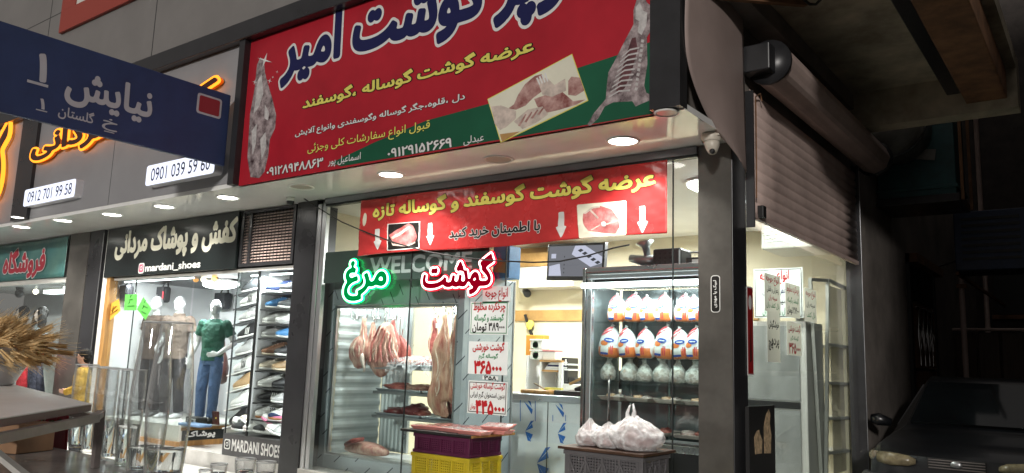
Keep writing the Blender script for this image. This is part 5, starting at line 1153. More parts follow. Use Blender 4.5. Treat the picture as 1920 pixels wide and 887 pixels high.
def shirt_mb(g, m, A, sleeve=.55, hem=.90, fat=0.0, collar=False):
    f = fat
    g.loft([((0,0,hem),.178+f,.132+f),((0,0,hem+.03),.176+f,.13+f),((0,-.004,1.08),.166+f,.122+f),((0,-.008,1.2),.172+f,.125+f),((0,-.01,1.34),.192+f,.128+f),((0,0,1.43),.180+f,.108+f),((0,.004,1.49),.118,.086),((0,.004,1.515),.078,.074)], m, 24, .012, 7)
    for k in 'lr':
        a, b = A[k+'sh'], A[k+'el']; c = a.lerp(b, sleeve); g.ball(a, .075+f*.5, m, 12, 8)
        g.loft([(a,.072+f,.072+f),(a.lerp(c,.5),.072+f,.070+f),(c,.074+f,.07+f)], m, 14, .006, 9)
        if sleeve > .9:
            d = A[k+'wr']; g.loft([(b,.062+f,.06+f),(b.lerp(d,.5),.056+f,.054+f),(b.lerp(d,.95),.048+f,.046+f)], m, 14, .008, 9); g.ball(b, .06+f, m, 10, 7)
    if collar: g.lathe([(.085,1.47),(.075,1.52),(.07,1.55),(.082,1.545),(.09,1.50)], m, (0,.004,0), 20)
def trousers_mb(g, m, A, hem=.07):
    g.loft([((0,0,.84),.155,.12),((0,0,.92),.178,.128),((0,0,.99),.168,.12),((0,0,1.03),.160,.115)], m, 22)
    for k in 'lr':
        h, kn, an = A[k+'hp'], A[k+'kn'], A[k+'an']; e = an+Vector((0,.0,hem-.085+.02))
        g.loft([(h+Vector((0,0,.04)),.088,.10),(h.lerp(kn,.4),.092,.098),(kn,.080,.084),(kn.lerp(e,.5),.076,.082),(e,.072,.08)], m, 18, .016, 7, seed=ord(k))
def figure(name, label, cat, loc, rz, sc, A, skin, shirt, trousers, sleeve=.55, hem=.9, shoes=None, fat=0, collar=False, group=None, hair=None):
    t = root(name, label, cat, (0,0,0), group)
    g = MB(); body_mb(g, skin, A); obj('body', g, t, remesh=.0085, smooth=2)
    g = MB(); trousers_mb(g, trousers, A); obj('trousers', g, t, remesh=.011, smooth=1)
    g = MB(); shirt_mb(g, shirt, A, sleeve, hem, fat, collar); s_ = obj('shirt', g, t, remesh=.010, smooth=1)
    if shoes:
        for k in 'lr':
            an = A[k+'an']; g = MB(); g.loft([(an+Vector((0,.07,-.045)),.038,.04),(an+Vector((0,.03,-.04)),.045,.045),(an+Vector((0,-.05,-.045)),.05,.042),(an+Vector((0,-.14,-.06)),.052,.028),(an+Vector((0,-.21,-.066)),.036,.018)], shoes, 14, up=(0,0,1)); obj('shoe', g, t)
    if hair:
        g = MB(); h = A['head']; g.ball(h+Vector((0,.022,.035)), (.094,.108,.108), hair, 18, 12, .12, 4); g.ball(h+Vector((0,.05,-.02)), (.086,.075,.10), hair, 14, 9, .12, 4); obj('hair', g, t)
    t.location = loc; t.rotation_euler = (0,0,rz); t.scale = (sc,)*3
    return t, s_
blue_jean = mat('blue_denim', (.028,.062,.15), .8, var=.45, vsc=3, bump=1.0, bsc=10, bdist=.05, col2=(.06,.11,.22)); dark_tr = cloth('dark_trousers', (.018,.018,.022))
green = cloth('green_jersey', (.004,.060,.036)); brown = cloth('brown_jersey', (.065,.042,.03)); khaki = cloth('khaki_cotton', (.15,.11,.085)); blue = cloth('blue_jersey', (.01,.09,.42))
MZ = .562; MS = .955
A3 = joints(rel=(.31,.05,1.17), rwr=(.17,-.15,1.0), rhd=(-.85,-.45,-.1), lel=(-.27,.03,1.17), lwr=(-.30,-.09,.93), lhd=(.1,-.25,-.95), lkn=(-.11,-.03,.5), lan=(-.13,.03,.085), rkn=(.10,-.05,.50), ran=(.09,-.04,.085))
t, s_ = figure('mannequin', 'white mannequin in a green t-shirt and blue jeans', 'mannequin', (-7.86,.62,MZ), math.radians(28), MS, A3, mt['mannequin'], green, blue_jean, .62, .90, mat('black_shoe', (.02,.02,.02), .4), group='mannequins in the clothes window')
g = MB(); 
for pts, m in (([(.045,1.29),(.12,1.29),(.12,1.345),(.045,1.345)], mt['ink_white']), ([(.062,1.22),(.095,1.22),(.10,1.29),(.055,1.29)], mt['ink_black'])): g.poly([(u,-.148,v) for u, v in pts], (0,-1,0), .004, m)
pr = obj('chest_print', g, s_)
t, _ = figure('mannequin', 'white bald mannequin in an open khaki shirt behind the tall vases', 'mannequin', (-8.93,.70,MZ), math.radians(25), 1.0, joints(lwr=(-.2,-.2,1.0), lhd=(.6,-.5,-.3)), mt['mannequin'], khaki, dark_tr, .62, .86, mat('white_shoe', (.6,.6,.6), .4), .006, True, 'mannequins in the clothes window')
t, _ = figure('mannequin', 'white mannequin in a brown t-shirt beside the orange paper tag', 'mannequin', (-10.2+.95,.30,MZ), math.radians(10), 1.0, joints(lel=(-.33,.06,1.2), lwr=(-.27,-.05,.95)), mt['mannequin'], brown, dark_tr, .62, .84, mat('grey_shoe', (.2,.2,.2), .4), .006, False, 'mannequins in the clothes window')
t.location = (-9.42,.62,MZ)
t, _ = figure('mannequin', 'mannequin in a blue shirt half hidden behind the shoe rack', 'mannequin', (-7.35,1.45,.45), math.radians(20), .98, joints(), mt['mannequin'], blue, dark_tr, .95, .84, mat('dark_shoe', (.03,.03,.03), .4), .03, False, 'mannequins in the clothes window')
# bags on the wall
mt['bag_black'] = mat('black_leather', (.03,.03,.034), .45, var=.2, vsc=9, bump=.2, bsc=50)
for (px, py, w, h, lab, extra) in ((233,548,.30,.36,'black leather shoulder bag high on the wall above the orange tag',0), (303,551,.26,.32,'black shoulder bag with a red tag on the display wall',1), (414,563,.30,.30,'black bag hanging behind the head of the green shirted mannequin',0)):
    yq = {233:.2,303:.75,414:1.6}[px]; w *= (.72 if px == 233 else .85 if px == 303 else 1); h *= (.72 if px == 233 else .85 if px == 303 else 1); q = PY(px, py, yq); t = root('shoulder_bag', lab, 'bag', q, 'black bags on the display wall')
    g = MB(); g.box((q.x-w*.5,yq-.02,q.z-h*.5), (q.x+w*.5,yq+.10,q.z+h*.42), mt['bag_black']); obj('bag_body', g, t, bevel=.035)
    g = MB(); g.box((q.x-w*.46,yq-.035,q.z-h*.05), (q.x+w*.46,yq-.021,q.z+h*.40), mt['bag_black']); obj('flap', g, t, bevel=.012)
    g = MB(); g.tube([(q.x-w*.35,yq+.05,q.z+h*.4),(q.x-w*.2,yq+.06,q.z+h*.62),(q.x+w*.05,yq+.06,q.z+h*.70),(q.x+w*.28,yq+.06,q.z+h*.58),(q.x+w*.38,yq+.05,q.z+h*.38)], .012, mt['bag_black'], 8); obj('strap', g, t)
    if extra: g = MB(); g.box((q.x+w*.46,yq-.05,q.z-h*.35), (q.x+w*.62,yq-.044,q.z+h*.12), mt['wrap_red']); obj('tag', g, t)
q = PY(414,690,1.2); t = root('leather_bag', 'brown leather travel bag hanging beside the blue jeans', 'bag', q); lm = mat('brown_leather', (.07,.025,.02), .35, var=.3, vsc=8)
g = MB(); g.loft([(q+Vector((0,0,-.24)),.05,.04),(q+Vector((0,0,-.2)),.13,.09),(q,.15,.10),(q+Vector((0,0,.16)),.10,.07),(q+Vector((0,0,.26)),.05,.04)], lm, 16, .01, 8); obj('bag_body', g, t); g = MB(); g.tube([q+Vector((-.06,0,.22)), q+Vector((-.03,0,.4)), q+Vector((.03,0,.4)), q+Vector((.06,0,.22))], .012, lm, 8); obj('handle', g, t)
# paper tags on the glass
ink('paper_orange', (.72,.36,.05)); ink('paper_green', (.12,.50,.09))
for pts, m, lab, strokes in (([(200,575),(223,560),(226,583),(206,601)], 'paper_orange', 'orange paper tag stuck crooked on the clothes window glass', [((209,583),(219,574)),((208,590),(221,580))]),
    ([(235,552),(257,552),(256,582),(233,582)], 'paper_green', 'square green paper tag hanging straight on the clothes window glass', [((242,562),(249,561)),((239,574),(252,573))]),
    ([(269,557),(284,579),(273,600),(257,580)], 'paper_green', 'green paper tag turned on its corner on the clothes window glass', [((268,572),(277,577)),((265,583),(274,588))])):
    q = [PY(a, b, .045) for a, b in pts]; g = MB(); g.poly(q, (0,-1,0), .002, mt[m]); o = thing('paper_tag', g, lab, 'paper tag', 'paper tags on the clothes window')
    g = MB()
    for a, b in strokes: g.bar(PY(*a,.042), PY(*b,.042), .002, .02, mt['ink_black'], (0,1,0)); g.bar(PY(*a,.042)+Vector((.03,0,.03)), PY(*a,.042)+Vector((.06,0,.07)), .002, .014, mt['ink_black'], (0,1,0))
    obj('writing', g, o)
# lamps of the clothes window
t = root('oval_lamp', 'glowing oval ceiling lamp over the mannequins', 'ceiling lamp', (-7.9,.85,2.57)); g = MB(); g.ball((-8.0,.75,2.52), (.36,.2,.07), glow('oval_lamp_glass', (.97,.99,1), 6), 24, 10); obj('shade', g, t); g = MB(); g.ball((-8.0,.75,2.56), (.38,.22,.02), mt['whiteplastic'], 24, 6); obj('rim', g, t)
area('lamp_light', (-8.0,.6,2.42), .5, 38, (.95,.98,1), parent=t)
t = root('strip_lamp', 'long strip lamp across the top of the clothes window', 'lamp', (-8.6,.2,2.55)); g = MB(); g.tube([(-9.6,.16,2.545), (-7.75,.16,2.545)], .012, mt['tube'], 8); obj('tube', g, t); area('lamp_light', (-8.7,.2,2.52), 1.8, 40, (.95,.98,1), (math.radians(25),0,0), t, sy=.06)
for k, px in enumerate((385,405,370)):
    q = PY(px, 521, .5); t = root('spot_lamp', ['small warm spot lamp on the ceiling track, the middle one','small orange spot lamp brightest on the ceiling track','small dim spot lamp at the far end of the ceiling track'][k], 'spot lamp', q, 'spot lamps on the ceiling track')
    g = MB(); g.lathe([(.03,.05),(.045,.0),(.04,-.02),(.0,-.02)], mt['black'], q, 14); obj('shell', g, t); g = MB(); g.ball(q+Vector((0,-.02,-.025)), .042, glow('warm_bulb_%d' % k, [(1,.85,.6),(1,.5,.12),(.6,.3,.1)][k], [5,5,1.5][k]), 12, 8); obj('bulb', g, t)
# small goods on the platform
t = root('belt_box', 'black and silver boxed belt on the platform at the feet of the green shirted mannequin', 'box', (-7.75,.42,.562)); q = PY(368,790,.42); g = MB(); g.box((q.x-.14,.34,.562), (q.x+.14,.5,.66), mt['black']); obj('box', g, t, bevel=.01); g = MB(); g.poly([(q.x-.10,.338,.58),(q.x+.11,.338,.58),(q.x+.11,.338,.645),(q.x-.10,.338,.645)], (0,-1,0), .003, mt['alu']); g.poly([(q.x-.05,.334,.60),(q.x+.07,.334,.60),(q.x+.07,.334,.625),(q.x-.05,.334,.625)], (0,-1,0), .003, mt['black']); obj('buckle', g, t)
t = root('wallet', 'upright brown leather wallet at the corner of the platform', 'wallet', PY(400,790,.6)); q = PY(400,800,.6); g = MB(); g.obox((q.x,.62,.65), ((1,0,0),(0,1,.15),(0,-.15,1)), (.075,.015,.09), lm); obj('cover', g, t, bevel=.006); g = MB(); g.box((q.x+.03,.598,.64),(q.x+.05,.604,.66), mt['ink_yellow']); obj('clasp', g, t)
t = root('folded_jeans', 'folded pale blue jeans on the front of the platform', 'jeans', PY(370,812,.3)); q = PY(366,806,.25); g = MB(); g.box((q.x-.25,.14,.562), (q.x+.25,.34,.60), cloth('pale_denim', (.12,.2,.32))); obj('cloth', g, t, bevel=.015)

# shoe cabinet
sc_ = root('shoe_cabinet', 'tall shoe display cabinet with dark shelves beside the butcher shop pillar', 'cabinet', (-6.0,.2,.3))
mt['cab_dark'] = mat('dark_cabinet', (.05,.05,.053), .35, var=.15, vsc=4); mt['cab_grey'] = mat('pale_cabinet_wall', (.5,.5,.5), .4, var=.05, vsc=3)
XD = -6.12
g = MB(); g.box((XD+.01,.5,.56), (-5.39,.53,2.58), mt['cab_dark']); g.box((-6.56,.62,.56), (XD-.01,.65,2.58), mt['cab_grey']); obj('back_panel', g, sc_)
g = MB(); g.box((XD-.009,.07,.56), (XD+.009,.62,2.58), mt['cab_grey']); obj('divider', g, sc_)
g = MB(); g.box((XD-.25,.36,.56), (XD-.01,.38,2.58), mt['cab_grey']); obj('side_panel', g, sc_)
g = MB(); g.box((-6.56,.03,.302), (-5.39,.6,.56), mt['cab_dark']); obj('base', g, sc_)
g = MB(); bx = pbox((421,873), (436,845), 1, .03); icon(g, -6.46, .435, .06, mt['ink_white'], mt['board_black'], .03); write(g, 'MARDANI SHOES', (-6.36,.37,-5.43,.50), .025, mt['ink_white'], fplane(.03), .002); obj('lettering', g, sc_)
g = MB(); g.box((-6.555,.045,.56), (-6.13,.051,2.56), mt['glass']); g.box((-6.11,.045,.56), (-5.40,.051,2.56), mt['glass']); obj('glass_door', g, sc_)
g = MB(); g.box((-6.56,.04,.56), (-6.552,.06,2.58), mt['seal']); g.box((XD-.012,.04,.56), (XD+.012,.062,2.58), mt['black']); g.box((-6.56,.03,2.56), (-5.39,.08,2.60), mt['offwhite']); obj('door_frame', g, sc_)
RYS = [549,579,608,634,668,696,729,757,789,820]
RZS = [PY(520, y, .15).z for y in RYS]
for z in RZS[:-1]:
    g = MB(); g.box((XD+.012,.09,z-.022), (-5.40,.495,z-.004), mt['cab_dark']); obj('shelf', g, sc_)
LPX = [(448,556),(446,582),(444,611),(441,642),(437,674),(434,705),(433,737),(429,770),(426,803)]
g = MB(); g.tube([(-6.5,.2,2.53), (-5.45,.2,2.53)], .012, mt['tube'], 8); obj('tube_light', g, sc_)
area('cabinet_light', (-5.95,.11,2.5), 1.0, 26, (.96,.99,1), (math.radians(8),0,0), sc_, sy=.05)
for xs, rz in ((-5.402,90), (XD-.022,90)):            # slim upright strips added to brighten the shoes, tucked at each bay's front edge
    g = MB(); g.box((xs-.008,.085,.6), (xs+.004,.10,2.5), mt['tube']); obj('added_light_strip', g, sc_)
    o = area('cabinet_light', (xs-.012,.092,1.55), 1.9, 17 if xs > -6 else 11, (.96,.99,1), (0,math.radians(90),0), sc_, sy=.03); o.rotation_euler = (0,math.radians(90),math.radians(-25))
# one shoe, toe towards -x
cols = {}
def cm(name, c, r=.5):
    if name not in cols: cols[name] = mat('shoe_'+name, c, r, var=.12, vsc=12)
    return cols[name]
W_, K2, GR, NV, TN, BR, CR, BL, GM, PK, LG = cm('white',(.72,.72,.70)), cm('black',(.022,.022,.024)), cm('dark_grey',(.07,.075,.08)), cm('navy',(.015,.03,.10)), cm('tan',(.42,.28,.15)), cm('brown',(.22,.10,.05)), cm('cream',(.62,.54,.42)), cm('blue',(.08,.28,.60)), cm('gum',(.40,.17,.06)), cm('pink',(.75,.22,.38)), cm('pale_grey',(.45,.45,.45))
s0 = root('sneaker', 'x', 'shoe', (0,0,0), 'shoes on display in the shoe cabinet')
g = MB(); g.loft([((.135,0,.018),.028,.018),((.12,0,.017),.036,.017),((.06,0,.016),.036,.016),((0,0,.015),.035,.015),((-.07,0,.015),.043,.015),((-.12,0,.019),.036,.015),((-.148,0,.025),.012,.010)], W_, 14, up=(0,0,1)); obj('sole', g, s0, sub=1)
g = MB(); g.loft([((.140,0,.062),.018,.034),((.132,0,.072),.030,.058),((.10,0,.076),.035,.060),((.06,0,.074),.035,.053),((.02,0,.068),.035,.047),((-.03,0,.058),.038,.038),((-.08,0,.050),.041,.030),((-.12,0,.045),.036,.024),((-.148,0,.038),.018,.014)], W_, 16, up=(0,0,1)); obj('upper', g, s0, sub=1)
g = MB(); g.loft([((.112,0,.132),.018,.008),((.085,0,.133),.024,.010),((.05,0,.124),.022,.009)], K2, 12, up=(0,0,1)); obj('opening', g, s0)
g = MB()
for k in range(4): x = .025-.025*k; z = .117-.011*k; g.tube([(x,-.022,z-.006),(x-.004,0,z+.004),(x,.022,z-.006)], .0045, W_, 6)
obj('laces', g, s0)
g = MB()
for k in range(3): x = .035-.022*k; g.add([(x,-.0375,.032),(x+.010,-.0375,.032),(x+.030,-.034,.088),(x+.020,-.034,.088)], [(0,1,2,3)], K2)
obj('stripes', g, s0, solid=.002)
SHOE_PARTS = ['sole','upper','opening','laces','stripes']
first_s = [True]
def shoe(loc, rot, label, upper, sole=None, stripes=None, laces=None, sc=1.0):
    sole = sole or W_; laces = laces or W_
    if first_s[0]: o = s0; first_s[0] = False
    else:
        o = s0.copy(); COL.objects.link(o)
        for ch in SP: 
            c = ch.copy(); COL.objects.link(c); c.parent = o
    o.location = loc; o.rotation_euler = rot; o.scale = (sc, sc, sc*1.25); o['label'] = label
    for ch in list(o.children):
        n = re.sub(r'\.\d+$', '', ch.name)
        if n == 'stripes' and stripes is None: bpy.data.objects.remove(ch); continue
        m = {'sole': sole, 'upper': upper, 'opening': K2 if upper is not K2 else GR, 'laces': laces, 'stripes': stripes}[n]
        ch.material_slots[0].link = 'OBJECT'; ch.material_slots[0].material = m
    return o
SPR = copy_tree(s0); SP = list(SPR.children)          # a spare set the copies are taken from
left = [(GR,W_,None,'dark grey'),(W_,W_,K2,'white black-striped'),(LG,W_,W_,'pale grey white-striped'),(K2,W_,W_,'black white-striped'),(LG,W_,None,'plain pale grey'),(W_,LG,K2,'white and grey black-striped'),(TN,CR,None,'tan patterned'),(W_,W_,None,'plain white'),(K2,K2,None,'all black')]
for k, ((px, py), (u, s, st, nm)) in enumerate(zip(LPX, left)):
    a = PY(px, py, .22); b = PY(px+45, py-13, .22); ang = math.atan2(b.z-a.z, b.x-a.x)
    g = MB(); g.bar(a, b+(b-a)*.05, .14, .008, mt['cab_dark']); obj('tilted_plate', g, sc_)
    g = MB(); g.bar(a+Vector((0,-.072,0)), b+Vector((0,-.072,0)), .004, .016, mt['whiteplastic'] if k > 4 else mt['cab_dark']); obj('plate_edge', g, sc_)
    c = a.lerp(b, .54)+Vector((0,0,.006)); shoe(c, (0,-ang,math.radians(8)), '%s shoe on the tilted plate, %s down the narrow left rack' % (nm, (ORD+['seventh','eighth','ninth'])[k]), u, s, st, None, 1.18)
pairs = [((NV,W_,None,'navy'),(K2,W_,None,'black white-soled')),((BL,W_,None,'blue and white'),(GR,W_,None,'dark grey white-soled')),((W_,W_,None,'white'),(W_,LG,None,'white grey-soled')),((LG,W_,None,'grey'),(BL,W_,None,'bright blue')),((BR,CR,None,'brown'),(K2,W_,None,'black pale-soled')),((CR,W_,None,'cream white-soled'),(TN,CR,None,'tan')),((W_,W_,None,'white'),(K2,K2,None,'all black')),((K2,GR,W_,'black white-striped'),(LG,W_,None,'pale grey')),((W_,GM,K2,'white gum-soled'),(NV,GM,W_,'navy gum-soled')),((W_,W_,NV,'white navy-striped'),(W_,PK,None,'white pink-soled'))]
NUM = ['top','second','third','fourth','fifth','sixth','seventh','eighth','ninth','lowest']
for r, (z, pr) in enumerate(zip(RZS, pairs)):
    z = z if r < 9 else .78
    for j, (u, s, st, nm) in enumerate(pr):
        x = (-5.98 if j == 0 else -5.72)+.015*math.sin(r*2+j); shoe((x,.25,z), (0,0,math.radians(57+8*math.sin(r*1.7+j))), '%s shoe on the %s shelf of the cabinet, %s' % (nm, NUM[r], 'by the divider' if j == 0 else 'by the butcher pillar'), u, s, st, W_ if u is not W_ else LG, 1.08)
for ch in SP: bpy.data.objects.remove(ch)
bpy.data.objects.remove(SPR)
SPR = None
SP = [c for c in s0.children]
pile = [(-6.45,.62,W_,'white shoe standing at the free end of the shoe pile',1.9,.5),(-6.33,.585,K2,'black shoe lying between the white ones in the shoe pile',.9,.1),(-6.22,.66,CR,'cream chunky shoe on top of the middle of the shoe pile',.5,.35),(-6.10,.585,W_,'white shoe under the cream one in the shoe pile',1.2,.1),(-5.98,.64,LG,'pale grey shoe leaning across the middle of the shoe pile',.2,.4),
    (-5.90,.585,K2,'black shoe lying low in the shoe pile near the pillar end',.8,.1),(-5.80,.69,PK,'white and pink shoe on top of the shoe pile near the pillar',.9,.5),(-5.68,.60,W_,'white shoe at the pillar end of the shoe pile',1.1,.3),(-5.58,.585,LG,'grey shoe at the foot of the shoe pile by the pillar',.5,.1)]
for k, (x, z, u, lab, rz, tilt) in enumerate(pile): shoe((x,.17,z), (.25*math.sin(k*2),tilt,rz), lab, u if u is not PK else W_, PK if u is PK else W_, None, None, 1.12)

# ------------------------------------------------------------------ wig shop
g = MB(); g.box((-17,.0,0), (-11.065,2.4,.3), mt['stone']); obj('shop_floor', g, B)
g = MB(); g.box((-17,1.75,.302), (-11.0,1.85,3.3), mt['display_white']); g.box((-11.05,.31,.302), (-11.0,1.74,3.3), mt['display_white']); obj('back_wall', g, B)
g = MB(); g.box((-17,.06,2.66), (-11.06,1.74,2.70), mt['white']); obj('ceiling', g, B)
g = MB(); g.box((-16.9,.02,.302), (-11.07,.03,2.58), mt['glass']); obj('glass_pane', g, B)
g = MB(); g.box((-16.9,-.02,2.58), (-11.07,.05,2.658), mt['offwhite']); obj('window_frame', g, B)
mt['mural'] = mat('pale_mural', (.45,.48,.47), .5, var=.5, vsc=3, col2=(.68,.70,.68)); 
t = root('display_cabinet', 'pale wall cabinet below the mannequin heads in the wig shop window', 'cabinet', (-12.5,.5,.3)); g = MB(); g.box((-15,.2,.302), (-11.2,.8,1.55), mt['mural']); obj('body', g, t, bevel=.01)
for k, (x0, x1, y, lab) in enumerate(((-13.4,-12.2,.7,'long ceiling lamp further into the wig shop'),(-11.95,-11.25,.4,'long ceiling lamp next to the grey pillar in the wig shop'))):
    t = root('tube_lamp', lab, 'ceiling lamp', ((x0+x1)/2,y,2.6), 'long lamps in the wig shop'); g = MB(); g.box((x0,y-.08,2.5), (x1,y+.08,2.56), mt['tube']); obj('diffuser', g, t); g = MB(); g.box((x0-.02,y-.1,2.561), (x1+.02,y+.1,2.6), mt['whiteplastic']); obj('housing', g, t); area('lamp_light', ((x0+x1)/2,y,2.47), x1-x0, 45, (.95,1,1), parent=t, sy=.15)
q = PY(67,547,.3); t = root('bulb_lamp', 'bright bare bulb under the teal banner', 'lamp', q); g = MB(); g.ball(q, .045, glow('bare_bulb', (1,.9,.7), 8), 12, 8); obj('bulb', g, t); g = MB(); g.tube([q+Vector((0,0,.045)), q+Vector((0,0,.1))], .02, mt['whiteplastic'], 8); obj('socket', g, t)
q = PY(36,550,.25); g = MB(); g.ball(q, (.09,.07,.08), mt['black'], 14, 8); g.lathe([(.05,.05),(.07,.11),(.0,.11)], mt['black'], q, 14); thing('dome_camera', g, 'dark dome camera under the frame of the wig shop window', 'camera')
hairm = mat('dark_hair', (.008,.007,.006), .65, var=.3, vsc=20, stretch=(8,8,1), bump=.6, bsc=40, spec=.15); facem = mat('pale_face', (.62,.50,.44), .45); 
for k, (px, py, c, lab) in enumerate(((40,592,(.05,.05,.06),'mannequin bust with long dark hair and a dark top in the wig shop window'), (75,594,(.42,.58,.68),'mannequin bust with wavy dark hair and a pale blue top in the wig shop window'))):
    q = PY(px, py, .5); t = root('wig_bust', lab, 'mannequin', (q.x,.5,1.55), 'wig mannequins in the window')
    g = MB(); g.ball(q+Vector((0,0,.04)), (.07,.09,.11), facem, 16, 10); g.ball(q+Vector((0,-.03,-.03)), (.05,.06,.06), facem, 12, 8); g.loft([(q+Vector((0,-.085,.04)),.008,.008),(q+Vector((0,-.10,.0)),.014,.012)], facem, 8); g.loft([(q+Vector((0,.01,-.04)),.045,.045),(q+Vector((0,.01,-.14)),.05,.05)], facem, 12); obj('head', g, t, remesh=.008, smooth=2)
    g = MB(); g.ball(q+Vector((0,.03,.07)), (.115,.10,.115), hairm, 18, 12, .15, 4, k)
    for s in (-1, 1): g.loft([(q+Vector((s*.06,.0,.10)),.05,.07),(q+Vector((s*.11,.0,.0)),.05,.07),(q+Vector((s*.13,-.01,-.12)),.055,.07),(q+Vector((s*.10,-.01,-.22)),.05,.05),(q+Vector((s*.13,-.01,-.28)),.02,.02)], hairm, 14, .02, 12, seed=k)
    obj('hair', g, t)
    g = MB(); g.loft([(q+Vector((0,.01,-.14)),.07,.06),(q+Vector((0,.01,-.2)),.17,.10),(q+Vector((0,.01,-.3)),.20,.12),(q+Vector((0,.01,-.55)),.16,.11)], cloth('bust_top_%d' % k, c), 18); obj('top', g, t)
# clothes hanging outside the wig shop
def rail_cloth(px, py0, py1, w, c, lab, y):
    a = PY(px, py0, y); b = PY(px+2, py1, y); t = root('hanging_jacket', lab, 'jacket', a, 'jackets hanging outside the wig shop')
    g = MB(); m = cloth('jacket_%d' % px, c); g.loft([(a,.05,.04),(a+Vector((0,0,-.06)),w*.9,.09),(a.lerp(b,.4),w,.10),(a.lerp(b,.8),w*1.05,.11),(b,w,.09)], m, 18, .02, 6); obj('cloth', g, t)
    g = MB()
    for s in (-1, 1): g.loft([(a+Vector((s*w*.8,0,-.08)),.06,.06),(a.lerp(b,.5)+Vector((s*w*1.15,-.02,0)),.05,.05),(a.lerp(b,.85)+Vector((s*w*1.15,-.03,0)),.045,.045)], m, 12, .01, 8)
    obj('sleeve', g, t); g = MB(); g.tube([a+Vector((0,0,0)), a+Vector((0,0,.09)), a+Vector((.03,0,.12)), a+Vector((.05,0,.09))], .005, mt['chrome'], 6); obj('hanger', g, t)
rail_cloth(68,668,748,.13,(.012,.016,.03),'dark navy jacket hanging beside a red one behind the wheat bowl',-.35)
rail_cloth(48,664,735,.16,(.30,.012,.02),'red jacket hanging behind the white wheat bowl',-.30)
t = root('clothes_rail', 'thin metal clothes rail in front of the wig shop window', 'clothes rail', (-12.6,-.33,.13)); a = PY(68,660,-.35); g = MB(); g.tube([(-14.5,-.33,.13),(-14.5,-.33,a.z+.02),(-11.6,-.33,a.z+.02),(-11.6,-.33,.13)], .014, mt['chrome'], 8); obj('frame', g, t)

# the young person behind the vases
q = PY(160,668,-.75); hz = q.z
sk = mat('person_skin', (.42,.24,.17), .5); 
A = joints(head=(.0,-.02,1.69), lwr=(-.12,-.22,1.08), rwr=(.12,-.22,1.08), lhd=(.5,-.7,.2), rhd=(-.5,-.7,.2), lel=(-.27,.0,1.17), rel=(.27,.0,1.17))
figure('person', 'person with short black hair in a yellow top seen behind the water vases', 'person', (q.x,-.75,.13), math.radians(-40), (hz-.13)/1.70, A, sk, cloth('yellow_jersey', (.38,.23,.02)), dark_tr, .95, .88, mat('person_shoe', (.03,.03,.03), .5), .01, False, None, hairm)
# ------------------------------------------------------------------ crates, trays and bags outside the butcher shop
def crate(name, label, lo, hi, m, group=None, big=False):
    t = root(name, label, 'crate', ((lo[0]+hi[0])/2,(lo[1]+hi[1])/2,lo[2]), group)
    x0, y0, z0 = lo; x1, y1, z1 = hi; h = z1-z0; e = .018
    g = MB(); g.box((x0+e,y0+e,z0), (x1-e,y1-e,z0+.012), m); obj('floor_panel', g, t)
    for x in (x0, x1-.045):
        for y in (y0, y1-.045): g = MB(); g.box((x,y,z0), (x+.045,y+.045,z1-.001), m); obj('corner_post', g, t, bevel=.004)
    for z, hh in ((z1-.03,.03),(z0,.025)):
        g = MB()
        g.box((x0-.008,y0-.008,z), (x1+.008,y0+.012,z+hh), m); g.box((x0-.008,y1-.012,z), (x1+.008,y1+.008,z+hh), m)
        g.box((x0-.008,y0+.0125,z), (x0+.012,y1-.0125,z+hh), m); g.box((x1-.012,y0+.0125,z), (x1+.008,y1-.0125,z+hh), m); obj('rim', g, t, bevel=.003)
    def side(ax, c, a, b, n):
        g = MB(); th = .006
        def bx(u0, u1, w0, w1, d=0, t2=th):
            if ax == 'y': g.box((u0,c-t2/2+d,w0), (u1,c+t2/2+d,w1), m)
            else: g.box((c-t2/2+d,u0,w0), (c+t2/2+d,u1,w1), m)
        for k in range(n+1):                                  # strong ribs
            u = a+(b-a)*k/n; bx(u-.007, u+.007, z0+.02, z1-.025, 0, .018)
        nv = int((b-a)/.022)
        for k in range(nv):
            u = a+(b-a)*(k+.5)/nv; bx(u-.0048, u+.0048, z0+.02, z1-.025)
        nh = max(4, int(h/.022))
        for k in range(nh): w = z0+.02+(h-.045)*(k+.5)/nh; bx(a, b, w-.0055, w+.0055, .001)
        if big:
            for k in range(4):
                u0 = a+(b-a)*(k+.06)/4; u1 = a+(b-a)*(k+.94)/4
                for p_, q_ in (((u0,z0+.05),(u1,z1-.07)), ((u0,z1-.07),(u1,z0+.05))):
                    P0 = (p_[0],c-.006,p_[1]) if ax == 'y' else (c+.006,p_[0],p_[1]); P1 = (q_[0],c-.006,q_[1]) if ax == 'y' else (c+.006,q_[0],q_[1]); g.bar(P0, P1, .010, .014, m)
        obj('lattice_side', g, t)
    side('y', y0+.006, x0+.04, x1-.04, 4); side('x', x1-.006, y0+.04, y1-.04, 3)
    side('y', y1-.006, x0+.04, x1-.04, 4); side('x', x0+.006, y0+.04, y1-.04, 3)
    return t
pur = mat('purple_crate_plastic', (.085,.012,.045), .35, var=.2, vsc=4); yel = mat('yellow_crate_plastic', (.52,.40,.02), .38, var=.15, vsc=4); gry = mat('grey_crate_plastic', (.12,.115,.12), .4, var=.15, vsc=4)
lin = mat('crate_liner', (.03,.008,.016), .5); liy = mat('yellow_liner', (.25,.19,.01), .5)
CG = 'stacked plastic crates'
X0, X1, Y0, Y1 = -2.36, -1.765, -1.0, -.60
crate('plastic_crate', 'purple lattice plastic crate on top of the yellow crates', (X0,Y0,.790), (X1,Y1,.945), pur, CG)
crate('plastic_crate', 'yellow lattice plastic crate directly under the purple crate', (X0-.01,Y0-.01,.47), (X1+.01,Y1+.01,.788), yel, CG)
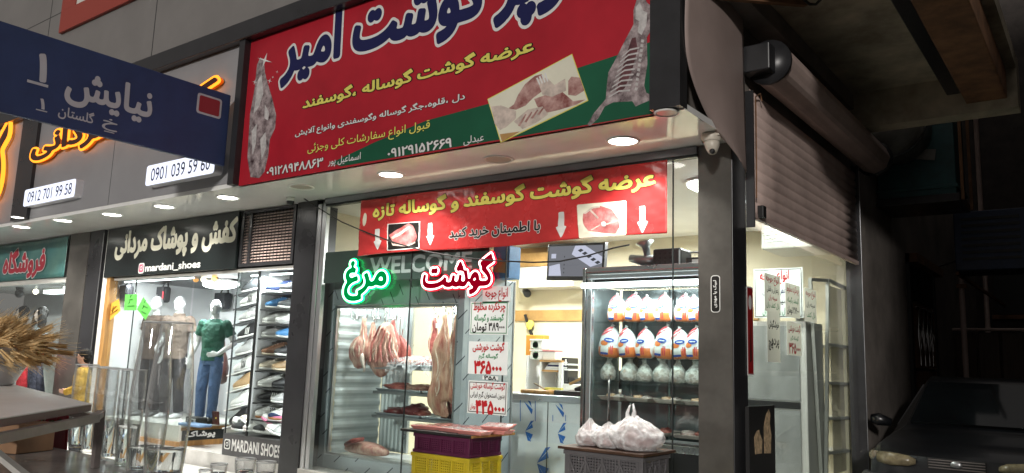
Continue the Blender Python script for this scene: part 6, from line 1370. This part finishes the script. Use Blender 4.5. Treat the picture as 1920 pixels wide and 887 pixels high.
crate('plastic_crate', 'yellow lattice plastic crate on the pavement at the bottom of the stack', (X0-.01,Y0-.01,.14), (X1+.01,Y1+.01,.468), yel, CG)
g = MB(); g.box((X0-.10,Y0-.07,.952), (X1+.06,Y1+.12,.972), mt['black']); g.box((X1+.0605,Y0-.06,.95), (X1+.066,Y1+.11,.971), mt['wood']); thing('serving_board', g, 'dark board laid across the purple crate carrying the meat trays', 'board', bevel=.002)
pinkf = mat('pink_foam_tray', (.72,.28,.25), .45, var=.08, vsc=10)
def foam(x, y, z, rz, label, mm, tilt=0):
    t = root('foam_tray', label, 'tray', (0,0,0), 'foam meat trays on the board'); w, d, h = .125, .085, .026
    g = MB(); g.add([(-w+.02,-d+.02,0),(w-.02,-d+.02,0),(w-.02,d-.02,0),(-w+.02,d-.02,0),(-w,-d,h),(w,-d,h),(w,d,h),(-w,d,h)], [(0,3,2,1),(0,1,5,4),(1,2,6,5),(2,3,7,6),(3,0,4,7)], pinkf); obj('tray', g, t, solid=.005)
    g = MB()
    for k in range(9): g.ball((-.075+.075*(k % 3)+.01*math.sin(k*3), -.04+.04*(k//3), .020), (.034,.026,.012), mm, 10, 7, .5, 2.5, k)
    obj('meat', g, t)
    g = MB(); g.grid(lambda u, v: (-w*.99+2*w*.99*u, -d*.99+2*d*.99*v, h+.006+.008*math.sin(math.pi*u)*math.sin(math.pi*v)+.003*noise.noise(Vector((u*9,v*7,rz)))), 14, 10, mt['cling_thin']); obj('wrap', g, t)
    t.location = (x,y,z); t.rotation_euler = (tilt,0,rz)
mt['cling_thin'] = pane_mat('cling_wrap', (.97,.97,.97), 1.4, .12, .04)
zt = .975
for k, (x, y, z, rz, lab, mm, ti) in enumerate(((-2.30,-.90,zt,.3,'pink foam tray of meat at the far left end of the board',red,0),(-2.24,-.68,zt,-.2,'pink foam tray of meat at the back left of the board',red,0),(-2.02,-.90,zt,-.12,'foam tray of pale speckled meat at the front middle of the board',mt['mince'],0),(-1.99,-.69,zt,.1,'foam tray of red meat at the back middle of the board',red,0),
    (-1.77,-.94,zt,.08,'foam tray of pale speckled meat at the front right corner of the board',mt['mince'],.0),(-1.72,-.72,zt,.15,'lower pink foam tray at the right end of the board',fat,0),(-1.70,-.72,zt+.038,.25,'pink foam tray stacked askew on top at the right end of the board',mt['mince'],.12))): foam(x, y, z, rz, lab, mm, ti)
GX0, GX1 = -.875, -.25
crate('plastic_crate', 'big grey plastic crate with crossed ribs under the bags of meat', (GX0,-1.0,.56), (GX1,-.60,.94), gry, CG, True)
crate('plastic_crate', 'lower grey plastic crate standing on the pavement near the right pillar', (GX0,-1.0,.14), (GX1,-.60,.558), gry, CG, True)
g = MB(); g.box((GX0-.03,-1.05,.947), (GX1+.03,-.55,.966), mt['wood_dark'] if 'wood_dark' in mt else mat('dark_brown_board', (.07,.035,.02), .45, var=.3, vsc=4, stretch=(1,6,6))); thing('serving_board', g, 'dark brown board lying on the big grey crate under the bags', 'board', bevel=.002)
g = MB(); g.lathe([(.0,.0),(.085,.0),(.09,.02),(.09,.26),(.075,.29),(.0,.30)], yel, (-.16,-.35,.41), 18); thing('yellow_bucket', g, 'yellow bucket half hidden behind the grey crate by the right pillar', 'bucket')
bagm = film_mat('thin_white_bag', (.88,.88,.88), .52, .12, .42, 8)
bagm2 = film_mat('bag_handle', (.84,.83,.83), .75, .2, .2, 30)
def meatbag(c, r, label, hnd=False, seed=0):
    t = root('meat_bag', label, 'bag', (c[0],c[1],c[2]), 'plastic bags of meat on the grey crate')
    def bs(f, sd):
        g = MB(); n, m = 90, 48; vs = []
        for i in range(m+1):
            th = math.pi*i/m
            for k in range(n):
                a = 2*math.pi*k/n; d = Vector((math.sin(th)*math.cos(a), math.sin(th)*math.sin(a), math.cos(th)))
                rr_ = 1+.24*noise.noise(d*1.3+Vector((sd,0,0)))-(.13*abs(noise.noise(d*2.3+Vector((0,sd,0))))+.07*abs(noise.noise(d*4+Vector((sd,sd,0)))))*(1 if f > .95 else .5)+(.12 if f > .95 else 0)
                gt = max(0, d.z); rr_ = rr_*(1+.07*(abs(math.sin(5.5*a+2.5*d.z+sd))-.6)*(.35+gt)); nk = 1-.42*gt**2.5; z = d.z*r[2]*rr_*f*(1+.18*gt**6)+r[2]*.86; vs.append((c[0]+d.x*r[0]*rr_*f*nk, c[1]+d.y*r[1]*rr_*f*nk, c[2]+max(.002+.002*(f > .95), z)))
        return vs, [(i*n+k, (i+1)*n+k, (i+1)*n+(k+1)%n, i*n+(k+1)%n) for i in range(m) for k in range(n)]
    g = MB(); v, f = bs(.82, seed+3); g.add(v, f, red, True); obj('meat', g, t)
    g = MB(); v, f = bs(1.0, seed); g.add(v, f, bagm, True)
    obj('plastic', g, t)
    if hnd:
        g = MB()
        for k, (dx, dz, hw, hh) in enumerate(((-.03,r[2]*1.62,.028,.13),)):
            p0 = Vector((c[0]+dx, c[1], c[2]+dz)); pts = [p0+Vector((-hw*.6,0,0)), p0+Vector((-hw,0,hh*.5)), p0+Vector((-hw*.5,.01,hh*.9)), p0+Vector((hw*.4,.01,hh)), p0+Vector((hw,.0,hh*.6)), p0+Vector((hw*.5,0,0))]
            g.tube(pts, [.026,.013,.007,.007,.013,.026], bagm2, 10)
        obj('handle', g, t)
meatbag((-.76,-.84,.966), (.10,.10,.085), 'small knotted plastic bag of dark meat at the left edge of the grey crate', False, 1)
meatbag((-.60,-.86,.966), (.11,.10,.08), 'white plastic bag of meat in the middle of the grey crate', False, 4)
meatbag((-.41,-.82,.966), (.20,.16,.115), 'large white plastic carrier bag of meat with its handle standing up', True, 2)

# cable slung in front of the banner, cameras under the soffit
pts = [PY(a, b, -.13) for a, b in ((430,318),(480,345),(520,357),(560,366),(600,392),(640,416),(690,437),(740,455),(800,472),(860,482),(930,489),(1000,492),(1050,490),(1100,480),(1150,465),(1180,459))]
g = MB(); g.tube(pts, .007, mt['rubber'], 8); thing('cable', g, 'black cable slung across the front of the butcher window and banner', 'cable')
q = PZ(545,372,3.34); t = root('dome_camera', 'small white dome camera under the soffit by the left pillar top', 'camera', q)
g = MB(); g.lathe([(.0,.012),(.05,.012),(.055,-.03),(.05,-.035)], mt['whiteplastic'], q, 20); obj('base', g, t); g = MB(); g.ball(q+Vector((0,0,-.04)), .045, mt['pillar_dark'], 16, 10); obj('dome', g, t)
q = PZ(1334,252,3.345); t = root('corner_camera', 'cream swivel camera under the soffit at the canopy corner', 'camera', q); cream = mat('aged_plastic', (.55,.50,.42), .4)
g = MB(); g.box((q.x-.06,q.y-.05,q.z-.03), (q.x+.08,q.y+.06,q.z+.004), cream); g.lathe([(.0,.0),(.075,.0),(.08,-.03),(.07,-.06)], cream, q, 18); obj('mount', g, t, bevel=.004)
g = MB(); g.loft([(q+Vector((0,0,-.05)),.066,.066),(q+Vector((.01,-.01,-.10)),.055,.055),(q+Vector((.02,-.03,-.15)),.036,.036)], cream, 16); g.ball(q+Vector((.026,-.05,-.15)), .022, mt['black'], 10, 8); obj('head', g, t)

# ------------------------------------------------------------------ the stall in the foreground
TZ = .985
mt['table_top'] = mat('scuffed_grey_table', (.30,.29,.28), .22, var=.18, vsc=4, bump=.05, bsc=30)
mt['table_steel'] = mat('dull_table_frame', (.24,.21,.20), .4, metal=.5, var=.2, vsc=6)
a = [PZ(-420,786,TZ), PZ(60,820,TZ), PZ(300,884,TZ), PZ(560,900,TZ), PZ(600,1000,TZ), PZ(-600,1150,TZ)]
tb = root('stall_table', 'long grey stall table carrying the glass vases', 'table', (-1.6,-4.3,0))
xa, xb, ya, yb = -5.4, -.55, -5.05, -3.80
g = MB(); g.box((xa,ya,TZ-.03), (xb,yb,TZ), mt['table_top']); g.box((xa-.005,ya-.005,TZ-.045), (xb+.005,yb+.005,TZ-.031), mt['table_steel']); obj('table_top', g, tb, bevel=.004)
for x in (xa+.05, (xa+xb)/2, xb-.05):
    for y in (ya+.05, yb-.05): g = MB(); g.box((x-.02,y-.02,.0), (x+.02,y+.02,TZ-.046), mt['table_steel']); obj('leg', g, tb)
# upper shelf on its frame
SZ = 1.30
c0 = PZ(172,757,SZ); l0 = PZ(0,784,SZ); b0 = PZ(35,723,SZ); e1 = (l0-c0).normalized(); e2 = (b0-c0).normalized()
sf2 = root('stall_shelf', 'white topped shelf on a dull metal frame standing on the stall table', 'shelf', (c0.x,c0.y,TZ))
pts = [c0, c0+e1*1.25, c0+e1*1.25+e2*3.0, c0+e2*3.6]
mt['shelf_white'] = mat('white_paper_top', (.82,.82,.80), .35, var=.06, vsc=3); mt['shelf_edge'] = mat('dark_red_edge', (.10,.03,.03), .4)
g = MB(); g.poly([p+Vector((0,0,-.004)) for p in pts], (0,0,1), .004, mt['shelf_white']); g.poly([p+Vector((0,0,-.032)) for p in pts], (0,0,1), .027, mt['shelf_edge']); obj('shelf_top', g, sf2)
off = (-e2-e1*0).normalized()*.07
g = MB(); q0 = c0+off+Vector((0,0,-.06)); g.bar(q0-e1*.03, q0+e1*1.3, .03, .035, mt['table_steel']); g.bar(q0-e1*.0, q0+e2*2.8, .03, .035, mt['table_steel']); obj('frame_bar', g, sf2)
g = MB(); lq = PZ(189,775,SZ-.06); g.bar((lq.x,lq.y,TZ+.001), (lq.x,lq.y,SZ-.045), .032, .032, mt['table_steel'], (0,1,0)); g.bar(lq+Vector((0,0,-.002)), q0, .03, .03, mt['table_steel']); obj('leg', g, sf2, bevel=.003)
g = MB(); lq2 = q0+e1*1.25; g.bar((lq2.x,lq2.y,TZ+.001), (lq2.x,lq2.y,SZ-.08), .032, .032, mt['table_steel'], (0,1,0)); obj('leg', g, sf2)
g = MB(); p_ = q0+e2*2.7; g.bar((p_.x,p_.y,TZ-.1), (p_.x,p_.y,SZ-.08), .032, .032, mt['table_steel'], (0,1,0)); obj('leg', g, sf2)
g = MB(); g.bar(PZ(-60,806,1.12), PZ(62,905,1.02), .03, .025, mt['offwhite']); obj('cross_bar', g, sf2)
# white bowl of wheat
bc = PZ(-34,722,SZ); br = (PZ(50,722,SZ)-PZ(-34,722,SZ)).length
bw = root('wheat_bowl', 'wide white bowl on the stall shelf at the left edge', 'bowl', (bc.x,bc.y,SZ)); bowlm = mat('grey_white_ceramic', (.42,.41,.42), .35, var=.05, vsc=4)
hb = PY(40,657,bc.y).z-SZ
g = MB(); g.lathe([(.0,.001),(br*.62,.001),(br*.70,.02),(br*.92,hb*.6),(br*1.06,hb),(br*1.10,hb+.004),(br*1.10,hb+.014),(br*1.03,hb+.012),(br*.88,hb*.6),(.0,hb*.5)], bowlm, (bc.x,bc.y,SZ), 48); obj('bowl_body', g, bw)
wh = root('wheat_bunch', 'loose bunch of dry golden wheat ears lying in the white bowl', 'dried wheat', (bc.x,bc.y,SZ+hb)); wheat = mat('dry_wheat', (.66,.42,.17), .6, var=.35, vsc=25, col2=(.88,.68,.38))
gs, ge = MB(), MB(); rnd = random.Random(3); camr = Vector((RT.x, RT.y, 0)).normalized(); camd = Vector((-RT.y, RT.x, 0))
for k in range(210):
    s_ = Vector((bc.x,bc.y,SZ+hb*.75))+camr*rnd.uniform(-br*.9, br*.35)+camd*rnd.uniform(-br*.6, br*.6)
    d = (camr*rnd.uniform(.3, 1.2)+camd*rnd.uniform(-.5,.5)+Vector((0,0,rnd.uniform(.0,.8)))).normalized(); ln = rnd.uniform(.5,1.0)*br
    e_ = s_+d*ln; gs.tube([s_, s_+d*ln*.5+Vector((0,0,.02)), e_], .0028, wheat, 4)
    d2 = (d+Vector((0,0,-rnd.uniform(.1,.7)))).normalized(); m_ = rnd.uniform(.09,.15)
    sd_ = d2.cross(Vector((0,0,1))).normalized() if abs(d2.z) < .95 else Vector((1,0,0)); up_ = sd_.cross(d2)
    for j in range(9):
        cc = e_+d2*m_*j/9
        for sg2, ax_ in ((1,sd_),(-1,sd_),(1,up_),(-1,up_)):
            ge.loft([(cc+ax_*sg2*.004,.002,.002),(cc+ax_*sg2*.010+d2*.010,.0055,.005),(cc+ax_*sg2*.011+d2*.026,.001,.001)], wheat, 5, 0, 1, False)
            if j % 2: ge.tube([cc+ax_*sg2*.011+d2*.02, cc+d2*.11+ax_*sg2*.03], .0007, wheat, 3)
obj('stalks', gs, wh); obj('ears', ge, wh)
# red printed cloth and carton under the shelf
q = lambda a, b, z=1.05: PZ(a, b, z)
rc = mat('red_printed_cloth', (.30,.012,.025), .6, var=.2, vsc=5)
g = MB(); yb2 = -3.72
A0, A1 = PY(-60,772,yb2), PY(128,832,yb2)
def rcl(u, v): return (A0.x+(A1.x-A0.x)*u, yb2+.02*math.sin(u*17)+.03*(1-v), .72+v*(1.235-.72)-.02*u)
g.grid(rcl, 40, 10, rc); rcl_o = thing('red_cloth', g, 'red cloth with pale mirrored print hanging behind the stall table', 'cloth', solid=.004)
g = MB(); c = PY(55,790,yb2); write(g, 'Tel', (-(c.x+.16), 1.135, -(c.x-.10), 1.19), .02, mt['ink_dull'], lambda u, v, w: (-u, yb2-.05-w, v), .001); obj('lettering', g, rcl_o)
cbm = mat('brown_cardboard', (.30,.17,.09), .7, var=.15, vsc=5); q0b = PZ(20,850,TZ)
g = MB(); g.obox((q0b.x-.22,q0b.y,TZ+.078), ((.9,.35,0),(-.35,.9,0),(0,0,1)), (.28,.12,.075), cbm); thing('cardboard_box', g, 'brown cardboard box on the stall table under the white shelf', 'box', bevel=.004)
g = MB(); rnd = random.Random(5); lf = mat('green_leaves', (.02,.10,.03), .5, var=.4, vsc=20); c = PY(110,794,-3.70)
for k in range(60):
    p = c+Vector((rnd.uniform(-.16,.12), rnd.uniform(-.06,.06), rnd.uniform(-.03,.03))); d = Vector((rnd.uniform(-1,1), rnd.uniform(-1,1), rnd.uniform(-.3,.6))).normalized(); s_ = d.orthogonal().normalized()
    g.add([p, p+d*.025+s_*.014, p+d*.055, p+d*.025-s_*.014], [(0,1,2,3)], lf)
thing('herb_bunch', g, 'bunch of green herbs on the red cloth beside the far vase', 'herbs')
# glass vases with water
mt['vase_glass'] = vase_mat('vase_glass')
mt['rim_glass'] = film_mat('rim_glass', (.82,.85,.85), .6, .05)
def water_mat():
    m = bpy.data.materials.new('vase_water'); m.use_nodes = True; p = m.node_tree.nodes['Principled BSDF']
    p.inputs['Base Color'].default_value = (.93,.97,.97,1); p.inputs['Roughness'].default_value = .03; p.inputs['IOR'].default_value = 1.16; p.inputs['Transmission Weight'].default_value = 1; return m
mt['water'] = water_mat()
def vase(px, py, h, rr_, prof, wl, label, name='glass_vase', grp='glass vases of water on the stall table', z=None, cat='vase'):
    z = TZ+.001 if z is None else z
    c = PZ(px, py, z); t = root(name, label, cat, c, grp)
    o = [(r*rr_, f*h) for r, f in prof]; th = .0045
    # denser rings
    P_ = []
    for i in range(len(o)-1):
        for k in range(5):
            f = k/5; P_.append((o[i][0]+(o[i+1][0]-o[i][0])*f, o[i][1]+(o[i+1][1]-o[i][1])*f))
    P_.append(o[-1]); A_ = np.array(P_)
    for _ in range(6): A_[1:-1] = (A_[:-2]+2*A_[1:-1]+A_[2:])/4
    outer = [(.0005, 0.0)]+[tuple(x) for x in A_]; inner = [(max(.0005, r-th), max(zz, .014)) for r, zz in A_ if zz > .012][::-1]+[(.0005,.014)]
    g = MB(); g.lathe(outer+[(A_[-1][0]-th*.5, A_[-1][1]+.003)]+inner, mt['vase_glass'], c, 40); obj('glass_body', g, t)
    g = MB(); g.tube([(c.x+(A_[-1][0]-th*.5)*math.cos(a*.15708), c.y+(A_[-1][0]-th*.5)*math.sin(a*.15708), c.z+A_[-1][1]+.003) for a in range(40)], .0034, mt['rim_glass'], 8, True); obj('rim', g, t)
    g = MB(); w = [(max(.0005, r-th-.0006), zz) for r, zz in A_ if .0145 < zz < wl*h]
    rtop = np.interp(wl*h, A_[:, 1], A_[:, 0])-th-.0006; w = [(.0003,.015)]+w+[(rtop, wl*h),(.0003, wl*h)]
    g.lathe(w, mt['water'], c, 40); obj('water', g, t)
TALL = [(.80,0),(.84,.03),(.95,.25),(1.02,.42),(1.0,.55),(.86,.80),(.72,.97),(.72,1.0)]
SML = [(.72,0),(.76,.03),(.90,.35),(.97,.55),(.97,.8),(.92,.97),(.93,1.0)]
def hgt(px, py, pyt): c = PZ(px, py, TZ); return PY(px, pyt, c.y).z-TZ
def rad(px, py, w): a, b = PZ(px-w, py, TZ), PZ(px+w, py, TZ); return abs((b-a).dot(RT))/2
vase(305, 893, hgt(305,893,607), rad(305,893,45), TALL, .175, 'tallest front vase with a little water, nearest the shoe rack')
vase(268, 884, hgt(268,884,606), rad(268,884,40), TALL, .165, 'tall slim vase just behind the front one, in front of the mannequins')
vase(234, 872, hgt(234,872,694), rad(234,872,27), SML, .42, 'shorter vase half full of cloudy water beside the two tall ones')
vase(205, 862, hgt(205,862,692), rad(205,862,24), SML, .45, 'short vase second behind the metal shelf leg')
vase(187, 856, hgt(187,856,690), rad(187,856,22), SML, .42, 'short vase standing right behind the metal shelf leg')
vase(168, 848, hgt(168,848,688), rad(168,848,22), SML, .45, 'short vase third from the far end of the row')
vase(147, 838, hgt(147,838,684), rad(147,838,26), SML, .38, 'vase at the far end of the row in front of the person')
CUP = [(.82,0),(.86,.05),(.95,.5),(1.0,.97),(1.0,1.0)]
for px, py, pt, w, lab in ((409,893,871,17,'low drinking glass first in the row of small glasses at the table end'),(458,892,861,21,'wider drinking glass in the middle of the small glasses'),(497,896,867,20,'drinking glass at the end of the table next to the green lettering'),(384,904,882,14,'very low glass at the lower edge beside the tall vase')):
    vase(px, py, hgt(px,py,pt), rad(px,py,w), CUP, .35, lab, 'drinking_glass', 'small glasses on the stall table', None, 'glass')

# ------------------------------------------------------------------ the alley: car, coolers, wires
car = root('parked_car', 'dark saloon car parked nose out in the unlit alley', 'car', (1.12,4.5,0))
paint = mat('black_car_paint', (.006,.0065,.008), .3, coat=.2); cg_ = mat('car_window', (.006,.007,.008), .06); lampm = mat('headlamp_lens', (.20,.165,.10), .18, var=.35, vsc=14)
CX_, HW = 1.12, .80
def sec(y, hw, zb, zs, zt_, tw):            # cross-section: sill, shoulder, top
    return [(CX_+s*a, y, z) for s, pts in ((-1, [(hw*.86,zb),(hw,zb+.12),(hw*1.0,(zb+zs)/2),(hw*.97,zs),(tw,zt_)]),) for a, z in pts]+[(CX_+a, y, z) for a, z in [(tw,zt_),(hw*.97,zs),(hw,(zb+zs)/2),(hw,zb+.12),(hw*.86,zb)]]
SE = [(2.50,.70,.42,.62,.66,.60),(2.54,.76,.30,.72,.80,.66),(2.70,.79,.26,.80,.88,.68),(3.0,.80,.24,.85,.93,.68),(3.5,.80,.22,.90,.98,.66),(3.72,.80,.22,.93,1.02,.64),(4.35,.80,.22,.95,1.50,.52),(4.7,.80,.22,.95,1.55,.53),(5.5,.80,.22,.95,1.54,.53),(6.1,.80,.24,.95,1.10,.60),(6.6,.78,.28,.93,1.02,.62),(6.75,.70,.36,.80,.86,.60)]
g = MB(); vs = []; n = 10
for s_ in SE: vs += sec(*s_)
g.add(vs, [(i*n+k, i*n+k+1, (i+1)*n+k+1, (i+1)*n+k) for i in range(len(SE)-1) for k in range(n-1)]+[list(range(n))[::-1], list(range((len(SE)-1)*n, len(SE)*n))], paint, True); body = obj('body', g, car, bevel=.02)
g = MB(); g.add([(CX_-.60,3.73,1.05),(CX_+.60,3.73,1.05),(CX_+.50,4.31,1.475),(CX_-.50,4.31,1.475)], [(0,1,2,3)], cg_); obj('windscreen', g, car, solid=.03)
for s_ in (-1, 1):
    g = MB(); pts = [(CX_+s_*.765,3.95,1.0),(CX_+s_*.765,5.85,1.0),(CX_+s_*.575,5.45,1.46),(CX_+s_*.57,4.45,1.45)]; g.add(pts, [(0,1,2,3) if s_ > 0 else (3,2,1,0)], cg_); obj('side_window', g, car, solid=.03)
    g = MB(); a = CX_+s_*.50; g.loft([((a-s_*.16,2.505,.75),.025,.025),((a-s_*.10,2.49,.755),.045,.05),((a+s_*.06,2.50,.76),.05,.062),((a+s_*.17,2.545,.765),.04,.058)], lampm, 14, up=(0,0,1)); h_ = obj('headlight', g, car)
    g = MB(); g.loft([((a+s_*.195,2.57,.765),.03,.052),((a+s_*.255,2.66,.77),.03,.05)], mat('indicator_lens_%d' % (s_+1), (.16,.13,.09), .2), 12, up=(0,0,1)); obj('indicator', g, car)
    g = MB(); g.loft([((CX_+s_*.80,3.78,1.03),.03,.04),((CX_+s_*.93,3.74,1.06),.05,.07),((CX_+s_*1.0,3.75,1.06),.04,.05)], paint, 12, up=(0,0,1)); obj('wing_mirror', g, car)
    for y in (3.2, 5.9):
        g = MB(); c = (CX_+s_*.70,y,.31); g.v = []; pr = [(.0,-.09),(.20,-.09),(.29,-.085),(.31,-.05),(.31,.05),(.29,.085),(.20,.09),(.0,.09)]
        g.lathe(pr, mt['rubber'], (0,0,0), 24); g.xf(Matrix.Translation(c) @ Matrix.Rotation(math.pi/2,4,'Y')); w_ = obj('wheel', g, car)
        g = MB(); g.lathe([(.0,.095),(.06,.10),(.17,.094),(.19,.088)], mt['alu'], (0,0,0), 20); g.xf(Matrix.Translation(c) @ Matrix.Rotation(s_*math.pi/2,4,'Y')); obj('rim', g, w_)
g = MB(); g.box((CX_-.24,2.50,.70), (CX_+.24,2.525,.80), mt['black'])
for k in range(4): g.box((CX_-.23,2.49,.71+k*.024), (CX_+.23,2.499,.718+k*.024), mt['table_steel'])
g.ball((CX_,2.488,.755), (.05,.012,.03), mt['alu'], 12, 8); obj('grille', g, car)
g = MB(); g.loft([((CX_-.82,2.72,.54),.06,.075),((CX_-.76,2.50,.54),.06,.075),((CX_-.5,2.42,.54),.06,.075),((CX_+.5,2.42,.54),.06,.075),((CX_+.76,2.50,.54),.06,.075),((CX_+.82,2.72,.54),.06,.075)], mat('bumper', (.07,.07,.075), .35), 12, up=(0,0,1)); obj('bumper', g, car)
# evaporative coolers hung in the alley
teal = mat('teal_cooler_paint', (.014,.065,.07), .5, var=.35, vsc=3); duct = mat('galvanised_duct', (.17,.165,.15), .5, metal=.3, var=.25, vsc=4)
c1 = root('evaporative_cooler', 'dark teal evaporative cooler with a round galvanised duct hung over the alley', 'cooler', (.5,5.2,3.75))
g = MB(); g.box((.02,4.95,3.78), (.92,5.75,5.1), teal)
for z in (3.86,4.98): g.box((.0,4.93,z), (.94,5.77,z+.05), teal)
obj('casing', g, c1, bevel=.01)
g = MB(); g.box((.0,4.9,3.68), (.96,5.8,3.78), mt['pillar_dark']); obj('water_pan', g, c1, bevel=.01)
g = MB(); dc = PY(1672,240,4.6); g.loft([((dc.x,4.94,dc.z),.40,.40),((dc.x,4.6,dc.z),.40,.40),((dc.x-.03,4.3,dc.z),.41,.41)], duct, 32, up=(0,0,1)); g.lathe([(.405,-.02),(.42,.0),(.405,.02)], mt['alu'], (dc.x,4.45,dc.z), 32, 'y'); obj('duct', g, c1)
g = MB(); g.poly([(.28,4.93,4.3),(.70,4.93,4.22),(.72,4.93,4.36),(.30,4.93,4.42)], (0,-1,0), .01, duct); obj('patch_plate', g, c1)
g = MB(); g.box((.965,4.95,3.7), (1.0,5.0,5.3), mt['rust_beam']); g.box((.965,5.7,3.7), (1.0,5.75,5.3), mt['rust_beam']); obj('hanger_frame', g, c1)
c2 = root('evaporative_cooler', 'dark blue evaporative cooler further down the alley above the car', 'cooler', (1.3,7.5,3.4))
a, b = PY(1792,508,7.5), PY(1925,388,7.5); g = MB(); g.box((a.x,7.5,a.z), (a.x+.95,8.3,b.z), mat('navy_cooler_paint', (.02,.035,.075), .5, var=.3, vsc=3)); obj('casing', g, c2, bevel=.015)
g = MB()
for k in range(7): g.box((a.x+.1,7.488,a.z+.15+k*.1), (a.x+.85,7.499,a.z+.19+k*.1), mt['black'])
obj('louvre', g, c2)
g = MB(); g.box((a.x,7.5,a.z-.06), (a.x+.04,13.9,a.z-.01), mt['rust_beam']); g.box((a.x+.9,7.5,a.z-.06), (a.x+.94,13.9,a.z-.01), mt['rust_beam']); obj('bracket', g, c2)
pts = [PZ(a, b, 4.5) for a, b in ((1505,-30),(1508,0),(1518,8),(1530,8),(1538,0),(1545,-25))]
g = MB(); g.tube(pts, .012, mt['rubber'], 6); thing('hanging_wire', g, 'loop of black wire hanging under the stained alley overhang', 'wire')
g = MB(); g.tube([PY(1700+a, b, 9.2) for a, b in ((-40,440),(0,470),(60,500),(120,480),(200,430))], .015, mt['rubber'], 6); thing('alley_wire', g, 'dark wire sagging across the alley below the blue cooler', 'wire')
